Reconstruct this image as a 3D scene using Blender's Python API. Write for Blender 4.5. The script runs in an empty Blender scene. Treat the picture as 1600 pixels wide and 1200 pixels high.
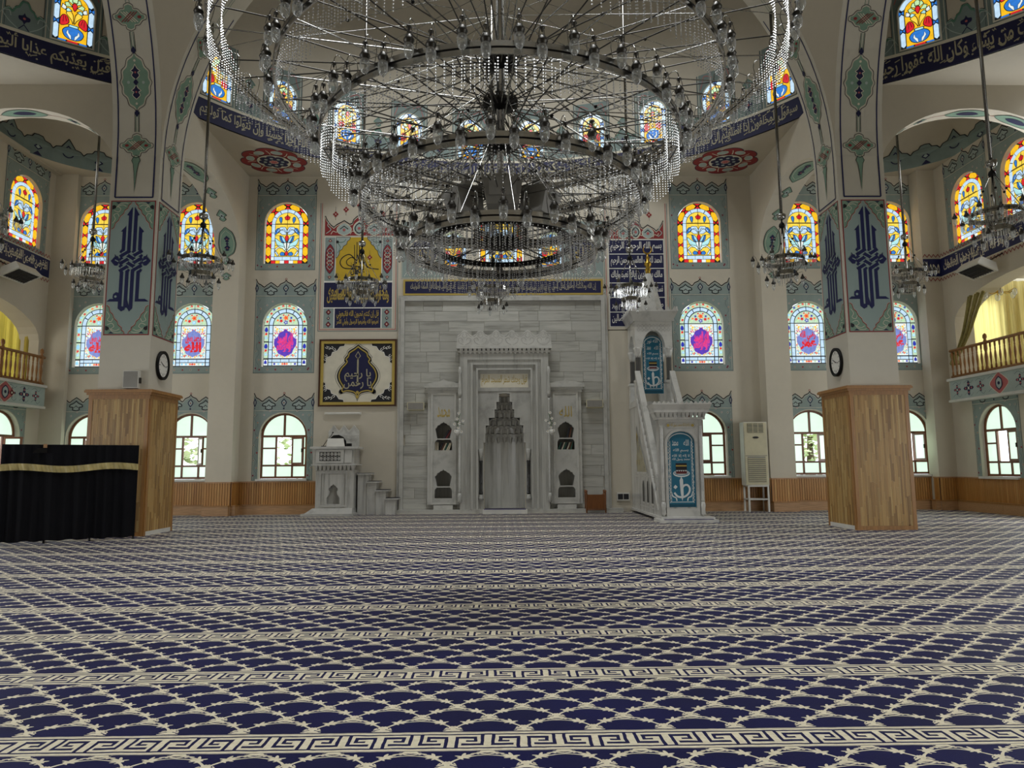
import bpy, bmesh, math, random
from math import sin, cos, pi, radians, sqrt, atan2
from mathutils import Vector, Matrix
from mathutils.geometry import tessellate_polygon

random.seed(7)
SC = bpy.context.scene
COL = SC.collection

# ------------------------------------------------------------------ camera
FPX, EYE = 1090.0, 1.45
RIGHT = Vector((0.99988, -0.01376, -0.00694))
DOWN = Vector((-0.00527, 0.11660, -0.99316))
FWD = Vector((0.01448, 0.99308, 0.11652))
FWD.normalize(); RIGHT = (RIGHT - FWD * RIGHT.dot(FWD)).normalized(); DOWN = FWD.cross(RIGHT)
cam_data = bpy.data.cameras.new('camera')
cam = bpy.data.objects.new('camera', cam_data)
COL.objects.link(cam)
cam_data.sensor_width = 36.0
cam_data.lens = 36.0 * FPX / 1600.0
cam_data.clip_start = 0.05
cam_data.clip_end = 300
_m = Matrix(((RIGHT.x, -DOWN.x, -FWD.x, 0), (RIGHT.y, -DOWN.y, -FWD.y, 0), (RIGHT.z, -DOWN.z, -FWD.z, EYE), (0, 0, 0, 1)))
cam.matrix_world = _m
SC.camera = cam

# ------------------------------------------------------------------ view, world, large lights
SC.view_settings.view_transform = 'Standard'
SC.view_settings.look = 'None'
SC.view_settings.gamma = 1.0
SC.view_settings.use_curve_mapping = False
SC.view_settings.exposure = EXPOSURE = 0.25
SC.cycles.transparent_max_bounces = 48
SC.cycles.max_bounces = 8
SC.cycles.diffuse_bounces = 4
SC.cycles.sample_clamp_indirect = 4.0

world = bpy.data.worlds.new('overcast_sky')
SC.world = world
world.use_nodes = True
world.node_tree.nodes['Background'].inputs[0].default_value = (0.86, 0.93, 1.0, 1)
world.node_tree.nodes['Background'].inputs[1].default_value = 3.5


def area_light(name, loc, rot, sx, sy, power, color=(0.95, 0.98, 1.0)):
    l = bpy.data.lights.new(name, 'AREA')
    l.shape = 'RECTANGLE'; l.size = sx; l.size_y = sy; l.energy = power; l.color = color
    o = bpy.data.objects.new(name, l)
    o.location = loc; o.rotation_euler = rot
    COL.objects.link(o)
    return o


# daylight coming through the window banks of the hall, plus unseen fill lamps added under dome and half dome (all outside the frame)
for _y, _z, _h, _w, _p in ((-3.0, 2.1, 2.0, 4.5, 139), (3.0, 2.1, 2.0, 4.5, 139), (9.5, 2.1, 2.0, 4.5, 148), (17.0, 2.1, 2.0, 1.5, 106), (17.0, 9.3, 2.0, 1.5, 80)):
    area_light('window_daylight', (-14.35, _y, _z), (0, radians(-90), 0), _h, _w, _p)
    area_light('window_daylight', (14.05, _y, _z), (0, radians(90), 0), _h, _w, _p)
_l = area_light('dome_fill_lamp', (0, 7.65, 18.7), (0, 0, 0), 6.2, 6.2, 520)  # added fill lamp, not a known opening in the dome
_l.data.shape = 'DISK'; _l.data.spread = radians(85)
_l = area_light('half_dome_fill_lamp', (0, 16.9, 16.0), (radians(25), 0, 0), 8.0, 1.5, 256)  # added fill lamp that brightens the front wall
_l.data.spread = radians(120)

# ------------------------------------------------------------------ materials
def srgb(h):
    h = h.lstrip('#')
    c = [int(h[i:i + 2], 16) / 255 for i in (0, 2, 4)]
    return tuple((x / 12.92 if x <= 0.04045 else ((x + 0.055) / 1.055) ** 2.4) for x in c) + (1.0,)


MATS = {}


class NT:
    """small helper round a material's node tree"""
    def __init__(s, name):
        s.m = bpy.data.materials.new(name); s.m.use_nodes = True
        s.t = s.m.node_tree; s.n = s.t.nodes; s.l = s.t.links
        s.b = s.n['Principled BSDF']; s.out = s.n['Material Output']

    def node(s, typ, **kw):
        n = s.n.new(typ)
        for k, v in kw.items():
            setattr(n, k, v)
        return n

    def link(s, a, b):
        s.l.new(a, b)

    def coord(s, which='Object'):
        return s.node('ShaderNodeTexCoord').outputs[which]

    def noise(s, vec, scale, detail=3.0, rough=0.55):
        n = s.node('ShaderNodeTexNoise')
        n.inputs['Scale'].default_value = scale; n.inputs['Detail'].default_value = detail
        n.inputs['Roughness'].default_value = rough
        s.link(vec, n.inputs['Vector'])
        return n.outputs['Fac']

    def mapping(s, vec, scale=(1, 1, 1), rot=(0, 0, 0)):
        n = s.node('ShaderNodeMapping')
        n.inputs['Scale'].default_value = scale; n.inputs['Rotation'].default_value = rot
        s.link(vec, n.inputs['Vector'])
        return n.outputs[0]

    def ramp(s, fac, stops):
        n = s.node('ShaderNodeValToRGB')
        e = n.color_ramp.elements
        while len(e) < len(stops):
            e.new(0.5)
        for i, (p, c) in enumerate(stops):
            e[i].position = p; e[i].color = c
        s.link(fac, n.inputs[0])
        return n.outputs[0]

    def mix(s, fac, a, b, typ='MIX'):
        n = s.node('ShaderNodeMix', data_type='RGBA', blend_type=typ)
        if hasattr(fac, 'links'):
            s.link(fac, n.inputs[0])
        else:
            n.inputs[0].default_value = fac
        for i, v in ((6, a), (7, b)):
            if hasattr(v, 'links'):
                s.link(v, n.inputs[i])
            else:
                n.inputs[i].default_value = v
        return n.outputs[2]

    def bump(s, height, strength=0.2, dist=0.02):
        n = s.node('ShaderNodeBump')
        n.inputs['Strength'].default_value = strength; n.inputs['Distance'].default_value = dist
        s.link(height, n.inputs['Height'])
        s.link(n.outputs[0], s.b.inputs['Normal'])


def shade(c, k):
    return tuple(min(1, x * k) for x in c[:3]) + (1.0,)


def mat(name, col, rough=0.6, metal=0.0, var=0.08, scale=3.0, spec=None):
    """plain paint / plaster / metal with a little procedural variation"""
    if name in MATS:
        return MATS[name]
    c = srgb(col) if isinstance(col, str) else col
    t = NT(name)
    f = t.noise(t.coord(), scale, 4.0)
    t.link(t.ramp(f, [(0.3, shade(c, 1 - var)), (0.7, shade(c, 1 + var))]), t.b.inputs['Base Color'])
    t.b.inputs['Roughness'].default_value = rough
    t.b.inputs['Metallic'].default_value = metal
    if spec is not None:
        t.b.inputs['Specular IOR Level'].default_value = spec
    MATS[name] = t.m
    return t.m


def glow(name, col, strength=1.0, var=0.25, scale=9.0):
    """back-lit window glass: daylight passes through it"""
    if name in MATS:
        return MATS[name]
    c = srgb(col)
    t = NT(name)
    f = t.noise(t.coord('Object'), scale, 3.0)
    colr = t.ramp(f, [(0.25, shade(c, 1 - var)), (0.75, shade(c, 1 + var * 0.6))])
    t.link(shade_link(t, colr), t.b.inputs['Base Color'])
    t.link(colr, t.b.inputs['Emission Color'])
    t.b.inputs['Emission Strength'].default_value = strength
    t.b.inputs['Roughness'].default_value = 0.15
    t.m.cycles.emission_sampling = 'AUTO' if name == 'pane_frosted' else 'NONE'
    MATS[name] = t.m
    return t.m


def shade_link(t, c):
    return t.mix(0.75, c, (0.02, 0.02, 0.02, 1))


# plaster: cream, faintly blotched
def plaster(name, col):
    t = NT(name); c = srgb(col); v = t.coord()
    a = t.noise(v, 0.55, 5.0, 0.6); b = t.noise(v, 6.0, 3.0)
    base = t.ramp(a, [(0.3, shade(c, 0.93)), (0.7, shade(c, 1.03))])
    t.link(t.mix(0.12, base, t.ramp(b, [(0.3, shade(c, 0.8)), (0.7, c)])), t.b.inputs['Base Color'])
    t.b.inputs['Roughness'].default_value = 0.75
    t.bump(t.noise(v, 60.0, 2.0), 0.05, 0.005)
    MATS[name] = t.m
    return t.m


plaster('wall_plaster', '#cdc5b3')
plaster('pillar_plaster', '#cfcabb')
plaster('vault_plaster', '#c2baa8')


def marble(name, col, dark, stretch=(0.35, 2.2, 4.0), perisland=True):
    t = NT(name); c = srgb(col); d = srgb(dark)
    v = t.coord('Object')
    g = t.node('ShaderNodeNewGeometry')
    oi = t.node('ShaderNodeObjectInfo')
    add = t.node('ShaderNodeVectorMath', operation='ADD')
    mul = t.node('ShaderNodeVectorMath', operation='SCALE')
    comb = t.node('ShaderNodeCombineXYZ')
    for i in range(3):
        t.link(oi.outputs['Random'], comb.inputs[i])
    t.link(comb.outputs[0], mul.inputs[0]); mul.inputs['Scale'].default_value = 37.0
    t.link(v, add.inputs[0]); t.link(mul.outputs[0], add.inputs[1])
    f = t.noise(t.mapping(add.outputs[0], stretch), 2.6, 6.0, 0.62)
    f2 = t.noise(add.outputs[0], 0.8, 3.0)
    veins = t.ramp(f, [(0.32, d), (0.5, c), (0.68, shade(c, 1.07))])
    base = t.mix(0.25, veins, t.ramp(f2, [(0.3, d), (0.7, c)]))
    hs = t.node('ShaderNodeHueSaturation')
    mr = t.node('ShaderNodeMapRange')
    t.link(oi.outputs['Random'], mr.inputs[0])
    mr.inputs[3].default_value = 0.86; mr.inputs[4].default_value = 1.1
    t.link(mr.outputs[0], hs.inputs['Value']); t.link(base, hs.inputs['Color'])
    t.link(hs.outputs[0], t.b.inputs['Base Color'])
    t.b.inputs['Roughness'].default_value = 0.22
    MATS[name] = t.m
    return t.m


marble('marble_slab_stone', '#bdbcb4', '#96958d', (0.3, 2.0, 3.6))
marble('marble_white_upright', '#c4c3bd', '#93928d', (3.2, 2.2, 0.25))
marble('marble_white_carved', '#cbcac4', '#adaca7', (1, 1, 1))
marble('marble_upright_stone', '#bbbab3', '#97968f', (3.2, 2.2, 0.25))
marble('marble_carved', '#c2c1ba', '#a5a49e', (1, 1, 1))


def strips(name, cols, rough=0.45, grain=(26, 26, 1.2)):
    """wood made of many narrow strips, each strip its own tone"""
    t = NT(name)
    g = t.node('ShaderNodeNewGeometry')
    v = t.coord('Object')
    n = len(cols)
    base = t.ramp(g.outputs['Random Per Island'], [((i + 0.5) / n, srgb(c)) for i, c in enumerate(cols)])
    f = t.noise(t.mapping(v, grain), 2.0, 5.0)
    t.link(t.mix(0.45, base, t.ramp(f, [(0.3, (0.45, 0.45, 0.45, 1)), (0.7, (1, 1, 1, 1))]), 'MULTIPLY'), t.b.inputs['Base Color'])
    t.b.inputs['Roughness'].default_value = rough
    MATS[name] = t.m
    return t.m


strips('lamella_wood', ['#9a7540', '#b58d52', '#c49f62', '#a8824a', '#cbaa6c', '#8c6837', '#bb9455'])
strips('pine_boards', ['#b5803f', '#c38d4c', '#b37a3a', '#cb9856', '#bb8543'])


def wood(name, col, rough=0.4, grain=(14, 14, 1.0)):
    t = NT(name); c = srgb(col)
    f = t.noise(t.mapping(t.coord(), grain), 2.5, 5.0)
    t.link(t.ramp(f, [(0.3, shade(c, 0.72)), (0.7, shade(c, 1.1))]), t.b.inputs['Base Color'])
    t.b.inputs['Roughness'].default_value = rough
    MATS[name] = t.m
    return t.m


wood('trim_wood', '#a5763f'); wood('frame_wood', '#7c4a2a'); wood('rail_wood', '#9a6a34')
wood('plinth_wood', '#b58c62', 0.45, (1.2, 14, 14)); wood('dark_wood', '#4b2c1c'); wood('stool_wood', '#7a4a22')

mat('teal_paint', '#8f9e99', 0.7, var=0.06); mat('teal_light', '#a6b4af', 0.7); mat('teal_panel', '#93a5a1', 0.65, var=0.05, scale=1.2)
mat('teal_deep', '#788884', 0.7); mat('green_paint', '#7c9a86', 0.7); mat('green_deep', '#55806c', 0.7)
mat('navy_paint', '#121542', 0.6, var=0.05); mat('navy_bright', '#121a50', 0.6); mat('black_paint', '#16161c', 0.6)
mat('red_paint', '#8c2a2c', 0.65); mat('rose_paint', '#b5605f', 0.65); mat('cream_paint', '#d8d2be', 0.65); mat('white_paint', '#e6e4dc', 0.6)
mat('line_paint', '#6f7f80', 0.7); mat('gold_paint', '#b8a04e', 0.5); mat('gold_pale', '#aba488', 0.5); mat('yellow_paint', '#c9a82c', 0.6)
mat('chrome', '#a8a8a4', 0.16, 1.0, 0.04); mat('steel_dark', '#4a4844', 0.35, 0.9); mat('iron_black', '#191817', 0.45, 0.6)
mat('brass', '#b8963f', 0.3, 0.9); mat('white_plastic', '#d9d7cf', 0.45); mat('beige_plastic', '#cfc8a8', 0.45); mat('grey_plastic', '#8d8c86', 0.5)
mat('speaker_grey', '#8b8881', 0.5); mat('dark_grille', '#26262a', 0.6); mat('black_cloth', '#0b0b10', 0.85, var=0.3, scale=1.0, spec=0.2)
mat('gold_cloth', '#b5a56c', 0.45, var=0.25, scale=6.0); mat('white_metal', '#d2d0c8', 0.4); mat('dark_stone', '#232220', 0.25, var=0.3, scale=6)
mat('lead_came', '#3b3d3f', 0.5, 0.3); mat('banner_blue', '#1f6f8c', 0.6, var=0.06); mat('banner_deep', '#155268', 0.6); mat('banner_white', '#dfe6e6', 0.6)
mat('stone_and_shade_dark', '#4b4a46', 0.6); mat('book_red', '#5e1f22', 0.6); mat('book_cream', '#c9bfa8', 0.6); mat('book_green', '#2f5a4c', 0.6)
mat('book_black', '#222228', 0.6); mat('book_brown', '#5a3a26', 0.6); mat('petal_white', '#e9e9e6', 0.5); mat('leaf_green', '#4c6b3c', 0.6, var=0.3)
mat('rug_stripe', '#55506a', 0.9, var=0.5, scale=14); mat('sill_white', '#d4d2ca', 0.4)
mat('tree_leaf', '#bcc59c', 0.8, var=0.45, scale=1.5); mat('tree_bark', '#5a4a3a', 0.9, var=0.3); mat('lawn', '#7f9a5e', 0.9, var=0.3, scale=0.6)

glow('pane_frosted', '#d3ecd8', 1.0, 0.08, 2.0)
glow('pane_yellow', '#f2b81e', 0.95); glow('pane_gold', '#f6cf4a', 0.95); glow('pane_red', '#d2232c', 0.9)
glow('pane_pale', '#bfdcf2', .9, 0.2); glow('pane_white', '#e6efec', .86, 0.12); glow('pane_blue', '#2c74c8', 0.95); glow('pane_sky', '#8cc6e6', 1.0)
glow('pane_navy', '#2a33a8', 0.9); glow('pane_mint', '#c2dcc0', .85, 0.3, 25.0); glow('pane_green', '#b9e0a8', 1.0); glow('pane_magenta', '#d83a7c', 0.95)
glow('pane_violet', '#5a3cb0', 0.9); glow('pane_periwinkle', '#7787c8', 0.9); glow('pane_orange', '#ef7a3c', 0.95); glow('pane_aqua', '#a5d8dc', 1.0)


def fabric_lit(name, col, strength):
    t = NT(name); c = srgb(col)
    f = t.noise(t.mapping(t.coord(), (9, 9, 0.15)), 3.0, 3.0)
    cr = t.ramp(f, [(0.3, shade(c, 0.7)), (0.7, shade(c, 1.1))])
    t.link(cr, t.b.inputs['Base Color']); t.b.inputs['Roughness'].default_value = 0.8
    tr = t.node('ShaderNodeBsdfTranslucent'); t.link(cr, tr.inputs[0])
    mx = t.node('ShaderNodeMixShader'); mx.inputs[0].default_value = 0.75 if name.startswith('sheer') else 0.35
    t.link(t.b.outputs[0], mx.inputs[1]); t.link(tr.outputs[0], mx.inputs[2]); t.link(mx.outputs[0], t.out.inputs[0])
    MATS[name] = t.m


fabric_lit('yellow_curtain_cloth', '#dcc75e', 0.3)
fabric_lit('sheer_curtain_cloth', '#efdf9a', 0.3)
fabric_lit('olive_curtain_cloth', '#aea364', 0.3)


def clear_glass(name, tint=(0.95, 0.97, 0.97, 1), gl=0.10, base=0.24):
    t = NT(name)
    lw = t.node('ShaderNodeLayerWeight'); lw.inputs['Blend'].default_value = 0.35
    tr = t.node('ShaderNodeBsdfTransparent'); tr.inputs[0].default_value = tint
    t.b.inputs['Base Color'].default_value = (0.80, 0.81, 0.80, 1)
    t.b.inputs['Roughness'].default_value = gl
    t.b.inputs['Metallic'].default_value = 0.35
    mr = t.node('ShaderNodeMapRange'); t.link(lw.outputs['Facing'], mr.inputs[0])
    mr.inputs[3].default_value = base; mr.inputs[4].default_value = 0.9
    mx = t.node('ShaderNodeMixShader'); t.link(mr.outputs[0], mx.inputs[0])
    t.link(tr.outputs[0], mx.inputs[1]); t.link(t.b.outputs[0], mx.inputs[2]); t.link(mx.outputs[0], t.out.inputs[0])
    MATS[name] = t.m


clear_glass('lamp_glass')
mat('crystal_bead', '#c9cac8', 0.12, 0.55, 0.1, 40.0)
mat('crystal_dark', '#6d6a64', 0.2, 0.7, 0.1, 40.0)


def brushed(name, col):
    t = NT(name); c = srgb(col)
    f = t.noise(t.mapping(t.coord('Object'), (1, 1, 30)), 4.0, 4.0)
    t.link(t.ramp(f, [(0.3, shade(c, 0.8)), (0.7, shade(c, 1.1))]), t.b.inputs['Base Color'])
    t.b.inputs['Metallic'].default_value = 1.0; t.b.inputs['Roughness'].default_value = 0.24
    MATS[name] = t.m


brushed('brushed_steel', '#cfcdc8')
brushed('rod_steel', '#7b7974')


# ------------------------------------------------------------------ woven carpet (maths on metres)
class X:
    """expression -> Math nodes"""
    T = None

    def __init__(s, sock):
        s.s = sock

    @staticmethod
    def op(o, a, b=None, c=None):
        n = X.T.node('ShaderNodeMath', operation=o)
        for i, v in enumerate((a, b, c)):
            if v is None:
                continue
            if isinstance(v, X):
                X.T.link(v.s, n.inputs[i])
            else:
                n.inputs[i].default_value = v
        return X(n.outputs[0])

    def __add__(s, o): return X.op('ADD', s, o)
    __radd__ = __add__
    def __sub__(s, o): return X.op('SUBTRACT', s, o)
    def __rsub__(s, o): return X.op('SUBTRACT', o, s)
    def __mul__(s, o): return X.op('MULTIPLY', s, o)
    __rmul__ = __mul__
    def __truediv__(s, o): return X.op('DIVIDE', s, o)
    def lt(s, o): return X.op('LESS_THAN', s, o)
    def gt(s, o): return X.op('GREATER_THAN', s, o)
    def abs(s): return X.op('ABSOLUTE', s)
    def floor(s): return X.op('FLOOR', s)
    def fract(s): return X.op('FRACT', s)
    def sqrt(s): return X.op('SQRT', s)
    def max(s, o): return X.op('MAXIMUM', s, o)
    def min(s, o): return X.op('MINIMUM', s, o)
    def mod(s, o): return X.op('FLOORED_MODULO', s, o)


def make_carpet():
    t = NT('carpet_wool'); X.T = t
    geo = t.node('ShaderNodeNewGeometry')
    sep = t.node('ShaderNodeSeparateXYZ')
    # slight hand-woven wobble
    wob = t.node('ShaderNodeTexNoise'); wob.inputs['Scale'].default_value = 9.0; wob.inputs['Detail'].default_value = 2.0
    t.link(geo.outputs['Position'], wob.inputs['Vector'])
    off = t.node('ShaderNodeVectorMath', operation='MULTIPLY_ADD')
    sub = t.node('ShaderNodeVectorMath', operation='SUBTRACT')
    t.link(wob.outputs['Color'], sub.inputs[0]); sub.inputs[1].default_value = (0.5, 0.5, 0.5)
    t.link(sub.outputs[0], off.inputs[0]); off.inputs[1].default_value = (0.016, 0.016, 0); t.link(geo.outputs['Position'], off.inputs[2])
    t.link(off.outputs[0], sep.inputs[0])
    px, py = X(sep.outputs[0]), X(sep.outputs[1])
    P, SW = 1.2, 0.258
    y = (py - 3.775).mod(P)                    # 0 = near edge of a key stripe
    inS = y.lt(SW)
    # --- key stripe
    v = y / SW
    KW = 0.1915
    uu = (px + 0.277) / KW
    cell = uu.floor()
    u0 = uu.fract()
    odd = cell.mod(2.0)
    u = u0 * (1 - odd) + (1 - u0) * odd
    vv = v

    def box(a0, a1, b0, b1):
        return ((u - (a0 + a1) / 2).abs().lt((a1 - a0) / 2)) * ((vv - (b0 + b1) / 2).abs().lt((b1 - b0) / 2))
    key = box(-.1, 1.1, .83, .89)
    for b in ((-.1, 1.1, .12, .18), (.80, .90, .30, .86), (.28, .90, .28, .38), (.10, .20, .15, .74), (.10, .70, .63, .74), (.60, .70, .47, .74), (.40, .70, .46, .54)):
        key = key.max(box(*b))
    edge = (v.lt(0.04)).max(((v - 0.965).abs().lt(0.012)))
    key = key.max(edge * 0.45)
    # --- fish-scale field
    W, S, Hh = 0.392, 0.181, 0.152
    yf = y - SW - 0.012
    row = (yf / S).floor()
    fy = yf - row * S
    par = row.mod(2.0)
    xs = (px + 0.28 + par * (W / 2)) / W
    xc = xs.fract() - 0.5                      # arch centre at 0, feet at +-0.5
    ax = xc.abs()
    g = ((ax * 2) * (ax * 2) + (fy / Hh) * (fy / Hh)).sqrt() - 1.0
    wid = 0.022 + ax * 0.042
    line = g.abs().lt(wid)

    def blob(cx, cy, rx, ry, rot=0.0, jag=0.0):
        dx = (ax - cx) * W; dy = fy - cy
        c, s = cos(rot), sin(rot)
        a = (dx * c + dy * s) / rx; b = (dy * c - dx * s) / ry
        return (a * a + b * b).lt(1.0)
    art = line
    # leaf sprays on the shoulders, tendrils, clusters where feet meet and on the crown
    for b in ((.29, .132, .036, .013, -.25), (.305, .158, .008, .022, .35), (.352, .139, .026, .0065, .25), (.238, .155, .025, .0065, -.3), (.335, .112, .018, .006, .7), (.26, .120, .016, .005, .3), (.165, .174, .022, .0055, -.15), (.122, .171, .008, .008, 0),
              (.462, .018, .026, .013, .4), (.425, .040, .026, .0065, .6), (.43, .006, .028, .0055, 0), (.492, .058, .010, .019, 0), (.46, .066, .016, .0055, 1.0), (.40, .050, .012, .004, .9), (.032, .166, .025, .0055, .25), (.07, .174, .016, .004, .4)):
        art = art.max(blob(b[0], b[1], b[2] * 1.08, b[3] * 1.02, b[4]))
    art = art * (yf.gt(0.0))
    cream = inS * (1 - key) + (1 - inS) * art
    pile = t.noise(geo.outputs['Position'], 160.0, 2.0)
    soft = t.noise(geo.outputs['Position'], 1.3, 3.0)
    navy = t.ramp(soft, [(0.3, srgb('#08093a')), (0.7, srgb('#0c0d4a'))])
    crm = t.ramp(t.noise(geo.outputs['Position'], 30.0, 3.0), [(0.3, srgb('#ddd2b3')), (0.7, srgb('#f0e7cd'))])
    col = t.mix(cream.s, navy, crm)
    col = t.mix(0.35, col, t.ramp(pile, [(0.3, (0.7, 0.7, 0.7, 1)), (0.7, (1, 1, 1, 1))]), 'MULTIPLY')
    t.link(col, t.b.inputs['Base Color'])
    t.b.inputs['Roughness'].default_value = 0.6
    t.b.inputs['Specular IOR Level'].default_value = 0.12
    t.b.inputs['Sheen Weight'].default_value = 0.04
    t.b.inputs['Sheen Roughness'].default_value = 0.4
    t.b.inputs['Sheen Tint'].default_value = (0.75, 0.8, 1.0, 1)
    t.bump(pile, 0.25, 0.004)
    MATS['carpet_wool'] = t.m


make_carpet()


# ------------------------------------------------------------------ mesh helpers
def M(n):
    return MATS[n]


class MB:
    """collects shapes, then links them as ONE mesh object"""
    def __init__(s):
        s.v = []; s.f = []; s.fm = []; s.mats = []; s.sm = []

    def mi(s, m):
        if m not in s.mats:
            s.mats.append(m)
        return s.mats.index(m)

    def add(s, vs, fs, m, smooth=False):
        b = len(s.v); k = s.mi(m)
        s.v.extend([tuple(p) for p in vs])
        for f in fs:
            s.f.append([b + i for i in f]); s.fm.append(k); s.sm.append(smooth)
        return s

    def box(s, x0, x1, y0, y1, z0, z1, m):
        vs = [(x, y, z) for z in (z0, z1) for y in (y0, y1) for x in (x0, x1)]
        return s.add(vs, [(0, 2, 3, 1), (4, 5, 7, 6), (0, 1, 5, 4), (2, 6, 7, 3), (0, 4, 6, 2), (1, 3, 7, 5)], m)

    def hull(s, bot, top, m):
        """two loops with the same number of points"""
        n = len(bot)
        fs = [(i, (i + 1) % n, n + (i + 1) % n, n + i) for i in range(n)]
        fs += [tuple(range(n))[::-1], tuple(range(n, 2 * n))]
        return s.add(list(bot) + list(top), fs, m)

    def prism(s, poly, mapf, d0, d1, m):
        """2-D polygon (u,v) -> solid between depths d0 (front) and d1 (back)"""
        n = len(poly)
        if n < 3:
            return s
        area = sum(poly[i][0] * poly[(i + 1) % n][1] - poly[(i + 1) % n][0] * poly[i][1] for i in range(n))
        if area < 0:
            poly = poly[::-1]
        front = [mapf(u, v, d0) for u, v in poly]; back = [mapf(u, v, d1) for u, v in poly]
        if n <= 4:
            tris = [tuple(range(n))]
        else:
            tris = tessellate_polygon([[Vector((u, v, 0)) for u, v in poly]])
        fs = []
        for t in tris:
            fs.append(tuple(t))
        fs += [(i, n + i, n + (i + 1) % n, (i + 1) % n) for i in range(n)]
        for t in tris:
            fs.append(tuple(n + i for i in t)[::-1])
        return s.add(front + back, fs, m)

    def flat(s, poly, mapf, d, m):
        n = len(poly)
        vs = [mapf(u, v, d) for u, v in poly]
        if n <= 4:
            return s.add(vs, [tuple(range(n))], m)
        return s.add(vs, [tuple(t) for t in tessellate_polygon([[Vector((u, v, 0)) for u, v in poly]])], m)

    def tube(s, pts, r, m, n=6, closed=False, cap=True):
        pts = [Vector(p) for p in pts]; k = len(pts)
        rs = r if isinstance(r, (list, tuple)) else [r] * k
        vs = []; prev = None
        for i, p in enumerate(pts):
            a = pts[i - 1] if (i > 0 or closed) else p
            b = pts[(i + 1) % k] if (i < k - 1 or closed) else p
            d = (b - a).normalized()
            if prev is None:
                ref = Vector((0, 0, 1)) if abs(d.z) < 0.9 else Vector((1, 0, 0))
                u = d.cross(ref).normalized()
            else:
                u = (prev - d * prev.dot(d)).normalized()
            prev = u; w = d.cross(u)
            for j in range(n):
                t = 2 * pi * j / n
                vs.append(p + (u * cos(t) + w * sin(t)) * rs[i])
        fs = []
        for i in range(k if closed else k - 1):
            for j in range(n):
                a = i * n + j; b = i * n + (j + 1) % n; c = ((i + 1) % k) * n + (j + 1) % n; d = ((i + 1) % k) * n + j
                fs.append((a, b, c, d))
        if cap and not closed:
            fs.append(tuple(range(n))[::-1]); fs.append(tuple(range((k - 1) * n, k * n)))
        return s.add(vs, fs, m, True)

    def lathe(s, prof, m, c=(0, 0, 0), n=12, smooth=True, cap=True):
        """profile [(r,z)] round the vertical axis through c"""
        vs = []; k = len(prof)
        for r, z in prof:
            for j in range(n):
                a = 2 * pi * j / n
                vs.append((c[0] + r * cos(a), c[1] + r * sin(a), c[2] + z))
        fs = []
        for i in range(k - 1):
            for j in range(n):
                fs.append((i * n + j, i * n + (j + 1) % n, (i + 1) * n + (j + 1) % n, (i + 1) * n + j))
        if cap and prof[0][0] > 1e-4: fs.append(tuple(range(n))[::-1])
        if cap and prof[-1][0] > 1e-4: fs.append(tuple(range((k - 1) * n, k * n)))
        return s.add(vs, fs, m, smooth)

    def hoop(s, R, z0, z1, th, m, c=(0, 0), n=64):
        """upright band of sheet metal"""
        vs = []
        for r in (R, R - th):
            for z in (z0, z1):
                for j in range(n):
                    a = 2 * pi * j / n
                    vs.append((c[0] + r * cos(a), c[1] + r * sin(a), z))
        fs = []
        for j in range(n):
            k = (j + 1) % n
            fs += [(j, k, n + k, n + j), (2 * n + k, 2 * n + j, 3 * n + j, 3 * n + k), (n + j, n + k, 3 * n + k, 3 * n + j), (k, j, 2 * n + j, 2 * n + k)]
        return s.add(vs, fs, m, False)

    def sphere(s, c, r, m, n=10, k=6, sz=1.0):
        return s.lathe([(max(1e-5, r * sin(pi * i / k)), -r * sz * cos(pi * i / k)) for i in range(k + 1)], m, c, n)

    def mesh(s, name):
        me = bpy.data.meshes.new(name)
        me.from_pydata(s.v, [], s.f)
        for m in s.mats:
            me.materials.append(M(m))
        me.polygons.foreach_set('material_index', s.fm)
        me.polygons.foreach_set('use_smooth', s.sm)
        me.update()
        return me

    def build(s, name, parent=None, loc=None, rot=0.0, kind=None):
        o = bpy.data.objects.new(name, s.mesh(name))
        COL.objects.link(o)
        if parent: o.parent = parent
        if loc: o.location = loc
        if rot: o.rotation_euler.z = rot
        if kind: o['kind'] = kind
        return o


def tag(o, label, cat, group=None):
    o['label'] = label; o['category'] = cat
    if group: o['group'] = group
    return o


def empty(name, loc=(0, 0, 0), rot=0.0, kind=None):
    o = bpy.data.objects.new(name, None); COL.objects.link(o)
    o.empty_display_size = 0.2
    o.location = loc; o.rotation_euler.z = rot
    if kind: o['kind'] = kind
    return o


def thing(name, label, cat, loc=(0, 0, 0), rot=0.0, group=None):
    return tag(empty(name, loc, rot), label, cat, group)


def put(name, mesh, parent, loc=(0, 0, 0), rot=0.0, kind=None):
    o = bpy.data.objects.new(name, mesh); COL.objects.link(o)
    o.parent = parent; o.location = loc
    if rot: o.rotation_euler.z = rot
    if kind: o['kind'] = kind
    return o


def copy_tree(o, parent=None):
    c = o.copy(); COL.objects.link(c)
    if parent: c.parent = parent
    for ch in list(o.children):
        copy_tree(ch, c)
    return c


# ------------------------------------------------------------------ 2-D drawing
def local(u, v, d):
    return (u, -d, v)


def arc(cx, cy, r, a0, a1, n=12, ry=None):
    ry = r if ry is None else ry
    return [(cx + r * cos(radians(a0 + (a1 - a0) * i / n)), cy + ry * sin(radians(a0 + (a1 - a0) * i / n))) for i in range(n + 1)]


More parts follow.
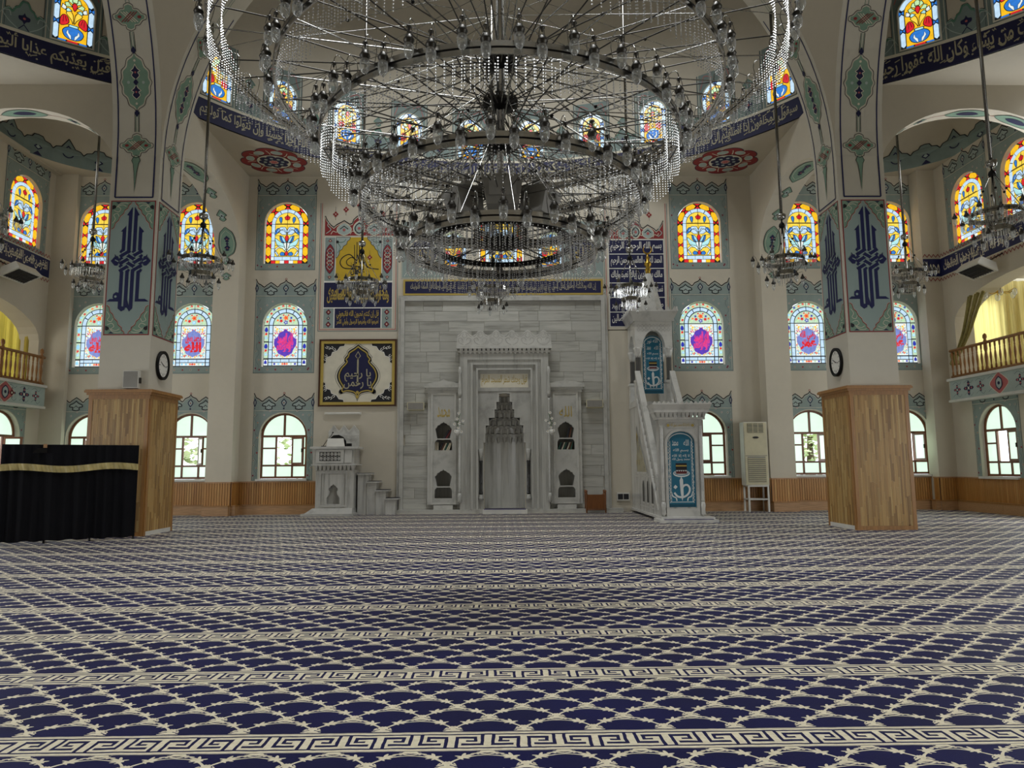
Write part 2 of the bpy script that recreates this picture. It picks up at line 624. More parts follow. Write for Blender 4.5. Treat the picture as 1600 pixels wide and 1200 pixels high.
def smooth(pts, n=5, closed=False):
    k = len(pts); out = []
    rng = range(k) if closed else range(k - 1)
    for i in rng:
        p0 = pts[i - 1] if (closed or i > 0) else pts[0]
        p1 = pts[i]; p2 = pts[(i + 1) % k]
        p3 = pts[(i + 2) % k] if (closed or i + 2 < k) else pts[-1]
        for j in range(n):
            t = j / n
            out.append(tuple(0.5 * (2 * p1[q] + (p2[q] - p0[q]) * t + (2 * p0[q] - 5 * p1[q] + 4 * p2[q] - p3[q]) * t * t + (3 * p1[q] - p0[q] - 3 * p2[q] + p3[q]) * t ** 3) for q in (0, 1)))
    if not closed: out.append(tuple(pts[-1]))
    return out


def mirror(pts):
    return [(-u, v) for u, v in pts][::-1]


def sym(pts):
    """right half from bottom to top -> closed symmetric outline"""
    return list(pts) + mirror([p for p in pts if abs(p[0]) > 1e-6])


def shift(pts, du, dv, k=1.0, kv=None, rot=0.0):
    kv = k if kv is None else kv
    c, s = cos(rot), sin(rot)
    return [(du + (u * c - v * s) * k, dv + (u * s + v * c) * kv) for u, v in pts]


# Arabic letters: joined forms from the presentation block
_F = {}
for _ch, _b, _n in (('\u0621', 0xFE80, 1), ('\u0622', 0xFE81, 2), ('\u0623', 0xFE83, 2), ('\u0624', 0xFE85, 2), ('\u0625', 0xFE87, 2), ('\u0626', 0xFE89, 4), ('\u0627', 0xFE8D, 2), ('\u0628', 0xFE8F, 4), ('\u0629', 0xFE93, 2), ('\u062A', 0xFE95, 4), ('\u062B', 0xFE99, 4), ('\u062C', 0xFE9D, 4), ('\u062D', 0xFEA1, 4), ('\u062E', 0xFEA5, 4), ('\u062F', 0xFEA9, 2), ('\u0630', 0xFEAB, 2), ('\u0631', 0xFEAD, 2), ('\u0632', 0xFEAF, 2), ('\u0633', 0xFEB1, 4), ('\u0634', 0xFEB5, 4), ('\u0635', 0xFEB9, 4), ('\u0636', 0xFEBD, 4), ('\u0637', 0xFEC1, 4), ('\u0638', 0xFEC5, 4), ('\u0639', 0xFEC9, 4), ('\u063A', 0xFECD, 4), ('\u0641', 0xFED1, 4), ('\u0642', 0xFED5, 4), ('\u0643', 0xFED9, 4), ('\u0644', 0xFEDD, 4), ('\u0645', 0xFEE1, 4), ('\u0646', 0xFEE5, 4), ('\u0647', 0xFEE9, 4), ('\u0648', 0xFEED, 2), ('\u0649', 0xFEEF, 2), ('\u064A', 0xFEF1, 4)):
    _F[_ch] = (_b, _n)


def shape_arabic(s):
    out = []
    words = s.split(' ')
    for w in words:
        g = []; i = 0; prevj = False
        while i < len(w):
            ch = w[i]
            if ch == '\u0644' and i + 1 < len(w) and w[i + 1] in '\u0627\u0623':
                base = 0xFEFB if w[i + 1] == '\u0627' else 0xFEF7
                g.append(chr(base + (1 if prevj else 0))); prevj = False; i += 2; continue
            b, n = _F[ch]
            nxt = i + 1 < len(w)
            if n == 4 and nxt and w[i + 1] != '\u0621':
                g.append(chr(b + (3 if prevj else 2))); prevj = True
            else:
                g.append(chr(b + (1 if (prevj and n > 1) else 0))); prevj = False
            i += 1
        out.append(''.join(g))
    return ' '.join(out)[::-1]


_TC = {}


def text_tris(s, weight=0.012, arabic=True):
    """letters as flat triangles in a unit box: (verts, faces) with 0<=u<=1, 0<=v<=1"""
    key = (s, weight)
    if key in _TC:
        return _TC[key]
    c = bpy.data.curves.new('lettering', 'FONT')
    c.body = shape_arabic(s) if arabic else s
    c.resolution_u = 2; c.offset = weight; c.fill_mode = 'FRONT'
    o = bpy.data.objects.new('lettering', c); COL.objects.link(o)
    bpy.context.view_layer.update()
    me = bpy.data.meshes.new_from_object(o.evaluated_get(bpy.context.evaluated_depsgraph_get()))
    vs = [(v.co.x, v.co.y) for v in me.vertices]; fs = [tuple(p.vertices) for p in me.polygons]
    bpy.data.objects.remove(o); bpy.data.curves.remove(c); bpy.data.meshes.remove(me)
    x0 = min(v[0] for v in vs); x1 = max(v[0] for v in vs); y0 = min(v[1] for v in vs); y1 = max(v[1] for v in vs)
    vs = [((a - x0) / (x1 - x0), (b - y0) / (y1 - y0)) for a, b in vs]
    _TC[key] = (vs, fs)
    return _TC[key]


class Art:
    """flat painted or cut-out decoration, drawn in (u,v) metres in thin layers"""
    def __init__(s, mapf=local, d0=0.004, step=0.0022):
        s.b = MB(); s.f = mapf; s.d0 = d0; s.step = step

    def d(s, layer):
        return s.d0 + s.step * layer

    def poly(s, pts, m, layer=1):
        s.b.flat(pts, s.f, s.d(layer), m); return s

    def rect(s, u0, u1, v0, v1, m, layer=0, nu=1, nv=1):
        for i in range(nu):
            for j in range(nv):
                a = u0 + (u1 - u0) * i / nu; b = u0 + (u1 - u0) * (i + 1) / nu
                c = v0 + (v1 - v0) * j / nv; e = v0 + (v1 - v0) * (j + 1) / nv
                s.b.add([s.f(a, c, s.d(layer)), s.f(b, c, s.d(layer)), s.f(b, e, s.d(layer)), s.f(a, e, s.d(layer))], [(0, 1, 2, 3)], m)
        return s

    def stroke(s, pts, w, m, layer=2, closed=False, taper=False):
        k = len(pts); L = []; Rr = []
        for i in range(k):
            a = pts[i - 1] if (i > 0 or closed) else pts[i]
            b = pts[(i + 1) % k] if (i < k - 1 or closed) else pts[i]
            p = pts[i]
            d1 = (p[0] - a[0], p[1] - a[1]); d2 = (b[0] - p[0], b[1] - p[1])
            l1 = sqrt(d1[0] ** 2 + d1[1] ** 2) or 1e-9; l2 = sqrt(d2[0] ** 2 + d2[1] ** 2) or 1e-9
            if i == 0 and not closed: t = (d2[0] / l2, d2[1] / l2); k2 = 1
            elif i == k - 1 and not closed: t = (d1[0] / l1, d1[1] / l1); k2 = 1
            else:
                t = (d1[0] / l1 + d2[0] / l2, d1[1] / l1 + d2[1] / l2)
                lt = sqrt(t[0] ** 2 + t[1] ** 2) or 1e-9; t = (t[0] / lt, t[1] / lt)
                cs = max(0.45, t[0] * d1[0] / l1 + t[1] * d1[1] / l1); k2 = 1 / cs
            h = w / 2 * k2
            if taper: h *= 0.25 + 0.75 * sin(pi * min(1, max(0, i / (k - 1))))
            L.append((p[0] - t[1] * h, p[1] + t[0] * h)); Rr.append((p[0] + t[1] * h, p[1] - t[0] * h))
        vs = [s.f(u, v, s.d(layer)) for u, v in L] + [s.f(u, v, s.d(layer)) for u, v in Rr]
        fs = [(k + i, k + (i + 1) % k, (i + 1) % k, i) for i in range(k if closed else k - 1)]
        s.b.add(vs, fs, m); return s

    def disc(s, cu, cv, r, m, layer=2, n=10, ry=None):
        return s.poly([(cu + r * cos(2 * pi * i / n), cv + (ry or r) * sin(2 * pi * i / n)) for i in range(n)], m, layer)

    def outlined(s, pts, fill, line, w, layer=2):
        s.poly(pts, fill, layer); s.stroke(pts, w, line, layer + 1, True); return s

    def text(s, txt, u0, u1, v0, v1, m, layer=3, weight=0.012, arabic=True):
        vs, fs = text_tris(txt, weight, arabic)
        s.b.add([s.f(u0 + a * (u1 - u0), v0 + b * (v1 - v0), s.d(layer)) for a, b in vs], fs, m); return s

    def flower(s, u, v, r, layer=2, petals='white_paint', core='red_paint'):
        s.disc(u, v, r, petals, layer, 8); s.disc(u, v, r * 0.62, core, layer + 1, 6); return s

    def build(s, name, parent=None, loc=None, rot=0.0, kind=None):
        return s.b.build(name, parent, loc, rot, kind)

    def mesh(s, name):
        return s.b.mesh(name)


def ring_map(cx, cy, R, base=0.0):
    def f(u, v, d):
        a = base + u / R
        return (cx + (R - d) * sin(a), cy + (R - d) * cos(a), v)
    return f


# ================================================================== THE SETTING
YW = 22.2                    # face of the front wall
XL, XR = -14.5, 14.2         # side walls
ZC = 11.0                    # flat soffits under the half domes
RR, RC = 10.15, 12.4         # front half dome: radius, centre Y
CY = 7.65                    # centre of the big dome bay
HW = 7.85                    # half width of that bay
SP, VR = 8.6, 11.1           # spring line, vault radius

b = MB(); b.box(-15.5, 15.5, -7.2, 23.2, -0.3, 0.0, 'carpet_wool'); b.build('floor', kind='structure')


def arch_loop(cx, a, z0, hs, n=14, b_=None):
    """arched opening outline: bottom left -> bottom right -> over the top"""
    b_ = a if b_ is None else b_
    return [(cx - a, z0), (cx + a, z0)] + [(cx + a * cos(pi * i / n), z0 + hs + b_ * sin(pi * i / n)) for i in range(n + 1)]


def wall_panel(mb, u0, u1, v0, v1, holes, mapf, m='wall_plaster', depth=0.3):
    """wall sheet with arched holes and their reveals"""
    outer = [(u0, v0), (u1, v0), (u1, v1), (u0, v1)]
    loops = [outer] + [h[::-1] for h in holes]
    flatp = [p for l in loops for p in l]
    tris = tessellate_polygon([[Vector((p[0], p[1], 0)) for p in l] for l in loops])
    fs = []
    for t in tris:
        a, b2, c = (flatp[i] for i in t)
        ar = (b2[0] - a[0]) * (c[1] - a[1]) - (b2[1] - a[1]) * (c[0] - a[0])
        fs.append(tuple(t) if ar > 0 else tuple(t)[::-1])
    mb.add([mapf(u, v, 0) for u, v in flatp], fs, m)
    for h in holes:
        k = len(h)
        mb.add([mapf(u, v, 0) for u, v in h] + [mapf(u, v, -depth) for u, v in h], [(i, (i + 1) % k, k + (i + 1) % k, k + i) for i in range(k)], m)


def map_front(u, v, d): return (u, YW - d, v)
def map_left(u, v, d): return (XL + d, u, v)          # u = Y
def map_right(u, v, d): return (XR - d, -u, v)        # u = -Y


# --- window schedule -------------------------------------------------
AW, AH, AS = 0.70, 2.04, 1.34          # half width, height, spring of the tall stained windows
FRONT_X_UP = [-13.02, -9.98, -7.03, 6.54, 9.92, 12.86]
front_up = [(x, 8.06) for x in FRONT_X_UP] + [(0.0, 7.96)]
front_mid = [(x, 4.68) for x in (-12.98, -9.93, -6.98, 6.50, 9.98, 12.86)]
front_low = [(x, 1.10) for x in (-13.0, -9.88, -6.93, 6.42, 9.90, 12.98)]
front_small = [(-1.57, 7.95), (1.62, 7.95)]
left_up = [(20.75, 8.32), (17.7, 8.32)]
right_up = [(20.3, 8.2), (18.1, 8.2)]
left_low = [(20.45, 1.10), (17.6, 1.10)]
right_low = [(19.85, 1.05), (17.3, 1.05)]


def hole_big(c, z): return arch_loop(c, AW + 0.02, z - 0.02, AS + 0.02)
def hole_low(c, z): return arch_loop(c, AW + 0.06, z - 0.03, 1.34)
def hole_small(c, z): return arch_loop(c, 0.42, z - 0.01, 0.75, 10)


mb = MB()
cen = [hole_big(*w) for w in front_up if abs(w[0]) < 8.3] + [hole_big(*w) for w in front_mid if abs(w[0]) < 8.3] + [hole_low(*w) for w in front_low if abs(w[0]) < 8.3] + [hole_small(*w) for w in front_small]
for _x in (-1.845, 2.01):
    for _z0, _z1 in ((1.94, 2.86), (.45, 1.37)):
        cen.append([(_x - .29, _z0), (_x + .29, _z0), (_x + .29, _z1), (_x - .29, _z1)])
cen.append([(0.075 - .64, .12), (0.075 + .64, .12), (0.075 + .64, 3.66), (0.075 - .64, 3.66)])
wall_panel(mb, -8.3, 8.3, 0, ZC, cen, map_front)
for lo, hi in ((-14.6, -8.3), (8.3, 14.6)):
    hs = [hole_big(*w) for w in front_up + front_mid if lo < w[0] < hi] + [hole_low(*w) for w in front_low if lo < w[0] < hi]
    wall_panel(mb, lo, hi, 0, ZC, hs, map_front)
wall_front = mb.build('wall_front', kind='structure')

# side walls: the arched gallery opening, windows above, windows below
def gallery_hole(c, a, z0, hs, bb): return arch_loop(c, a, z0, hs, 16, bb)


GL = (19.0, 2.75, 3.95, 1.5, 1.0)      # left: centre Y, half width, sill, spring, rise
GR = (18.35, 2.95, 3.9, 1.9, 0.95)
mb = MB()
wall_panel(mb, 15.5, YW, 0, ZC, [hole_big(*w) for w in left_up] + [hole_low(*w) for w in left_low] + [gallery_hole(*GL)], map_left, depth=0.6)
wall_panel(mb, -7.0, 15.5, 0, ZC + 6, [], map_left)
wall_left = mb.build('wall_left', kind='structure')
mb = MB()
wall_panel(mb, -YW, -15.2, 0, ZC, [hole_big(-y, z) for y, z in right_up] + [hole_low(-y, z) for y, z in right_low] + [gallery_hole(-GR[0], *GR[1:])], map_right, depth=0.6)
wall_panel(mb, -15.2, 7.0, 0, ZC + 6, [], map_right)
wall_right = mb.build('wall_right', kind='structure')
mb = MB(); mb.box(-15, 15, -7.2, -7.0, 0, 17, 'wall_plaster'); mb.build('wall_back', kind='structure')

# corner pilasters
mb = MB()
mb.box(-14.5, -13.78, 22.02, 22.25, 0, ZC, 'wall_plaster')
mb.box(13.62, 14.2, 21.75, 22.25, 0, ZC, 'wall_plaster')
mb.build('wall_pilaster', kind='structure')


# pier + arch running from the big pillar to the front wall
def side_arch_wall(sx):
    mb = MB()
    xi, xo = sx * 8.3, sx * 9.1
    y0, y1 = 16.6, 21.65
    cy, a, z0, bb = 19.12, 2.53, 8.3, 1.55
    n = 24
    prof = [(y0, 0.0), (y0, z0)] + [(cy - a * cos(pi * i / n), z0 + bb * sin(pi * i / n)) for i in range(n + 1)][1:-1] + [(y1, z0), (y1, 0.0)]
    # face strips either side: between opening and top / pier block to the wall
    for x, flip in ((xi, sx > 0), (xo, sx < 0)):
        for i in range(1, len(prof) - 2):
            q = [(x, prof[i][0], prof[i][1]), (x, prof[i + 1][0], prof[i + 1][1]), (x, prof[i + 1][0], ZC), (x, prof[i][0], ZC)]
            mb.add(q, [(0, 1, 2, 3)], 'wall_plaster')
        mb.add([(x, y1, 0), (x, YW + .05, 0), (x, YW + .05, ZC), (x, y1, ZC)], [(0, 1, 2, 3)], 'wall_plaster')
    for i in range(1, len(prof) - 1):
        (ya, za), (yb, zb) = prof[i], prof[i + 1]
        mb.add([(xi, ya, za), (xi, yb, zb), (xo, yb, zb), (xo, ya, za)], [(0, 1, 2, 3)], 'wall_plaster')
    return mb


def soffit_art(sx):
    """chain of green cartouches painted on the underside of that arch"""
    cy, a, z0, bb = 19.12, 2.53, 8.3, 1.55

    def f(u, v, d):      # u across the soffit, v = angle in degrees from the wall springing
        t = radians(v)
        return (sx * 8.7 + u, cy + (a - d) * cos(t), z0 + (bb - d) * sin(t)) if v >= 0 else (sx * 8.7 + u, 21.65 - d, z0 + v / 50.0)
    A = Art(f, 0.006, 0.004)
    # cartouche shapes in (u, local) are scaled into angle units (about 27 deg per metre)
    def C(pts, vc, k=30.0): return [(u, vc + v * k) for u, v in pts]
    body = sym(smooth([(0, -.62), (.10, -.52), (.20, -.40), (.25, -.18), (.27, 0), (.25, .18), (.20, .40), (.10, .52), (0, .62)], 3))
    small = sym(smooth([(0, -.2), (.10, -.12), (.06, -.04), (.15, .02), (.10, .1), (0, .22)], 3))
    for vc, kind in ((8, 'b'), (-17, 's'), (38, 's'), (62, 's'), (92, 'b'), (-42, 's')):
        P = body if kind == 'b' else small
        A.outlined(C(P, vc), 'green_paint', 'black_paint', 0.022, 1)
        if kind == 'b':
            A.stroke(C(shift(P, 0, 0, .8), vc), 0.012, 'cream_paint', 3, True)
            for s_ in (-1, 1):
                A.poly(C(shift(small, 0, s_ * .17, .62), vc), 'navy_paint', 4)
                A.disc(0, vc + s_ * .17 * 30, 0.02, 'rose_paint', 5, 8, 0.6)
            A.poly(C([(-.05, 0), (0, -.07), (.05, 0), (0, .07)], vc), 'navy_paint', 4)
        else:
            A.poly(C(shift(P, 0, 0, .5), vc), 'teal_light', 3)
            A.disc(0, vc, 0.025, 'black_paint', 4, 8, 0.9)
    return A


for sx in (-1, 1):
    w_ = side_arch_wall(sx).build('wall_arch_left' if sx < 0 else 'wall_arch_right', kind='structure')
    soffit_art(sx).build('painted_cartouches', w_)


# wall over the side arch, between the pillar and the side wall
def cross_arch_wall(sx):
    mb = MB()
    y0, y1 = 16.6, 17.1
    cx, a, z0, bb = 12.0, 2.5, 8.7, 1.68
    n = 24
    x0, x1 = 8.9, 14.6
    prof = [(cx - a, 0.0)] + [(cx - a * cos(pi * i / n), z0 + bb * sin(pi * i / n)) for i in range(n + 1)] + [(cx + a, 0.0)]
    for y, back in ((y0, False), (y1, True)):
        for i in range(1, len(prof) - 2):
            q = [(sx * prof[i][0], y, prof[i][1]), (sx * prof[i + 1][0], y, prof[i + 1][1]), (sx * prof[i + 1][0], y, ZC), (sx * prof[i][0], y, ZC)]
            mb.add(q, [(0, 1, 2, 3)], 'wall_plaster')
        mb.add([(sx * x0, y, z0 - 1.2), (sx * (cx - a), y, z0 - 1.2), (sx * (cx - a), y, ZC), (sx * x0, y, ZC)], [(0, 1, 2, 3)], 'wall_plaster')
        mb.add([(sx * (cx + a), y, z0 - 1.2), (sx * x1, y, z0 - 1.2), (sx * x1, y, ZC), (sx * (cx + a), y, ZC)], [(0, 1, 2, 3)], 'wall_plaster')
    for i in range(1, len(prof) - 2):
        (xa, za), (xb, zb) = prof[i], prof[i + 1]
        mb.add([(sx * xa, y0, za), (sx * xb, y0, zb), (sx * xb, y1, zb), (sx * xa, y1, za)], [(0, 1, 2, 3)], 'wall_plaster')
    # underside of the stub next to the pillar
    mb.add([(sx * x0, y0, z0 - 1.2), (sx * (cx - a), y0, z0 - 1.2), (sx * (cx - a), y1, z0 - 1.2), (sx * x0, y1, z0 - 1.2)], [(0, 1, 2, 3)], 'wall_plaster')
    o = mb.build('wall_side_arch_left' if sx < 0 else 'wall_side_arch_right', kind='structure')

    def f(u, v, d):
        t = radians(v)
        return (sx * (cx - (a - d) * cos(t)), 16.85 + u, z0 + (bb - d) * sin(t))
    A = Art(f, 0.006, 0.004)
    body = sym(smooth([(0, -.62), (.08, -.5), (.15, -.3), (.17, 0), (.15, .3), (.08, .5), (0, .62)], 3))
    small = sym(smooth([(0, -.2), (.08, -.12), (.05, -.03), (.11, .02), (.07, .1), (0, .22)], 3))
    for vc, P in ((90, body), (60, small), (120, body), (45, small), (75, None), (150, small)):
        if P is None: continue
        A.outlined([(u, vc + v * 22) for u, v in P], 'green_paint', 'black_paint', 0.016, 1)
        A.poly([(u * .5, vc + v * 22 * .5) for u, v in P], 'navy_paint', 3)
    A.stroke([(0.02 * sin(k), 48 + k * 4) for k in range(0, 26)], 0.014, 'red_paint', 0)
    A.build('painted_cartouches', o)


cross_arch_wall(-1); cross_arch_wall(1)

# --- soffits (flat ceilings) ------------------------------------------
mb = MB()
n = 60
for i in range(n):
    xa = -8.3 + 16.6 * i / n; xb = -8.3 + 16.6 * (i + 1) / n
    ya = min(YW, RC + sqrt(RR ** 2 - xa * xa)); yb = min(YW, RC + sqrt(RR ** 2 - xb * xb))
    if ya < YW or yb < YW:
        mb.add([(xa, ya, ZC), (xb, yb, ZC), (xb, YW + .05, ZC), (xa, YW + .05, ZC)], [(0, 1, 2, 3)], 'vault_plaster')
for sx in (-1, 1):
    for i in range(40):
        xa = 8.9 + 5.8 * i / 40; xb = 8.9 + 5.8 * (i + 1) / 40
        ya = CY + sqrt(max(0, RR ** 2 - (xa - 4.75) ** 2)); yb = CY + sqrt(max(0, RR ** 2 - (xb - 4.75) ** 2))
        ya, yb = min(ya, 16.6), min(yb, 16.6)
        mb.add([(sx * xa, ya, ZC), (sx * xb, yb, ZC), (sx * xb, 16.65, ZC), (sx * xa, 16.65, ZC)], [(0, 1, 2, 3)], 'vault_plaster')
    # corner bay: flat ceiling with a round cap cut into it
    cx, cy, r = sx * 11.8, 19.4, 2.72
    k = 48
    ring = [(cx + r * cos(2 * pi * i / k), cy + r * sin(2 * pi * i / k)) for i in range(k)]
    sq = []
    for i in range(k):
        a = 2 * pi * i / k; c_, s_ = cos(a), sin(a)
        q = min(2.83 / max(1e-6, abs(c_)), (2.85 if s_ > 0 else 2.76) / max(1e-6, abs(s_)))
        sq.append((cx + q * c_, cy + q * s_))
    mb.add([(x, y, ZC) for x, y in ring] + [(x, y, ZC) for x, y in sq], [(i, (i + 1) % k, k + (i + 1) % k, k + i) for i in range(k)], 'vault_plaster')
ceiling = mb.build('ceiling_soffits', kind='structure')

# --- vaults -------------------------------------------------------------
mb = MB()
N = 48
def gx(i): return HW * sin(pi / 2 * (2 * i / N - 1))
vs = []
for j in range(N + 1):
    for i in range(N + 1):
        x, y = gx(i), gx(j)
        vs.append((x, CY + y, SP + sqrt(max(0.0, VR ** 2 - x * x - y * y))))
mb.add(vs, [(j * (N + 1) + i, j * (N + 1) + i + 1, (j + 1) * (N + 1) + i + 1, (j + 1) * (N + 1) + i) for j in range(N) for i in range(N)], 'vault_plaster', True)
mb.build('ceiling_dome', kind='structure')


def big_arch(axis, sgn):
    """semicircular arch 1.1 m deep between two pillars; returns mesh and a map onto its underside"""
    mb = MB(); n = 40
    for i in range(n):
        pts = []
        for k in (i, i + 1):
            t = pi * k / n
            pts.append((HW * cos(t), SP + HW * sin(t)))
        for (d0, d1) in ((HW, HW + 1.12),):
            q = []
            for (h, z) in pts:
                for dd in (d0, d1):
                    q.append((h, CY + sgn * dd, z) if axis == 'x' else (sgn * dd, CY + h, z))
            mb.add(q, [(0, 1, 3, 2)], 'pillar_plaster')
        # outer face above the arch, up to a closing height
        q = []
        for (h, z) in pts:
            q += [(h, CY + sgn * (HW + 1.12), z), (h, CY + sgn * (HW + 1.12), SP + HW + 0.6)] if axis == 'x' else [(sgn * (HW + 1.12), CY + h, z), (sgn * (HW + 1.12), CY + h, SP + HW + 0.6)]
        mb.add(q, [(0, 1, 3, 2)], 'pillar_plaster')
    return mb


def arch_under(axis, sgn):
    def f(u, v, d):
        """u across (0 = middle), v = height up the pillar face / along the arch from the springing"""
        w = sgn * (HW + 0.56) + u
        if v <= SP:
            h, z = HW - d, v
        else:
            t = (v - SP) / HW
            h, z = (HW - d) * cos(t), SP + (HW - d) * sin(t)
        return (h, z, w)
    return f


def knot_art(A, vc, k=1.0):
    """green quatrefoil with a red interlace"""
    S = sym(smooth([(0, -.40), (.12, -.34), (.14, -.24), (.26, -.22), (.36, -.10), (.46, -.06), (.46, .06), (.36, .10), (.26, .22), (.14, .24), (.12, .34), (0, .40)], 3))
    S = [(u * .88 * k, vc + v * .8 * k) for u, v in S]
    A.stroke([(u * 1.12, vc + (v - vc) * 1.12) for u, v in S], 0.012, 'black_paint', 2, True)
    A.outlined(S, 'green_paint', 'cream_paint', 0.012, 1)
    for i in (-1, 0, 1):
        for sg in (-1, 1):
            A.stroke([(i * .075 * k - .15 * k, vc - sg * .13 * k), (i * .075 * k + .15 * k, vc + sg * .13 * k)], 0.022 * k, 'red_paint' if sg > 0 else 'cream_paint', 4 + (sg > 0))
    for sg in (-1, 1):
        A.disc(sg * .27 * k, vc, .055 * k, 'red_paint', 4, 8, .04 * k)
    return A


def arch_paint(A, flip=1, full=True):
    edge = 0.43
    vs_ = [7.62 + i * 0.35 for i in range(16)]
    for sg in (-1, 1):
        A.stroke([(sg * edge, v) for v in vs_], 0.03, 'navy_bright', 2)
    A.stroke([(-edge, 7.62), (edge, 7.62)], 0.03, 'navy_bright', 2)
    # pointed tail, knot, stem, cartouche, stem, knot
    A.outlined(sym([(0, 7.75), (.03, 8.2), (.06, 8.42), (.10, 8.5), (0.04, 8.62), (0, 8.63)]), 'green_paint', 'black_paint', 0.01, 1)
    knot_art(A, 8.86, 0.82)
    for v0, v1 in ((9.18, 9.66), (10.98, 11.42)):
        for sg in (-1, 1):
            A.stroke([(sg * .05, v0 + (v1 - v0) * q / 4) for q in range(5)], 0.012, 'black_paint', 2)
            A.stroke([(sg * .025, v0 + (v1 - v0) * q / 4) for q in range(5)], 0.012, 'green_deep', 2)
    for vc in (9.62, 11.02):
        A.poly([(-.06, vc), (0, vc - .09), (.06, vc), (0, vc + .09)], 'navy_paint', 4)
    body = sym(smooth([(0, -.66), (.05, -.56), (.16, -.48), (.20, -.34), (.29, -.24), (.29, -.10), (.33, 0), (.29, .10), (.29, .24), (.20, .34), (.16, .48), (.05, .56), (0, .66)], 3))
    B = [(u, 10.32 + v) for u, v in body]
    A.stroke([(u * 1.12, 10.32 + (v - 10.32) * 1.07) for u, v in B], 0.012, 'black_paint', 2, True)
    A.outlined(B, 'green_paint', 'cream_paint', 0.014, 1)
    for sg in (-1, 1):
        S = shift(sym(smooth([(0, -.18), (.10, -.08), (.06, 0), (.12, .04), (.05, .1), (0, .2)], 3)), 0, 10.32 + sg * .22, .9)
        A.outlined(S, 'navy_paint', 'cream_paint', 0.014, 3)
        A.disc(0, 10.32 + sg * .22, .025, 'rose_paint', 5, 6)
        A.disc(sg * .17, 10.32, .035, 'teal_light', 3, 8)
        A.disc(0, 10.32 + sg * .48, .03, 'cream_paint', 3, 6)
    A.poly([(-.06, 10.32), (0, 10.24), (.06, 10.32), (0, 10.4)], 'navy_paint', 4)
    knot_art(A, 11.72, 0.82)
    for sg in (-1, 1):
        A.stroke([(sg * .04, 12.0 + q * .2) for q in range(8)], 0.012, 'green_deep', 2)


pillar_xy = [(-HW - 0.56, CY + HW + 0.56), (HW + 0.56, CY + HW + 0.56), (-HW - 0.56, CY - HW - 0.56), (HW + 0.56, CY - HW - 0.56)]
for axis, sgn in (('x', 1), ('x', -1), ('y', 1), ('y', -1)):
    o = big_arch(axis, sgn).build({('x', 1): 'wall_vault_front', ('x', -1): 'wall_vault_back', ('y', 1): 'wall_vault_right', ('y', -1): 'wall_vault_left'}[(axis, sgn)], kind='structure')
    if (axis, sgn) == ('x', -1):
        continue
    g0 = arch_under(axis, sgn)
    for end in ((-1, 1) if axis == 'x' else (1,)):
        def f(u, v, d, end=end, g0=g0, axis=axis):
            h, z, w = g0(u, v, d)
            return (end * h, CY + w, z) if axis == 'x' else (w, CY + end * h, z)
        A = Art(f, 0.005, 0.003)
        arch_paint(A)
        A.build('painted_chain', o)


# unseen box added over the vaults to block sky light leaking in
mb = MB()
mb.box(-15.5, 15.5, -7.4, 23.2, 22.4, 22.6, 'vault_plaster')
for x in (-15.5, 15.3): mb.box(x, x + .2, -7.4, 23.2, 10.9, 22.4, 'vault_plaster')
for y in (-7.4, 23.0): mb.box(-15.3, 15.3, y, y + .2, 10.9, 22.4, 'vault_plaster')
for x in (-15.3, 14.3): mb.box(x, x + 1.0, -7.2, 23.0, 10.95, 11.05, 'vault_plaster')
mb.box(-15.3, 15.3, 22.22, 23.0, 11.02, 11.06, 'vault_plaster')
mb.build('sky_light_block', kind='structure')


# half domes: drum + shell, with the calligraphy band at the foot
def half_dome(name, cx, cy, base, a0, a1):
    mb = MB(); f = ring_map(cx, cy, RR, base)
    n = 60
    def U(i): return radians(a0 + (a1 - a0) * i / n) * RR
    for i in range(n):
        mb.add([f(U(i), 11.66, 0), f(U(i + 1), 11.66, 0), f(U(i + 1), 14.2, 0), f(U(i), 14.2, 0)], [(0, 1, 2, 3)], 'vault_plaster')
        for k in range(14):
            t0, t1 = pi / 2 * k / 14, pi / 2 * (k + 1) / 14
            q = []
            for uu, tt in ((U(i), t0), (U(i + 1), t0), (U(i + 1), t1), (U(i), t1)):
                aa = base + uu / RR
                q.append((cx + RR * cos(tt) * sin(aa), cy + RR * cos(tt) * cos(aa), 14.2 + RR * sin(tt) * .75))
            mb.add(q, [(0, 1, 2, 3)], 'vault_plaster', True)
    o = mb.build(name, kind='structure')
    return o, f


def vowel_marks(A, u0, u1, v0, v1, m, layer, n):
    """small slanting vowel strokes and dots above and below the letters"""
    rg = random.Random(int(abs(u0) * 100) + n)
    h = v1 - v0
    for _ in range(n):
        u = rg.uniform(u0, u1 - .1); top = rg.random() < .6
        v = v0 + h * (rg.uniform(.70, .92) if top else rg.uniform(.04, .18)); k = rg.random()
        if k < .5: A.stroke([(u, v), (u + h * .22, v + h * .09)], h * .045, m, layer)
        elif k < .75: A.stroke([(u, v + h * .08), (u + h * .06, v), (u + h * .1, v + h * .1), (u + h * .15, v)], h * .035, m, layer)
        else: A.disc(u, v, h * .045, m, layer, 6)


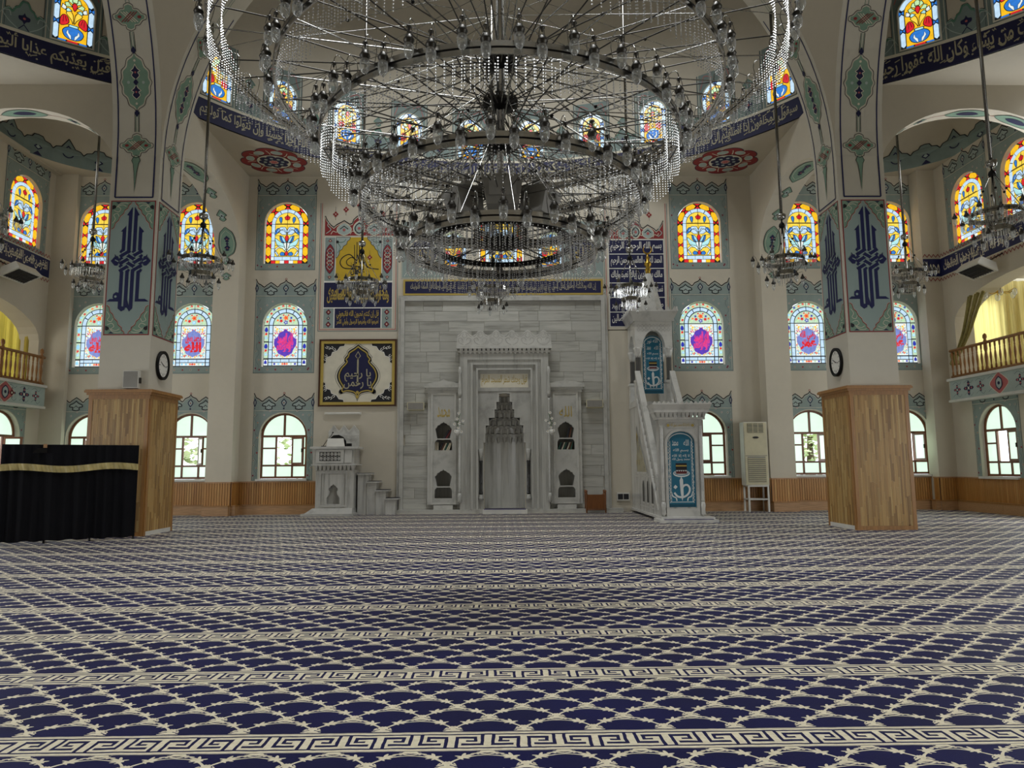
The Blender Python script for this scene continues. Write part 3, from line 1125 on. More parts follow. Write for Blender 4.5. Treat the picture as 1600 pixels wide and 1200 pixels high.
def ring_band(parent, f, a0, a1, texts):
    A = Art(f, 0.01, 0.004)
    u0, u1 = radians(a0) * RR, radians(a1) * RR
    A.rect(u0, u1, ZC - 0.0, 11.64, 'navy_paint', 0, 50)
    A.rect(u0, u1, 11.60, 11.68, 'cream_paint', 1, 50)
    for i in range(50):
        ua, ub = u0 + (u1 - u0) * i / 50, u0 + (u1 - u0) * (i + 1) / 50
        A.b.add([f(ua, ZC, 0.012), f(ub, ZC, 0.012), f(ub, ZC, -0.05), f(ua, ZC, -0.05)], [(0, 1, 2, 3)], 'navy_paint')
    for txt, c, w in texts:
        uc = radians(c) * RR
        A.text(txt, uc - w / 2, uc + w / 2, 11.07, 11.58, 'gold_pale', 2, 0.02)
        vowel_marks(A, uc - w / 2, uc + w / 2, 11.06, 11.58, 'gold_pale', 3, int(w * 9))
    return A.build('calligraphy_band', parent)


def drum_crown(A, u0, u1, z0=11.68):
    """teal cresting painted between two drum windows"""
    w = (u1 - u0)
    def P(pts): return [(u0 + p * w, z0 + q) for p, q in pts]
    top = [(0, 0), (0, .42), (.10, .46), (.18, .40), (.26, .52), (.34, .56), (.42, .70), (.5, .72)]
    pts = smooth([p for p in top[1:]], 3)
    full = [(0, 0)] + pts + [(1 - p, q) for p, q in pts[::-1][1:]] + [(1, 0)]
    A.poly(P(full[::-1]), 'teal_deep', 1)
    A.stroke(P(pts + [(1 - p, q) for p, q in pts[::-1][1:]]), 0.045, 'green_deep', 2)
    A.stroke(P([(p, q + .035) for p, q in pts + [(1 - p, q) for p, q in pts[::-1][1:]]]), 0.012, 'black_paint', 2)
    uc = (u0 + u1) / 2
    dm = sym(smooth([(0, -.16), (.09, -.10), (.07, -.03), (.16, .0), (.10, .08), (0, .17)], 3))
    A.outlined(shift(dm, uc, z0 + .96, .9), 'teal_deep', 'green_deep', 0.02, 1)
    A.poly(shift(sym(smooth([(0, -.2), (.05, -.1), (.14, -.05), (.15, .06), (.05, .1), (0, .2)], 3)), uc, z0 + .3, .75), 'navy_paint', 3)
    A.disc(uc, z0 + .3, .03, 'rose_paint', 4, 6)
    for sg in (-1, 1):
        A.stroke(smooth([(uc + sg * .12, z0 + .02), (uc + sg * .3, z0 + .16), (uc + sg * .42, z0 + .34), (uc + sg * .3, z0 + .4), (uc + sg * .26, z0 + .28)], 4), 0.018, 'teal_light', 3)
        A.stroke([(uc, z0 + .15), (uc + sg * .1, z0 + .02)], 0.02, 'navy_paint', 3)
        A.stroke(smooth([(uc + sg * .2, z0 + .5), (uc + sg * .38, z0 + .42), (uc + sg * .5, z0 + .2)], 3), 0.014, 'teal_light', 3)


FRONT_RING = [-52, -40.6, -29, -17.4, -5.8, 5.8, 17.4, 29, 40.6, 52]
apse, f_apse = half_dome('wall_apse_front', 0, RC, 0.0, -66, 66)
ring_band(apse, f_apse, -66, 66, [('فإن تطيعوا يؤتكم الله أجرا حسنا وإن تتولوا كما توليتم', -40.5, 5.0), ('من قبل يعذبكم عذابا أليما ليس على الأعمى حرج ولا على الأعرج حرج', -9, 5.6), ('إن الله كان عليما حكيما', 18, 4.0), ('سيقول المخلفون إذا انطلقتم إلى مغانم لتأخذوها ذرونا نتبعكم', 40.5, 5.0)])
apL, f_apL = half_dome('wall_apse_left', -4.75, CY, -pi / 2, -66, 66)
apR, f_apR = half_dome('wall_apse_right', 4.75, CY, pi / 2, -66, 66)
ring_band(apL, f_apL, -20, 66, [('من قبل يعذبكم عذابا أليما ليس على', 52, 3.9), ('ومن يتول يعذبه عذابا أليما لقد رضي الله', 30, 4.0)])
ring_band(apR, f_apR, -66, 20, [('لمن يشاء ويعذب من يشاء وكان الله غفورا رحيما سيقول', -51, 5.4), ('ولله ملك السموات والأرض يغفر', -26, 3.6)])
LEFT_RING = [56.0, 45.0, 34.0]
RIGHT_RING = [-56.0, -45.0, -34.0]
for o, f, angs in ((apse, f_apse, FRONT_RING), (apL, f_apL, LEFT_RING), (apR, f_apR, RIGHT_RING)):
    A = Art(f, 0.006, 0.004)
    aa = sorted(angs)
    gaps = list(zip(aa[:-1], aa[1:]))
    if o is not apse: gaps += [(aa[-1], aa[-1] + 11), (aa[0] - 11, aa[0])]
    for a, c in gaps:
        drum_crown(A, radians(a) * RR + .60, radians(c) * RR - .60)
    for a in angs:
        uc = radians(a) * RR
        A.rect(uc - .6, uc + .6, 11.68, 13.5, 'teal_deep', 0, 4)
        for e in (-.6, .6, -.55, .55):
            A.stroke([(uc + e, 11.68), (uc + e, 13.5)], 0.014, 'black_paint' if abs(e) > .58 else 'cream_paint', 1)
        crown = [(-.6, 13.5), (-.3, 13.55), (0, 14.0), (.3, 13.55), (.6, 13.5)]
        A.poly(sym([(0, 13.45), (.6, 13.45), (.6, 13.6), (.42, 13.66), (.36, 13.9), (.2, 14.0), (0, 14.25)]), 'teal_deep', 0)
        A.stroke([(.6, 13.6), (.42, 13.66), (.36, 13.9), (.2, 14.0), (0, 14.25), (-.2, 14.0), (-.36, 13.9), (-.42, 13.66), (-.6, 13.6)], 0.03, 'black_paint', 2)
        for sg in (-1, 1):
            A.stroke(smooth([(uc + sg * .1, 13.3), (uc + sg * .35, 13.42), (uc + sg * .42, 13.2), (uc + sg * .5, 13.0)], 3), 0.02, 'rose_paint', 2)
    A.build('painted_cresting', o)

# corner caps with the dark teal cresting
for sx in (-1, 1):
    cx, cy, r = sx * 11.8, 19.4, 2.72
    f = ring_map(cx, cy, r, 0.0)
    mb = MB(); n = 48
    prof = [(r, ZC)] + [(r * cos(pi / 2 * k / 8), ZC + .9 + 1.5 * sin(pi / 2 * k / 8)) for k in range(9)]
    mb.lathe([(q, z) for q, z in prof], 'vault_plaster', (cx, cy, 0), n, True, False)
    o = mb.build('ceiling_corner_cap', kind='structure')
    A = Art(f, 0.012, 0.004)
    u1 = pi * r
    A.rect(-u1, u1, ZC, ZC + .42, 'teal_deep', 0, 60)
    k = 20
    for i in range(k):
        uc = -u1 + 2 * u1 * (i + .5) / k; w = u1 / k
        big = i % 2
        hh = .86 if big else .68
        top = [(0, .3), (w, .42), (w * .8, .52), (w * .45, .56), (w * .3, .66), (0, hh)]
        A.poly([(uc + p, ZC + q) for p, q in sym(top)], 'teal_deep', 1)
        A.stroke([(uc + p, ZC + q) for p, q in top[1:]] , 0.03, 'black_paint', 2)
        A.stroke([(uc - p, ZC + q) for p, q in top[1:]], 0.03, 'black_paint', 2)
        if big:
            A.stroke(shift(sym(smooth([(0, -.18), (.10, -.14), (.16, -.02), (.10, .08), (0, .2)], 3)), uc, ZC + .42, 1.0), 0.035, 'navy_paint', 3, True)
        else:
            A.outlined(shift(sym([(0, -.13), (.1, -.06), (.04, 0), (.1, .06), (0, .15)]), uc, ZC + .34, 1.0), 'teal_light', 'navy_paint', 0.035, 3)
            A.poly([(uc - .14, ZC + .02), (uc + .14, ZC + .02), (uc, ZC + .16)], 'navy_paint', 3)
    A.build('painted_cresting', o)

# red medallions on the soffit corners
for sx in (-1, 1):
    cx, cy = sx * 7.12, 21.05
    A = Art(lambda u, v, d, cx=cx, cy=cy: (cx + u, cy + v, ZC - d), 0.005, 0.003)
    def star(r, amp, n=8, k=96): return [((r + amp * abs(cos(n / 2 * (2 * pi * i / k))) ** .6) * cos(2 * pi * i / k), (r + amp * abs(cos(n / 2 * (2 * pi * i / k))) ** .6) * sin(2 * pi * i / k)) for i in range(k)]
    el = lambda P, kx=1.0, ky=.92: [(u * kx, v * ky) for u, v in P]
    A.outlined(el(star(.86, .16)), 'red_paint', 'navy_paint', 0.02, 0)
    for i in range(8):
        a = 2 * pi * (i + .5) / 8
        A.outlined(shift([(.17 * cos(t * pi / 6), .12 * sin(t * pi / 6)) for t in range(12)], .70 * cos(a), .66 * sin(a), 1, 1, a + pi / 2), 'teal_light', 'cream_paint', 0.015, 2)
        A.stroke(smooth([(.52 * cos(a - .3), .5 * sin(a - .3)), (.66 * cos(a - .33), .62 * sin(a - .33)), (.82 * cos(a - .4), .78 * sin(a - .4))], 3), 0.025, 'cream_paint', 2)
    A.outlined(el([(.52 * cos(2 * pi * i / 40), .52 * sin(2 * pi * i / 40)) for i in range(40)]), 'cream_paint', 'black_paint', 0.02, 4)
    A.poly(el(star(.36, .10)), 'navy_paint', 6)
    for i in range(8):
        a = 2 * pi * i / 8
        A.disc(.27 * cos(a), .25 * sin(a), .055, 'teal_light', 7, 8)
    A.outlined(el(star(.09, .05)), 'rose_paint', 'cream_paint', 0.012, 7)
    A.build('painted_medallion', ceiling)


# ------------------------------------------------------------------ pillars
def lam_face(mb, x0, x1, y, z0, z1, axis, sgn, rng):
    """narrow finger-jointed strips, each its own little block"""
    n = 30; w = (x1 - x0) / n
    for i in range(n):
        z = z0 - rng.random() * .5
        while z < z1:
            h = .35 + rng.random() * .45
            a, c = max(z, z0), min(z + h, z1)
            if c - a > .02:
                p0, p1 = x0 + i * w + .0008, x0 + (i + 1) * w - .0008
                d = .012 if i % 2 else .011
                ya, yb = (y, y + sgn * d)
                lo, hi = min(ya, yb), max(ya, yb)
                if axis == 'x': mb.box(p0, p1, lo, hi, a + .001, c - .001, 'lamella_wood')
                else: mb.box(lo, hi, p0, p1, a + .001, c - .001, 'lamella_wood')
            z += h


KUFIC = {}


def kufic_panel(A, w, h):
    """blue knotted square script on a pale panel; w x h metres, origin at the middle"""
    A.rect(-w / 2, w / 2, -h / 2, h / 2, 'red_paint', 0)
    A.rect(-w / 2 + .025, w / 2 - .025, -h / 2 + .025, h / 2 - .025, 'teal_panel', 1)
    # corner pieces
    for su in (-1, 1):
        for sv in (-1, 1):
            P = [(0, 0), (.43, 0), (.42, .05), (.37, .09), (.36, .16), (.29, .22), (.27, .30), (.20, .37), (.16, .48), (.10, .54), (.07, .66), (.02, .70), (0, .70)]
            P = [(su * (w / 2 - .03 - u * w), sv * (h / 2 - .03 - v * .93)) for u, v in P]
            Pp = P if su * sv > 0 else P[::-1]
            A.poly(Pp, 'green_paint', 2)
            A.stroke(P[1:-1], .022, 'red_paint', 3)
            A.stroke([(u * .985, v * .99) for u, v in P[1:-1]], .008, 'cream_paint', 3)
            c0 = (su * (w / 2 - .03), sv * (h / 2 - .03))
            def Q(u, v): return (c0[0] - su * u * w, c0[1] - sv * v * .93)
            A.stroke([Q(*p) for p in smooth([(.03, .55), (.09, .44), (.05, .34), (.13, .30), (.17, .38)], 4)], .012, 'cream_paint', 4)
            A.stroke([Q(*p) for p in smooth([(.05, .22), (.15, .26), (.20, .18), (.14, .12), (.24, .08), (.32, .12)], 4)], .012, 'cream_paint', 4)
            A.stroke([Q(*p) for p in smooth([(.10, .15), (.17, .06), (.28, .03), (.36, .05)], 4)], .012, 'cream_paint', 4)
            A.poly([Q(*p) for p in ([(.01, .2), (.08, .17), (.10, .12), (.05, .08), (.01, .1)] if su * sv > 0 else [(.01, .2), (.08, .17), (.10, .12), (.05, .08), (.01, .1)][::-1])], 'black_paint', 4)
            A.poly([Q(*p) for p in [(.08, .01), (.2, .01), (.14, .055)]], 'navy_paint', 4)
    # script: coordinates as fractions of the panel (u right, v down) traced by eye
    def T(pts): return [((u - .5) * w, (.5 - v) * h) for u, v in pts]
    N = 'navy_bright'
    bw = .078
    cu = [.335, .455, .575, .695]                       # four stems
    tops = [(.245, .215), (.115, .06), (.06, .115), (.215, .245)]
    for i, c in enumerate(cu):
        t0 = [(.225, .20), (.10, .055), (.055, .10), (.20, .225)][i]
        A.poly(T([(c - bw / 2, .39), (c + bw / 2, .39), (c + bw / 2, t0[1]), (c - bw / 2, t0[0])]), N, 3)
    A.poly(T([(.255, .235), (.345, .235), (.375, .19)][::1]), N, 3); A.poly(T([(.655, .19), (.775, .235), (.70, .25)]), N, 3)
    A.poly(T([(.375, .11), (.45, .12), (.495, .045)]), N, 3); A.poly(T([(.535, .045), (.655, .11), (.58, .12)]), N, 3)
    # knot lattice: two families of slanting bars woven over and under
    cx_, cy_ = .515, .455
    kx, ky = (cx_ - .5) * w, (.5 - cy_) * h
    sl, bwid = .62, .076
    cs_ = [-.255, -.085, .085, .255]
    def seg(fam, c, x0, x1, lay, m, wd):
        A.stroke([(kx + x0, ky + fam * sl * x0 + c), (kx + x1, ky + fam * sl * x1 + c)], wd, m, lay)
    for fam in (1, -1):
        for c in cs_:
            xs_ = []
            lo_, hi_ = (-.24 - c) / (fam * sl), (.24 - c) / (fam * sl)
            if lo_ > hi_: lo_, hi_ = hi_, lo_
            x0, x1 = max(-.25, lo_), min(.25, hi_)
            if x1 - x0 > .05: seg(fam, c, x0, x1, 4 if fam > 0 else 4.2, N, bwid)
    for i, ca in enumerate(cs_):
        for j, cb in enumerate(cs_):
            x = (cb - ca) / (2 * sl); y = (ca + cb) / 2
            if abs(x) > .23 or abs(y) > .23: continue
            fam, c = (1, ca) if (i + j) % 2 else (-1, cb)
            seg(fam, c, x - .05, x + .05, 5, 'teal_panel', bwid + .05)
            seg(fam, c, x - .075, x + .075, 6, N, bwid)
    # side buds
    for sg in (-1, 1):
        P = [(cx_ + sg * .24, cy_), (cx_ + sg * .29, cy_ - .035), (cx_ + sg * .35, cy_ - .035), (cx_ + sg * .44, cy_), (cx_ + sg * .35, cy_ + .035), (cx_ + sg * .29, cy_ + .035)]
        A.poly(T(P if sg > 0 else P[::-1]), N, 6)
        A.stroke(T([(cx_ + sg * .27, cy_ + .005), (cx_ + sg * .345, cy_ - .008)]), .022 * w, 'teal_panel', 7)
        A.poly(T([(cx_ + sg * .31, cy_ - .03), (cx_ + sg * .36, cy_ - .052), (cx_ + sg * .35, cy_ - .02)][::sg]), N, 6)
    # lower stems
    lo = [.325, .445, .565, .69]
    bot = [.79, .80, .80, .735]
    for i, c in enumerate(lo):
        A.poly(T([(c - bw / 2, bot[i]), (c + bw / 2, bot[i]), (c + bw / 2, .52), (c - bw / 2, .53)]), N, 3)
    A.poly(T([(.286, .79), (.286, .805), (.365, .828), (.44, .815), (.445, .80), (.484, .79), (.484, .74), (.406, .74), (.406, .79), (.364, .79), (.364, .70), (.286, .70)]), N, 4)
    A.poly(T([(.526, .74), (.526, .79), (.484, .74), (.484, .80), (.54, .828), (.604, .805), (.604, .74)]), N, 4)
    A.poly(T([(.286, .755), (.03, .755), (.10, .735), (.286, .735)]), N, 3)
    A.poly(T([(.19, .74), (.16, .725), (.17, .70), (.23, .685), (.286, .69), (.286, .745)]), N, 4)
    A.disc(*T([(.225, .718)])[0], .028, 'teal_panel', 5, 10)
    A.poly(T([(.65, .755), (.96, .755), (.87, .735), (.65, .735)]), N, 3)


KW_, KH_ = 1.02, 3.13
_A = Art(); kufic_panel(_A, KW_, KH_); KUFIC_MESH = _A.mesh('kufic_panel')


def pillar(px, py, front, label):
    root = empty('pillar', (px, py, 0), kind='structure')
    root['label'] = label; root['category'] = 'pillar'
    h = 0.555
    mb = MB(); mb.box(-h, h, -h, h, 3.0, SP, 'pillar_plaster'); mb.box(-h * .98, h * .98, -h * .98, h * .98, 0, 3.05, 'pillar_plaster')
    mb.build('shaft', root)
    if not front:
        return root
    k = 0.655
    mb = MB(); rng = random.Random(int(px * 10))
    lam_face(mb, -k + .06, k - .06, -k, .09, 2.98, 'x', -1, rng)
    for sg in (-1, 1):
        lam_face(mb, -k + .06, k - .06, sg * k, .09, 2.98, 'y', sg, rng)
    mb.build('wood_strips', root, kind='stuff')
    mb = MB()
    for sg in (-1, 1):
        for s2 in (-1, 1):
            mb.box(min(sg * k, sg * (k - .075)), max(sg * k, sg * (k - .075)) , min(s2 * (k + .02), s2 * (k - .07)), max(s2 * (k + .02), s2 * (k - .07)), 0.0, 3.05, 'trim_wood')
            mb.box(min(sg * (k + .02), sg * (k - .05)), max(sg * (k + .02), sg * (k - .05)), min(s2 * k, s2 * (k - .075)), max(s2 * k, s2 * (k - .075)), 0.0, 3.05, 'trim_wood')
    for z0, z1, e in ((0, .09, .015), (2.97, 3.06, .018)):
        mb.box(-k - e, k + e, -k - e, -k + .03, z0, z1, 'trim_wood')
        for sg in (-1, 1):
            mb.box(min(sg * (k + e), sg * (k - .03)), max(sg * (k + e), sg * (k - .03)), -k, k, z0, z1, 'trim_wood' if z0 > 1 else 'sill_white')
    mb.build('corner_trim', root)
    mb = MB(); mb.box(-k - .05, k + .05, -k - .05, k + .05, 3.06, 3.11, 'trim_wood'); mb.box(-k - .085, k + .085, -k - .085, k + .085, 3.11, 3.16, 'trim_wood'); mb.box(-k - .07, k + .07, -k - .07, k + .07, 3.16, 3.18, 'trim_wood')
    mb.build('cornice', root)
    put('script_panel', KUFIC_MESH, root, (0, -h, 5.98))
    side = 1 if px < 0 else -1
    put('script_panel', KUFIC_MESH, root, (side * h, 0, 5.98), radians(90) * side)
    mb = MB()
    mb.tube([(-.43, -h - .004, 7.62), (.43, -h - .004, 7.62)], .014, 'navy_bright', 4)
    for sg in (-1, 1):
        mb.tube([(sg * .43, -h - .004, 7.62), (sg * .43, -h - .004, SP)], .012, 'navy_bright', 4)
    mb.build('painted_border', root)
    return root


pillar(*pillar_xy[0], True, 'square pillar clad in wood strips beside the black curtain screen')
pillar(*pillar_xy[1], True, 'square pillar clad in wood strips at the right, nearest the white marble pulpit stair')
pillar(*pillar_xy[2], False, 'plain rear pillar behind the viewer on the left'); pillar(*pillar_xy[3], False, 'plain rear pillar behind the viewer on the right')


# ------------------------------------------------------------------ painted surrounds of the windows
def surround(w, v_bot, v_top, hole_a, hole_hs, hole_z=0.0):
    A = Art(local, 0.004, 0.002)
    a = hole_a + .02
    h = w / 2
    A.rect(-h, -a, v_bot, v_top, 'teal_paint', 0); A.rect(a, h, v_bot, v_top, 'teal_paint', 0)
    if v_bot < -0.03: A.rect(-a, a, v_bot, hole_z - .02, 'teal_paint', 0)
    n = 14
    for i in range(n):
        t0, t1 = pi * i / n, pi * (i + 1) / n
        A.b.add([local(a * cos(t0), hole_hs + a * sin(t0), .004), local(a * cos(t0), v_top, .004), local(a * cos(t1), v_top, .004), local(a * cos(t1), hole_hs + a * sin(t1), .004)], [(0, 1, 2, 3)], 'teal_paint')
    # cresting
    def edge(u):
        q = abs(u) / h
        pts = [(0, .52), (.04, .46), (.18, .40), (.26, .30), (.30, .30), (.36, .36), (.5, .45), (.64, .36), (.70, .30), (.74, .30), (.84, .38), (.94, .42), (.97, .50), (1, .56)]
        for (p0, z0), (p1, z1) in zip(pts[:-1], pts[1:]):
            if q <= p1: return z0 + (z1 - z0) * (q - p0) / (p1 - p0)
        return .5
    us = [-h + w * i / 56 for i in range(57)]
    for i in range(56):
        A.b.add([local(us[i], v_top, .004), local(us[i + 1], v_top, .004), local(us[i + 1], v_top + edge(us[i + 1]), .004), local(us[i], v_top + edge(us[i]), .004)], [(0, 1, 2, 3)], 'teal_paint')
    A.stroke([(u, v_top + edge(u)) for u in us], .028, 'black_paint', 2)
    A.stroke([(u, v_top + edge(u) - .035) for u in us], .010, 'cream_paint', 2)
    A.stroke([(-h, v_top), (h, v_top)], .014, 'cream_paint', 2); A.stroke([(-h, v_top - .018), (h, v_top - .018)], .008, 'line_paint', 2)
    A.disc(0, v_top + .56, .035, 'red_paint', 2, 8); A.disc(0, v_top + .56, .018, 'cream_paint', 3, 8)
    # palmettes
    pal = sym(smooth([(.0, -.13), (.10, -.10), (.09, -.03), (.19, -.01), (.17, .05), (.08, .09), (0, .16)], 3))
    for c in (-.5 * h, .5 * h):
        A.outlined(shift(pal, c, v_top + .17, 1.05), 'teal_light', 'black_paint', .03, 2)
        A.stroke(shift([(-.06, -.02), (0, .04), (.06, -.02)], c, v_top + .15), .02, 'black_paint', 4)
    bud = sym(smooth([(0, -.10), (.06, -.02), (.07, .04), (0, .13)], 3))
    for c in (0, -h + .035, h - .035):
        kx = .5 if c else 1.0
        A.outlined([(c + u * kx, v_top + .24 + v) for u, v in bud], 'teal_light', 'navy_paint', .028, 2)
        A.disc(c, v_top + .25, .022 * kx, 'red_paint', 4, 6)
        A.disc(c, v_top + .07, .03 * kx, 'navy_paint', 3, 6)
    # borders and vine with little flowers
    for sg in (-1, 1):
        A.stroke([(sg * (h - .015), v_bot), (sg * (h - .015), v_top + .45)], .012, 'line_paint', 2)
        A.stroke([(sg * (h - .04), v_bot + .03), (sg * (h - .04), v_top - .03)], .008, 'cream_paint', 2)
        um = sg * (a + h) / 2
        k = 26
        A.stroke([(um + .055 * sin(i * 1.25) , v_bot + .1 + (v_top - v_bot - .2) * i / k) for i in range(k + 1)], .010, 'line_paint', 2)
        m = 9
        for i in range(m):
            A.flower(um + .05 * (1 if i % 2 else -1), v_bot + .16 + (v_top - v_bot - .3) * i / (m - 1), .03, 3, 'cream_paint' if i % 3 else 'rose_paint', 'red_paint' if i % 2 else 'navy_paint')
        for q in (62, 48):
            t = radians(q)
            A.flower(sg * (a + .12) * cos(t) * 1.04, hole_hs + (a + .12) * sin(t) * 1.02, .028, 3)
    if v_bot < -.1:
        A.stroke([(-h, v_bot + .02), (h, v_bot + .02)], .012, 'line_paint', 2)
        for i in range(7):
            A.flower(-h + .2 + (w - .4) * i / 6, v_bot + .12, .03, 3, 'cream_paint' if i % 2 else 'rose_paint', 'red_paint' if i % 3 else 'navy_paint')
    return A.mesh('painted_surround')


SUR_TALL = surround(1.94, -.24, 2.28, AW, AS)
SUR_LOW = surround(1.90, -.06, 2.14, AW + .04, 1.34)

# ------------------------------------------------------------------ stained glass
def path_pt(a, hs, s, r):
    """along the arched border: s<0 left jamb (height), 0..pi arch, then right jamb.  s=('L',z) / ('A',deg) / ('R',z)"""
    k, q = s
    if k == 'L': return (-a + r, q)
    if k == 'R': return (a - r, q)
    t = radians(180 - q)
    return ((a - r) * cos(t), hs + (a - r) * sin(t))


class Glass:
    """a leaded window: single panes (shared meshes), the rest joined into one part"""
    def __init__(s, name):
        s.name = name; s.single = []; s.rest = MB(); s.lead = MB()

    def pane(s, pts, m, single=True, d=0.0):
        if single:
            mb = MB(); mb.prism(pts, local, .004, -.011, m); s.single.append(mb.mesh('pane'))
        else:
            s.rest.prism(pts, local, .004, -.011, m)

    def over(s, pts, m, lay=1, w=.016):
        """coloured piece with a lead outline, laid over the ground glass"""
        A = Art(local, .006, .003); A.poly(pts, m, lay * 2); A.stroke(pts, w, 'lead_came', lay * 2 + 1, True)
        k = len(s.rest.v)
        b_ = A.b
        for mi_, mname in enumerate(b_.mats):
            fs = [f for f, q in zip(b_.f, b_.fm) if q == mi_]
            if fs: s.rest.add(b_.v, fs, mname)

    def line(s, pts, w=.018, lay=2, m='lead_came'):
        A = Art(local, .006, .003); A.stroke(pts, w, m, lay); s.rest.add(A.b.v, A.b.f, m)

    def finish(s):
        s.m_rest = s.rest.mesh('glass_pieces'); s.m_lead = s.lead.mesh('lead_sheet')
        return s

    def place(s, parent):
        put('lead_frame', s.m_lead, parent)
        for me in s.single:
            put('pane', me, parent)
        put('glass_pieces', s.m_rest, parent, kind='stuff')


def backing(G, a, hs, t=.03):
    G.lead.prism(arch_loop(0, a, 0, hs, 18), local, -.012, -.012 - t, 'lead_came')


def band_cell(a, hs, s0, s1, r0, r1, point=0.0, n=4):
    """one border cell between path stations s0,s1 (same leg); point>0 makes pointed ends"""
    k = s0[0]; qs = [s0[1] + (s1[1] - s0[1]) * i / n for i in range(n + 1)]
    out = [path_pt(a, hs, (k, q), r0) for q in qs]; inn = [path_pt(a, hs, (k, q), r1) for q in qs][::-1]
    if point:
        rm = (r0 + r1) / 2; dq = (s1[1] - s0[1]); e = point
        out[0] = path_pt(a, hs, (k, s0[1] + dq * e), r0); out[-1] = path_pt(a, hs, (k, s1[1] - dq * e), r0)
        inn[0] = path_pt(a, hs, (k, s1[1] - dq * e), r1); inn[-1] = path_pt(a, hs, (k, s0[1] + dq * e), r1)
        out = [path_pt(a, hs, s0, rm)] + out + [path_pt(a, hs, s1, rm)]
    return out + inn


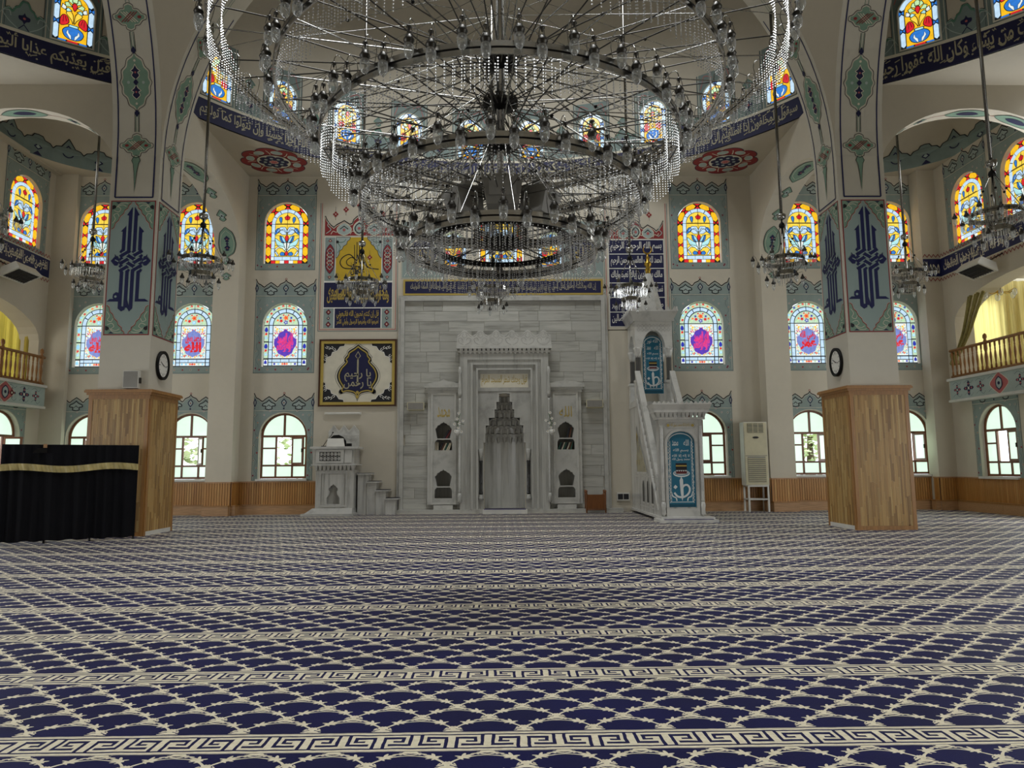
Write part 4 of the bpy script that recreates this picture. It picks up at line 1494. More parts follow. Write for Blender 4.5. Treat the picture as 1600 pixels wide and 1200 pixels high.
def window_A():
    G = Glass('A'); a, hs = AW, AS
    backing(G, a, hs)
    r0, r1 = .02, .175
    # gold hexagons
    for leg in 'LR':
        for z0, z1 in ((.26, .58), (.635, .955), (1.01, 1.315)):
            G.pane(band_cell(a, hs, (leg, z0), (leg, z1), r0, r1, .2, 2), 'pane_yellow')
        G.pane(band_cell(a, hs, (leg, .04), (leg, .205), r0, r1, .45, 2), 'pane_yellow')
        for z in (.232, .607, .982):
            for s_ in (-1, 1):
                z_ = z + s_ * .0
                for rr in ((r0, (r0 + r1) / 2 - .012), ((r0 + r1) / 2 + .012, r1)):
                    o_, i_ = rr
                    if rr[0] == r0: P = [path_pt(a, hs, (leg, z - .075), r0), path_pt(a, hs, (leg, z + .075), r0), path_pt(a, hs, (leg, z), i_)]
                    else: P = [path_pt(a, hs, (leg, z - .075), r1), path_pt(a, hs, (leg, z + .075), r1), path_pt(a, hs, (leg, z), o_)]
                    if s_ > 0: G.pane(P, 'pane_red', False)
    for q0, q1 in ((6, 40), (50, 84), (96, 130), (140, 174)):
        G.pane(band_cell(a, hs, ('A', q0), ('A', q1), r0, r1, .2, 5), 'pane_yellow')
    for q in (0.5, 45, 90, 135, 179.5):
        for o_, i_ in ((r0, (r0 + r1) / 2 - .012), (r1, (r0 + r1) / 2 + .012)):
            lo, hi = max(0, q - 8), min(180, q + 8)
            G.pane([path_pt(a, hs, ('A', lo), o_), path_pt(a, hs, ('A', hi), o_), path_pt(a, hs, ('A', q), i_)], 'pane_red', False)
    # pale blue ring
    r2, r3 = .195, .295
    for leg in 'LR':
        for z0, z1 in ((.255, .50), (.52, .77), (.79, 1.04), (1.06, 1.33)):
            G.pane(band_cell(a, hs, (leg, z0), (leg, z1), r2, r3, 0, 1), 'pane_pale')
    for i in range(6):
        G.pane(band_cell(a, hs, ('A', 30 * i + 1.5), ('A', 30 * i + 28.5), r2, r3, 0, 4), 'pane_pale')
    for i in range(3):
        G.pane([(-.395 + .265 * i, .13), (-.145 + .265 * i, .13), (-.145 + .265 * i, .235), (-.395 + .265 * i, .235)], 'pane_pale')
    for sg in (-1, 1):
        G.pane([(sg * .505, .13), (sg * .415, .13), (sg * .415, .235), (sg * .505, .235)], 'pane_white', False)
    for i, c in enumerate(('pane_red', 'pane_yellow', 'pane_white', 'pane_red', 'pane_white', 'pane_yellow', 'pane_red')):
        u = -.5 + i * .145; G.pane([(u, .02), (u + .13, .02), (u + .13, .11), (u, .11)], c, False)
    # gold ground of the flower field
    b_ = .385
    G.pane([(-b_, .26), (b_, .26), (b_, hs - .012), (-b_, hs - .012)], 'pane_gold', False)
    G.pane([(b_, hs + .012)] + arc(0, hs, b_, 2, 178, 14) + [(-b_, hs + .012)], 'pane_gold', False)
    for z in (.62, .95):
        for sg in (-1, 1): G.line([(sg * .39, z), (sg * .2, z)], .015)
    G.line([(0, .26), (0, hs + b_)], .015)
    # side drops, stems, tulips, leaves
    drop = smooth([(0, -.14), (.06, 0), (.05, .1), (0, .13), (-.05, .1), (-.06, 0)], 3, True)
    for sg in (-1, 1):
        m_ = lambda P: [(sg * u, v) for u, v in P] if sg > 0 else [(sg * u, v) for u, v in P][::-1]
        G.over(m_(shift(drop, .215, hs + .14, .8, .8, -.1)), 'pane_blue')
        G.over(m_([(.0, hs - .22), (.06, hs - .1), (.22, hs - .10), (.36, hs - .26), (.28, hs - .30), (.2, hs - .19), (.1, hs - .22), (.05, hs - .3), (0, hs - .28)]), 'pane_pale')
        G.over(m_(shift(drop, .325, hs - .25, .95, .95, .55)), 'pane_blue')
        G.over(m_(smooth([(.02, .78), (.12, .70), (.24, .76), (.38, .86), (.34, .68), (.24, .56), (.12, .50), (.05, .44)], 3, True)), 'pane_aqua')
        G.over(m_([(.02, .98), (.16, .98), (.28, 1.08), (.20, 1.14), (.10, 1.18), (.02, 1.05)]), 'pane_pale')
        G.over(m_([(.0, .46), (.03, .40), (.14, .52), (.27, .53), (.38, .42), (.38, .49), (.26, .60), (.12, .58), (.02, .50)]), 'pane_white')
        G.over(m_([(.06, .27), (.19, .27), (.22, .33), (.16, .40), (.07, .37)]), 'pane_blue', 2)
        G.over(m_([(.24, .27), (.31, .27), (.39, .40), (.34, .43)]), 'pane_pale')
        G.over(m_([(.03, .72), (.09, .70), (.14, .74), (.19, .92), (.14, .93), (.06, .82)]), 'pane_sky', 2)
        G.over(m_([(.09, .72), (.14, .70), (.22, .80), (.235, .93), (.19, .94), (.15, .80)]), 'pane_blue', 2)
        G.over(m_([(.012, .72), (.11, .69), (.05, .52), (.012, .46)]), 'pane_white', 2)
    G.over([(-.05, .80), (0, .74), (.05, .80), (.06, .90), (0, .97), (-.06, .90)], 'pane_red', 3)
    G.over([(-.04, .27), (.04, .27), (.055, .36), (0, .43), (-.055, .36)], 'pane_red', 3)
    for sg in (-1, 1):
        P = [(0, hs + .13), (sg * .06, hs + .15), (sg * .09, hs + .23), (sg * .03, hs + .27), (0, hs + .32)]
        G.over(P if sg > 0 else P[::-1], 'pane_red', 2)
    G.line([(-.39, hs), (.39, hs)], .022, 9)
    return G.finish()


def flower_bits(G, spots, lay=1):
    for u, v, r, c in spots:
        A = Art(local, .005, .003)
        k = 15; ph = u * 40
        A.poly([(u + r * (1 if i % 3 else .62) * cos(ph + 2 * pi * i / k), v + r * (1 if i % 3 else .62) * sin(ph + 2 * pi * i / k)) for i in range(k)], c, lay)
        G.rest.add(A.b.v, A.b.f, c)


def window_B(field, script, txt, leafc='pane_navy'):
    G = Glass('B'); a, hs = AW, AS
    backing(G, a, hs)
    rng = random.Random(3)
    r0, r1 = .02, .145
    for leg in 'LR':
        sg = -1 if leg == 'L' else 1
        um = sg * (a - (r0 + r1) / 2)
        for z0, z1 in ((.265, .775), (.815, 1.315)):
            G.pane(band_cell(a, hs, (leg, z0), (leg, z1), r0, r1, 0, 1), 'pane_mint')
            zc = z1 - .12
            P = sym(smooth([(0, -.09), (.05, -.05), (.045, .03), (0, .09)], 3))
            A = Art(local, .005, .003); A.poly(shift(P, um, zc), leafc, 1); G.rest.add(A.b.v, A.b.f, leafc)
            flower_bits(G, [(um, zc - .14, .045, 'pane_red'), (um - .03, zc - .17, .02, 'pane_orange'), (um, zc - .27, .05, 'pane_sky'), (um, zc - .27, .022, 'pane_white'), (um + .03, zc - .34, .02, 'pane_green'), (um - .035, zc - .22, .02, 'pane_green')], 2)
        G.pane([(um - .06, .03), (um + .06, .03), (um + .06, .215), (um - .06, .215)], 'pane_white')
        A = Art(local, .005, .003); A.poly(shift(sym([(0, -.06), (.05, -.04), (.04, .02), (0, .08)]), um, .13), leafc, 1); G.rest.add(A.b.v, A.b.f, leafc)
    for q0, q1 in ((1, 89), (91, 179)):
        G.pane(band_cell(a, hs, ('A', q0), ('A', q1), r0, r1, 0, 9), 'pane_mint')
        for j, c in enumerate(('pane_red', 'pane_sky', 'pane_red', leafc, 'pane_orange', 'pane_red')):
            q = q0 + 10 + j * 14 if q0 < 50 else q1 - 10 - j * 14
            u, v = path_pt(a, hs, ('A', q), .08 + .015 * (-1) ** j)
            flower_bits(G, [(u, v, .045, c), (u * .96, v - .02, .02, 'pane_green')], 1)
    r2, r3 = .175, .275
    for leg in 'LR':
        for z0, z1 in ((.265, .52), (.545, .775), (.80, 1.05), (1.075, 1.325)):
            G.pane(band_cell(a, hs, (leg, z0), (leg, z1), r2, r3, 0, 1), 'pane_pale')
        sg = -1 if leg == 'L' else 1
        for z0, z1 in ((.03, .115), (.14, .225)):
            G.pane([(sg * .525, z0), (sg * .425, z0), (sg * .425, z1), (sg * .525, z1)], 'pane_pale', False)
    for i in range(6):
        G.pane(band_cell(a, hs, ('A', 30 * i + 1.8), ('A', 30 * i + 28.2), r2, r3, 0, 4), 'pane_pale')
    for i in range(3):
        G.pane([(-.40 + .27 * i, .14), (-.15 + .27 * i, .14), (-.15 + .27 * i, .225), (-.40 + .27 * i, .225)], 'pane_pale')
    G.pane([(-.40, .03), (.39, .03), (.39, .115), (-.40, .115)], 'pane_white', False)
    flower_bits(G, [(x, .075, .04, c) for x, c in ((-.33, leafc), (-.2, 'pane_sky'), (-.07, 'pane_orange'), (0, 'pane_red'), (.07, 'pane_orange'), (.2, 'pane_mint'), (.33, leafc))])
    b_ = .395
    G.pane([(-b_, .265), (b_, .265), (b_, hs - .02), (-b_, hs - .02)], 'pane_white', True)
    G.pane([(b_, hs + .012)] + arc(0, hs, b_, 2, 178, 14) + [(-b_, hs + .012)], 'pane_mint', True)
    spots = []
    for i in range(230):
        u = rng.uniform(.02, .37); v = rng.uniform(.30, 1.28)
        if abs(u) / .36 + abs(v - .78) / .48 < .95: continue
        c = rng.choice(['pane_red', 'pane_orange', 'pane_sky', 'pane_mint', 'pane_blue', 'pane_green', 'pane_yellow', 'pane_aqua'])
        r = rng.uniform(.014, .032)
        spots += [(u, v, r, c), (-u, v, r, c)]
    flower_bits(G, spots)
    flower_bits(G, [(0, hs + .24, .085, 'pane_orange'), (0, hs + .24, .04, 'pane_red'), (.15, hs + .14, .055, 'pane_red'), (-.15, hs + .14, .055, 'pane_red'), (.26, hs + .16, .04, 'pane_orange'), (-.26, hs + .16, .04, 'pane_orange'), (.17, hs + .24, .04, leafc), (-.17, hs + .24, .04, leafc), (.3, hs + .08, .04, 'pane_green'), (-.3, hs + .08, .04, 'pane_green'), (.08, hs + .33, .03, 'pane_red'), (-.08, hs + .33, .03, 'pane_red'), (0, hs + .09, .07, leafc), (0, hs + .09, .035, 'pane_white')], 2)
    D = sym(smooth([(0, .30), (.10, .36), (.22, .42), (.27, .55), (.34, .66), (.36, .76), (.34, .88), (.25, .96), (.20, 1.08), (.08, 1.14), (0, 1.22)], 3))
    A = Art(local, .005, .003); A.poly(D, field, 4); G.rest.add(A.b.v, A.b.f, field)
    A = Art(local, .005, .003)
    A.text(txt[0], -.25, .25, .74, 1.08, script, 6, .045); A.text(txt[1], -.27, .27, .46, .80, script, 6, .045); A.text(txt[0], -.2, .2, .52, .8, script, 8, .03)
    if len(txt) > 2:
        A.text(txt[2], -.2, .2, .58, .98, script, 7, .03)
    G.rest.add(A.b.v, A.b.f, script)
    return G.finish()


def window_C():
    """small drum window: vase of tulips"""
    G = Glass('C'); a, hs = .42, .93
    backing(G, a, hs)
    r0, r1 = .015, .115
    for leg in 'LR':
        for z0, z1 in ((.05, .44), (.52, .91)):
            G.pane(band_cell(a, hs, (leg, z0), (leg, z1), r0, r1, .12, 2), 'pane_pale')
        for z in (.48, .95):
            for o_, i_ in ((r0, .06), (r1, .07)):
                P = [path_pt(a, hs, (leg, z - .045), o_), path_pt(a, hs, (leg, z + .045), o_), path_pt(a, hs, (leg, z), i_)]
                G.pane(P, 'pane_blue', False)
    for q0, q1 in ((14, 82), (98, 166)):
        G.pane(band_cell(a, hs, ('A', q0), ('A', q1), r0, r1, .08, 7), 'pane_pale')
    for q in (90,):
        for o_, i_ in ((r0, .06), (r1, .07)):
            G.pane([path_pt(a, hs, ('A', q - 7), o_), path_pt(a, hs, ('A', q + 7), o_), path_pt(a, hs, ('A', q), i_)], 'pane_blue', False)
    b_ = .285
    G.pane([(-b_, .06), (b_, .06)] + arc(0, hs, b_, 0, 180, 14), 'pane_yellow', False)
    G.pane([(-.12, .0), (.12, .0), (.10, .055), (-.10, .055)], 'pane_red', False)
    for sg in (-1, 1):
        G.pane([(sg * .14, .005), (sg * .3, .005), (sg * .3, .045), (sg * .14, .05)], 'pane_blue', False)
    vase = sym(smooth([(.06, .07), (.17, .13), (.22, .25), (.17, .34), (.09, .39), (.11, .43)], 3))
    G.over(vase, 'pane_blue', 2)
    G.over([(-.10, .38), (.10, .38), (.09, .44), (-.09, .44)], 'pane_aqua', 3)
    for sg in (-1, 1):
        fl = (lambda P: P if sg > 0 else P[::-1])
        G.over(fl([(sg * .03, .08), (sg * .055, .08), (sg * .14, .22), (sg * .11, .31), (sg * .09, .22), (sg * .04, .17)]), 'pane_white', 3, .008)
        G.over(fl([(sg * u, v) for u, v in smooth([(.11, .46), (.26, .38), (.285, .52), (.24, .64), (.17, .66), (.11, .58)], 3, True)]), 'pane_red', 2)
        G.line([(sg * .15, .5), (sg * .18, .63)], .012, 6); G.line([(sg * .22, .47), (sg * .215, .63)], .012, 6)
        G.over(fl([(sg * u, v) for u, v in smooth([(.015, .48), (.06, .58), (.17, .72), (.10, .80), (.03, .72), (.012, .6)], 3, True)]), 'pane_gold', 1)
        G.over(fl([(sg * .05, .80), (sg * .13, .86), (sg * .19, .80), (sg * .15, .75)]), 'pane_aqua', 2)
        G.over(fl([(sg * .17, .78), (sg * .27, .82), (sg * .25, .93), (sg * .17, .88)]), 'pane_white', 2)
        G.over(fl([(sg * .05, .90), (sg * .18, .88), (sg * .21, .97), (sg * .14, 1.01)]), 'pane_green', 2)
        G.over(fl([(sg * .03, .96), (sg * .14, 1.03), (sg * .10, 1.12), (sg * .04, 1.1)]), 'pane_green', 2)
    G.over([(-.05, 1.02), (.05, 1.02), (.06, 1.13), (0, 1.17), (-.06, 1.13)], 'pane_green', 3)
    G.over(smooth([(0, .80), (.05, .90), (.045, .97), (0, 1.0), (-.045, .97), (-.05, .90)], 3, True), 'pane_red', 4)
    return G.finish()


WA = window_A()
WB1 = window_B('pane_violet', 'pane_magenta', ('الله الصمد', 'لا إله إلا هو', 'الحي القيوم'))
WB2 = window_B('pane_periwinkle', 'pane_red', ('محمد رسول', 'الله'), 'pane_sky')
WB3 = window_B('pane_periwinkle', 'pane_red', ('رضي الله', 'عمر'), 'pane_navy')
WC = window_C()
_wn = [0]


def window_root(loc, rot=0.0):
    _wn[0] += 1
    return empty('window_%d' % _wn[0], loc, rot, 'structure')


def tall_window(G, mapf, c, z, rot, deep=.10, sur=SUR_TALL):
    p = mapf(c, z, 0.0); q = mapf(c, z, -deep)
    w = window_root(p, rot)
    dv = Vector(q) - Vector(p)
    G.place(w)
    inv = Matrix.Rotation(-rot, 3, 'Z')
    off = inv @ dv
    for ch in w.children: ch.location = off
    if sur: put('painted_surround', sur, w)
    return w


for c, z in front_up: tall_window(WA, map_front, c, z, 0.0, sur=SUR_TALL if c else None)
for i, (c, z) in enumerate(front_mid):
    tall_window([WB2, WB2, WB1, WB1, WB3, WB3][i], map_front, c, z, 0.0)
for y, z in left_up: tall_window(WA, map_left, y, z, radians(90))
for y, z in right_up: tall_window(WA, map_right, -y, z, radians(-90))
for c, z in front_small:
    w = window_root((c, YW + .06, z)); WC.place(w)
    for ch in w.children: ch.scale = (.98, 1, .8)
for f, angs, base in ((f_apse, FRONT_RING, 0.0), (f_apL, LEFT_RING, -pi / 2), (f_apR, RIGHT_RING, pi / 2)):
    for a in angs:
        w = window_root(f(radians(a) * RR, 11.72, .05), -(base + radians(a)))
        WC.place(w)
        for ch in w.children: ch.scale = (1.0, 1, 1.02)
        mb = MB(); mb.tube([local(u, v, -.01) for u, v in arch_loop(0, .44, 0, .95, 14)], .03, 'cream_paint', 4, True); mb.build('window_frame', w)


# ------------------------------------------------------------------ clear lower windows with brown wooden frames
def bar(mb, u0, u1, v0, v1, m='frame_wood', t=.05):
    e = .004 if u1 - u0 > v1 - v0 else 0.0
    mb.box(u0, u1, -e, t + e, v0, v1, m)


def low_meshes():
    a, hs = .735, 1.34
    fr = MB()
    k = 18
    outer = arch_loop(0, a, 0, hs, k); inner = arch_loop(0, a - .07, .07, hs - .07, k)
    inner = [(-(a - .07), .07), ((a - .07), .07)] + [((a - .07) * cos(pi * i / k), hs + (a - .07) * sin(pi * i / k)) for i in range(k + 1)]
    n = len(outer)
    for d in (0, .07):
        fr.add([(u, d, v) for u, v in outer] + [(u, d, v) for u, v in inner], [(i, (i + 1) % n, n + (i + 1) % n, n + i) for i in range(n)], 'frame_wood')
    fr.add([(u, 0, v) for u, v in inner] + [(u, .07, v) for u, v in inner], [(i, (i + 1) % n, n + (i + 1) % n, n + i) for i in range(n)], 'frame_wood')
    fr.add([(u, 0, v) for u, v in outer] + [(u, .07, v) for u, v in outer], [(i, (i + 1) % n, n + (i + 1) % n, n + i) for i in range(n)], 'frame_wood')
    bar(fr, -.035, .035, 1.36, hs + a - .06); bar(fr, -a + .05, a - .05, 1.30, 1.37)
    bar(fr, -a + .05, a - .05, .38, .44)
    for u in (-.25, .27): bar(fr, u - .03, u + .03, .05, 1.32)
    bar(fr, -a + .05, -.25, .93, .98); bar(fr, .27, a - .05, .93, .98)
    panes = []
    def pane(u0, u1, v0, v1):
        m = MB(); m.box(u0, u1, .03, .042, v0, v1, 'pane_frosted'); panes.append(m.mesh('pane'))
    for u0, u1 in ((-a + .07, -.28), (-.22, .24), (.30, a - .07)): pane(u0, u1, .07, .38)
    for u0, u1 in ((-a + .07, -.28), (.30, a - .07)): pane(u0, u1, .44, .93); pane(u0, u1, .98, 1.30)
    for sg in (-1, 1):
        P = [(sg * .035, 1.37), (sg * (a - .07), 1.37)] + [(sg * (a - .07) * cos(radians(t)), hs + (a - .07) * sin(radians(t))) for t in range(4, 88, 7)] + [(sg * .035, hs + a - .075)]
        m = MB(); m.prism(P, lambda u, v, d: (u, .036 + d, v), -.006, .006, 'pane_frosted'); panes.append(m.mesh('pane'))
    # opened casement: hinge on u=0
    cs = MB(); w, h = .50, .86
    for u0, u1, v0, v1 in ((0, .06, 0, h), (w - .06, w, 0, h), (.05, w - .05, 0, .06), (.05, w - .05, h - .06, h)): cs.box(u0, u1, -.025, .025, v0, v1, 'frame_wood')
    cp = MB(); cp.box(.06, w - .06, -.006, .006, .06, h - .06, 'pane_frosted')
    hd = MB(); hd.box(w - .045, w - .02, -.06, -.025, .38, .50, 'steel_dark')
    sl = MB(); sl.box(-.80, .80, -.10, .30, -.07, -.005, 'sill_white')
    return fr.mesh('window_frame'), panes, cs.mesh('casement'), cp.mesh('pane'), hd.mesh('handle'), sl.mesh('sill')


LOWF, LOWP, LOWC, LOWCP, LOWH, LOWS = low_meshes()


def low_window(mapf, c, z, rot, hinge, ang):
    p = Vector(mapf(c, z, 0.0))
    w = window_root(p, rot)
    o = put('window_frame', LOWF, w, (0, .14, 0))
    for me in LOWP: put('pane', me, w, (0, .14, 0))
    put('sill', LOWS, w)
    cs = put('casement', LOWC, w, (hinge, .12, .44))
    cs.rotation_euler.z = ang
    put('pane', LOWCP, cs); put('handle', LOWH, cs)
    put('painted_surround', SUR_LOW, w)
    return w


for i, (c, z) in enumerate(front_low):
    low_window(map_front, c, z, 0.0, .26, radians(180 + (120, 128, 150, 3, 100, 100)[i]))
for y, z in left_low: low_window(map_left, y, z, radians(90), .26, radians(180 + 100))
for y, z in right_low: low_window(map_right, -y, z, radians(-90), .26, radians(-10))


# ------------------------------------------------------------------ wainscot and plinth of the front wall
def wainscot(name, runs):
    """runs: list of (p0, p1, normal) in plan; boards joined, plinth as children"""
    root = empty(name, kind='structure')
    bo = MB(); pl = MB(); cap = MB()
    for (x0, y0), (x1, y1) in runs:
        L = sqrt((x1 - x0) ** 2 + (y1 - y0) ** 2); n = max(1, int(L / .075))
        ux, uy = (x1 - x0) / L, (y1 - y0) / L; nx, ny = uy, -ux       # inward normal
        def q(s_, d): return (x0 + ux * s_ + nx * d, y0 + uy * s_ + ny * d)
        def blk(mb, s0, s1, d0, d1, z0, z1, m):
            bt = [q(s0, d0), q(s1, d0), q(s1, d1), q(s0, d1)]
            mb.hull([(a, b_, z0) for a, b_ in bt][::-1], [(a, b_, z1) for a, b_ in bt][::-1], m)
        for i in range(n):
            blk(bo, L * i / n + .006, L * (i + 1) / n - .006, 0, .035, .30, .98, 'pine_boards')
        blk(bo, 0, L, 0, .012, .30, .98, 'dark_wood')
        blk(cap, 0, L, 0, .05, .98, 1.02, 'plinth_wood'); blk(cap, 0, L, 0, .16, .27, .31, 'trim_wood')
        m = max(1, int(L / 1.6))
        for i in range(m):
            blk(pl, L * i / m + .004, L * (i + 1) / m - .004, 0, .15, 0, .27, 'plinth_wood')
    bo.build('boards', root, kind='stuff'); pl.build('plinth', root); cap.build('cap_rail', root)
    return root


wainscot('baseboard_front', [((-13.78, YW), (-9.1, YW)), ((-8.3, YW), (-5.6, YW)), ((5.5, YW), (8.3, YW)), ((9.1, YW), (13.62, YW))])
wainscot('baseboard_piers', [((-9.1, 21.65), (-8.3, 21.65)), ((-8.3, 21.65), (-8.3, YW)), ((8.3, YW), (8.3, 21.65)), ((8.3, 21.65), (9.1, 21.65)), ((13.62, 22.0), (13.62, 21.75)), ((13.62, 21.75), (14.2, 21.75)), ((-14.5, 22.02), (-13.78, 22.02))])
wainscot('baseboard_left', [((XL, 15.5), (XL, 22.0))])
wainscot('baseboard_right', [((XR, 21.75), (XR, 15.5))])

# ------------------------------------------------------------------ marble facing round the prayer niche
MX0, MX1, MZ0, MZ1 = -3.22, 3.32, 0.12, 6.88
trim = empty('trim_1', kind='structure')
mb = MB()
for x0, x1, z0, z1 in ((MX0 - .02, MX0 + .10, MZ0, MZ1 - .12), (MX1 - .10, MX1 + .02, MZ0, MZ1 - .12), (MX0 - .02, MX1 + .02, MZ1 - .12, MZ1)):
    mb.box(x0, x1, YW - .13, YW, z0, z1, 'marble_carved')
mb.build('marble_border', trim)
mb = MB()
for x0, x1, z0, z1 in ((MX0 - .10, MX0 - .02, MZ0, MZ1), (MX1 + .02, MX1 + .10, MZ0, MZ1), (MX0 - .1, MX1 + .1, MZ1, MZ1 + .06)):
    mb.box(x0, x1, YW - .08, YW, z0, z1, 'marble_carved')
mb.build('outer_border', trim)
mb = MB(); mb.box(-4.0, 3.75, YW - .35, YW, 0, .12, 'marble_carved'); mb.build('skirting_step', trim)
rng = random.Random(11)
rows = 20; rh = (MZ1 - .12 - MZ0) / rows
for r in range(rows):
    x = MX0 + .10 - rng.random() * .9
    while x < MX1 - .10:
        w = rng.choice((.62, .95, 1.05, 1.15))
        a, c = max(x, MX0 + .10), min(x + w, MX1 - .10)
        z0 = MZ0 + r * rh
        cuts = [(a, c)]
        for h0, h1, q0, q1 in ((.075 - .66, .075 + .66, 0, 3.7), (-1.845 - .3, -1.845 + .3, .44, 2.88), (2.01 - .3, 2.01 + .3, .44, 2.88)):
            if z0 < q1 and z0 + rh > q0:
                cuts = [p for (s0, s1) in cuts for p in (((s0, s1),) if (s1 <= h0 or s0 >= h1) else ((s0, min(s1, h0)), (max(s0, h1), s1))) if p[1] - p[0] > .06]
        for a, c in cuts:
            if c - a < .06: continue
            mb = MB(); e = .004
            d = rng.uniform(.03, .036)
            mb.box(-(c - a) / 2 + e, (c - a) / 2 - e, -d, 0, e, rh - e, 'marble_slab_stone')
            mb.build('marble_slab', trim, ((a + c) / 2, YW - .004, z0))
        x += w


# ------------------------------------------------------------------ prayer niche (mihrab)
MC = 0.075
mih = thing('prayer_niche', 'tall grey marble prayer niche with stepped stalactite hood and scalloped crown', 'prayer niche', (MC, YW, .12))
def fbox(mb, u0, u1, d0, d1, v0, v1, m): mb.box(u0, u1, -d1, -d0, v0, v1, m)


mb = MB()
# stepped frame bands, outermost first: (half width, thickness of band, projection, top)
bands = [(1.40, .24, .34, 4.92), (1.16, .10, .30, 4.68), (1.06, .07, .36, 4.58), (.99, .10, .28, 4.51), (.89, .06, .33, 4.41)]
for hw, t, pr, top in bands:
    fbox(mb, -hw, -hw + t, .0, pr, 0, top, 'marble_upright_stone'); fbox(mb, hw - t, hw, .0, pr, 0, top, 'marble_upright_stone')
    fbox(mb, -hw + t, hw - t, .0, pr, top - t, top, 'marble_upright_stone')
mb.build('stepped_frame', mih)
for sg in (-1, 1):
    mb = MB()
    pts = [(sg * 1.40, -.36, .5 + i * .06) for i in range(50)]
    mb.tube(pts, [.045 if i % 2 else .036 for i in range(50)], 'marble_carved', 8)
    mb.lathe([(.02, .2), (.06, .25), (.05, .35), (.065, .42), (.045, .5)], 'marble_carved', (sg * 1.40, -.36, 0), 10)
    mb.lathe([(.045, 3.5), (.06, 3.6), (.05, 3.75), (.035, 4.2), (.06, 4.3), (.03, 4.45)], 'marble_carved', (sg * 1.40, -.36, 0), 10)
    mb.build('twisted_column', mih)
mb = MB(); fbox(mb, -.83, .83, .0, .20, 3.69, 4.36, 'marble_carved'); mb.build('inscription_slab', mih)
A = Art(lambda u, v, d: (u, -.20 - d, v), .002, .002)
A.rect(-.76, .76, 3.80, 4.24, 'cream_paint', 0); A.text('فول وجهك شطر المسجد الحرام', -.72, .72, 3.84, 4.20, 'gold_paint', 1, .008)
A.build('inscription', mih)
# field behind the hood with the stepped opening
mb = MB()
steps = [(.115, 3.62), (.20, 3.36), (.28, 3.12), (.34, 2.86), (.52, 2.62), (.62, 2.36), (.66, 2.08)]
tops = [3.70] + [z for _, z in steps]
prev = 3.72
P = []
v0 = 2.04
for sg in (-1, 1):
    x_out = .83
    zt = 3.72
    lev = [(0.0, 3.72)] + [(w, z) for w, z in steps]
    for i, (w, z) in enumerate(steps):
        ztop = 3.66 if i == 0 else steps[i - 1][1]
        zz = z
        fbox(mb, min(sg * w, sg * x_out), max(sg * w, sg * x_out), -.02, .17, zz, ztop if i else 3.66, 'marble_carved')
    fbox(mb, min(sg * .66, sg * .83), max(sg * .66, sg * .83), -.02, .172, 2.0, 2.08, 'marble_carved')
fbox(mb, -.83, .83, -.02, .168, 3.64, 3.70, 'marble_carved')
mb.build('hood_field', mih)
# stalactite tiers: curved rows of small cells stepping back over the niche
NR_, ND_ = .64, .50
def ell(w, a): return (-w * cos(a), ND_ * (w / NR_) * sin(a) + .02)
for i, (w, z) in enumerate(steps):
    mb = MB()
    ztop = 3.64 if i == 0 else steps[i - 1][1]
    up = steps[i - 1][0] if i else .03
    n = [3, 4, 5, 6, 8, 9, 10][i]
    w = min(w, NR_ - .005); h = ztop - z
    for j in range(n):
        a0, a1 = pi * j / n, pi * (j + 1) / n; am = (a0 + a1) / 2
        p0, p1, pm = ell(w, a0), ell(w, a1), ell(w * 1.0, am)
        q0, q1, qm = ell(up, a0), ell(up, a1), ell(up, am)
        # cell: two leaning facets meeting in a point under the ledge, over a drop at each side
        mb.add([(p0[0], p0[1], z), (pm[0], pm[1], z + h * .12), (pm[0], pm[1], z + h * .55), (p0[0], p0[1], z + h * .5)], [(0, 1, 2, 3)], 'marble_upright_stone')
        mb.add([(pm[0], pm[1], z + h * .12), (p1[0], p1[1], z), (p1[0], p1[1], z + h * .5), (pm[0], pm[1], z + h * .55)], [(0, 1, 2, 3)], 'marble_upright_stone')
        r0, r1, rm = ell((w + up) / 2, a0), ell((w + up) / 2, a1), ell(w * .98, am)
        mb.add([(p0[0], p0[1], z + h * .5), (rm[0], rm[1], z + h * .80), (q0[0], q0[1], ztop), (r0[0], r0[1], z + h * .72)], [(0, 1, 2, 3)], 'marble_carved')
        mb.add([(rm[0], rm[1], z + h * .80), (p1[0], p1[1], z + h * .5), (r1[0], r1[1], z + h * .72), (q1[0], q1[1], ztop)], [(0, 1, 2, 3)], 'marble_carved')
        mb.add([(p0[0], p0[1], z + h * .5), (p1[0], p1[1], z + h * .5), (rm[0], rm[1], z + h * .80)], [(0, 1, 2)], 'marble_upright_stone')
        mb.add([(rm[0], rm[1], z + h * .80), (q1[0], q1[1], ztop), (q0[0], q0[1], ztop)], [(0, 1, 2)], 'marble_upright_stone')
        if j:
            mb.hull([(p0[0] - .014, p0[1] - .05, z - .02), (p0[0] + .014, p0[1] - .05, z - .02), (p0[0] + .014, p0[1] + .01, z - .02), (p0[0] - .014, p0[1] + .01, z - .02)], [(p0[0] - .035, p0[1] - .08, z + h * .6), (p0[0] + .035, p0[1] - .08, z + h * .6), (p0[0] + .035, p0[1] + .01, z + h * .6), (p0[0] - .035, p0[1] + .01, z + h * .6)], 'marble_carved')
    for sg in (-1, 1):
        fbox(mb, min(sg * (w - .03), sg * (w + .03)), max(sg * (w - .03), sg * (w + .03)), -.02, .185, z - .02, ztop - .018, 'marble_carved')
        fbox(mb, min(sg * (up - .03), sg * (w + .035)), max(sg * (up - .03), sg * (w + .035)), -.04, .19, ztop - .02, ztop + .012, 'marble_carved')
    mb.build('stalactite_tier', mih)
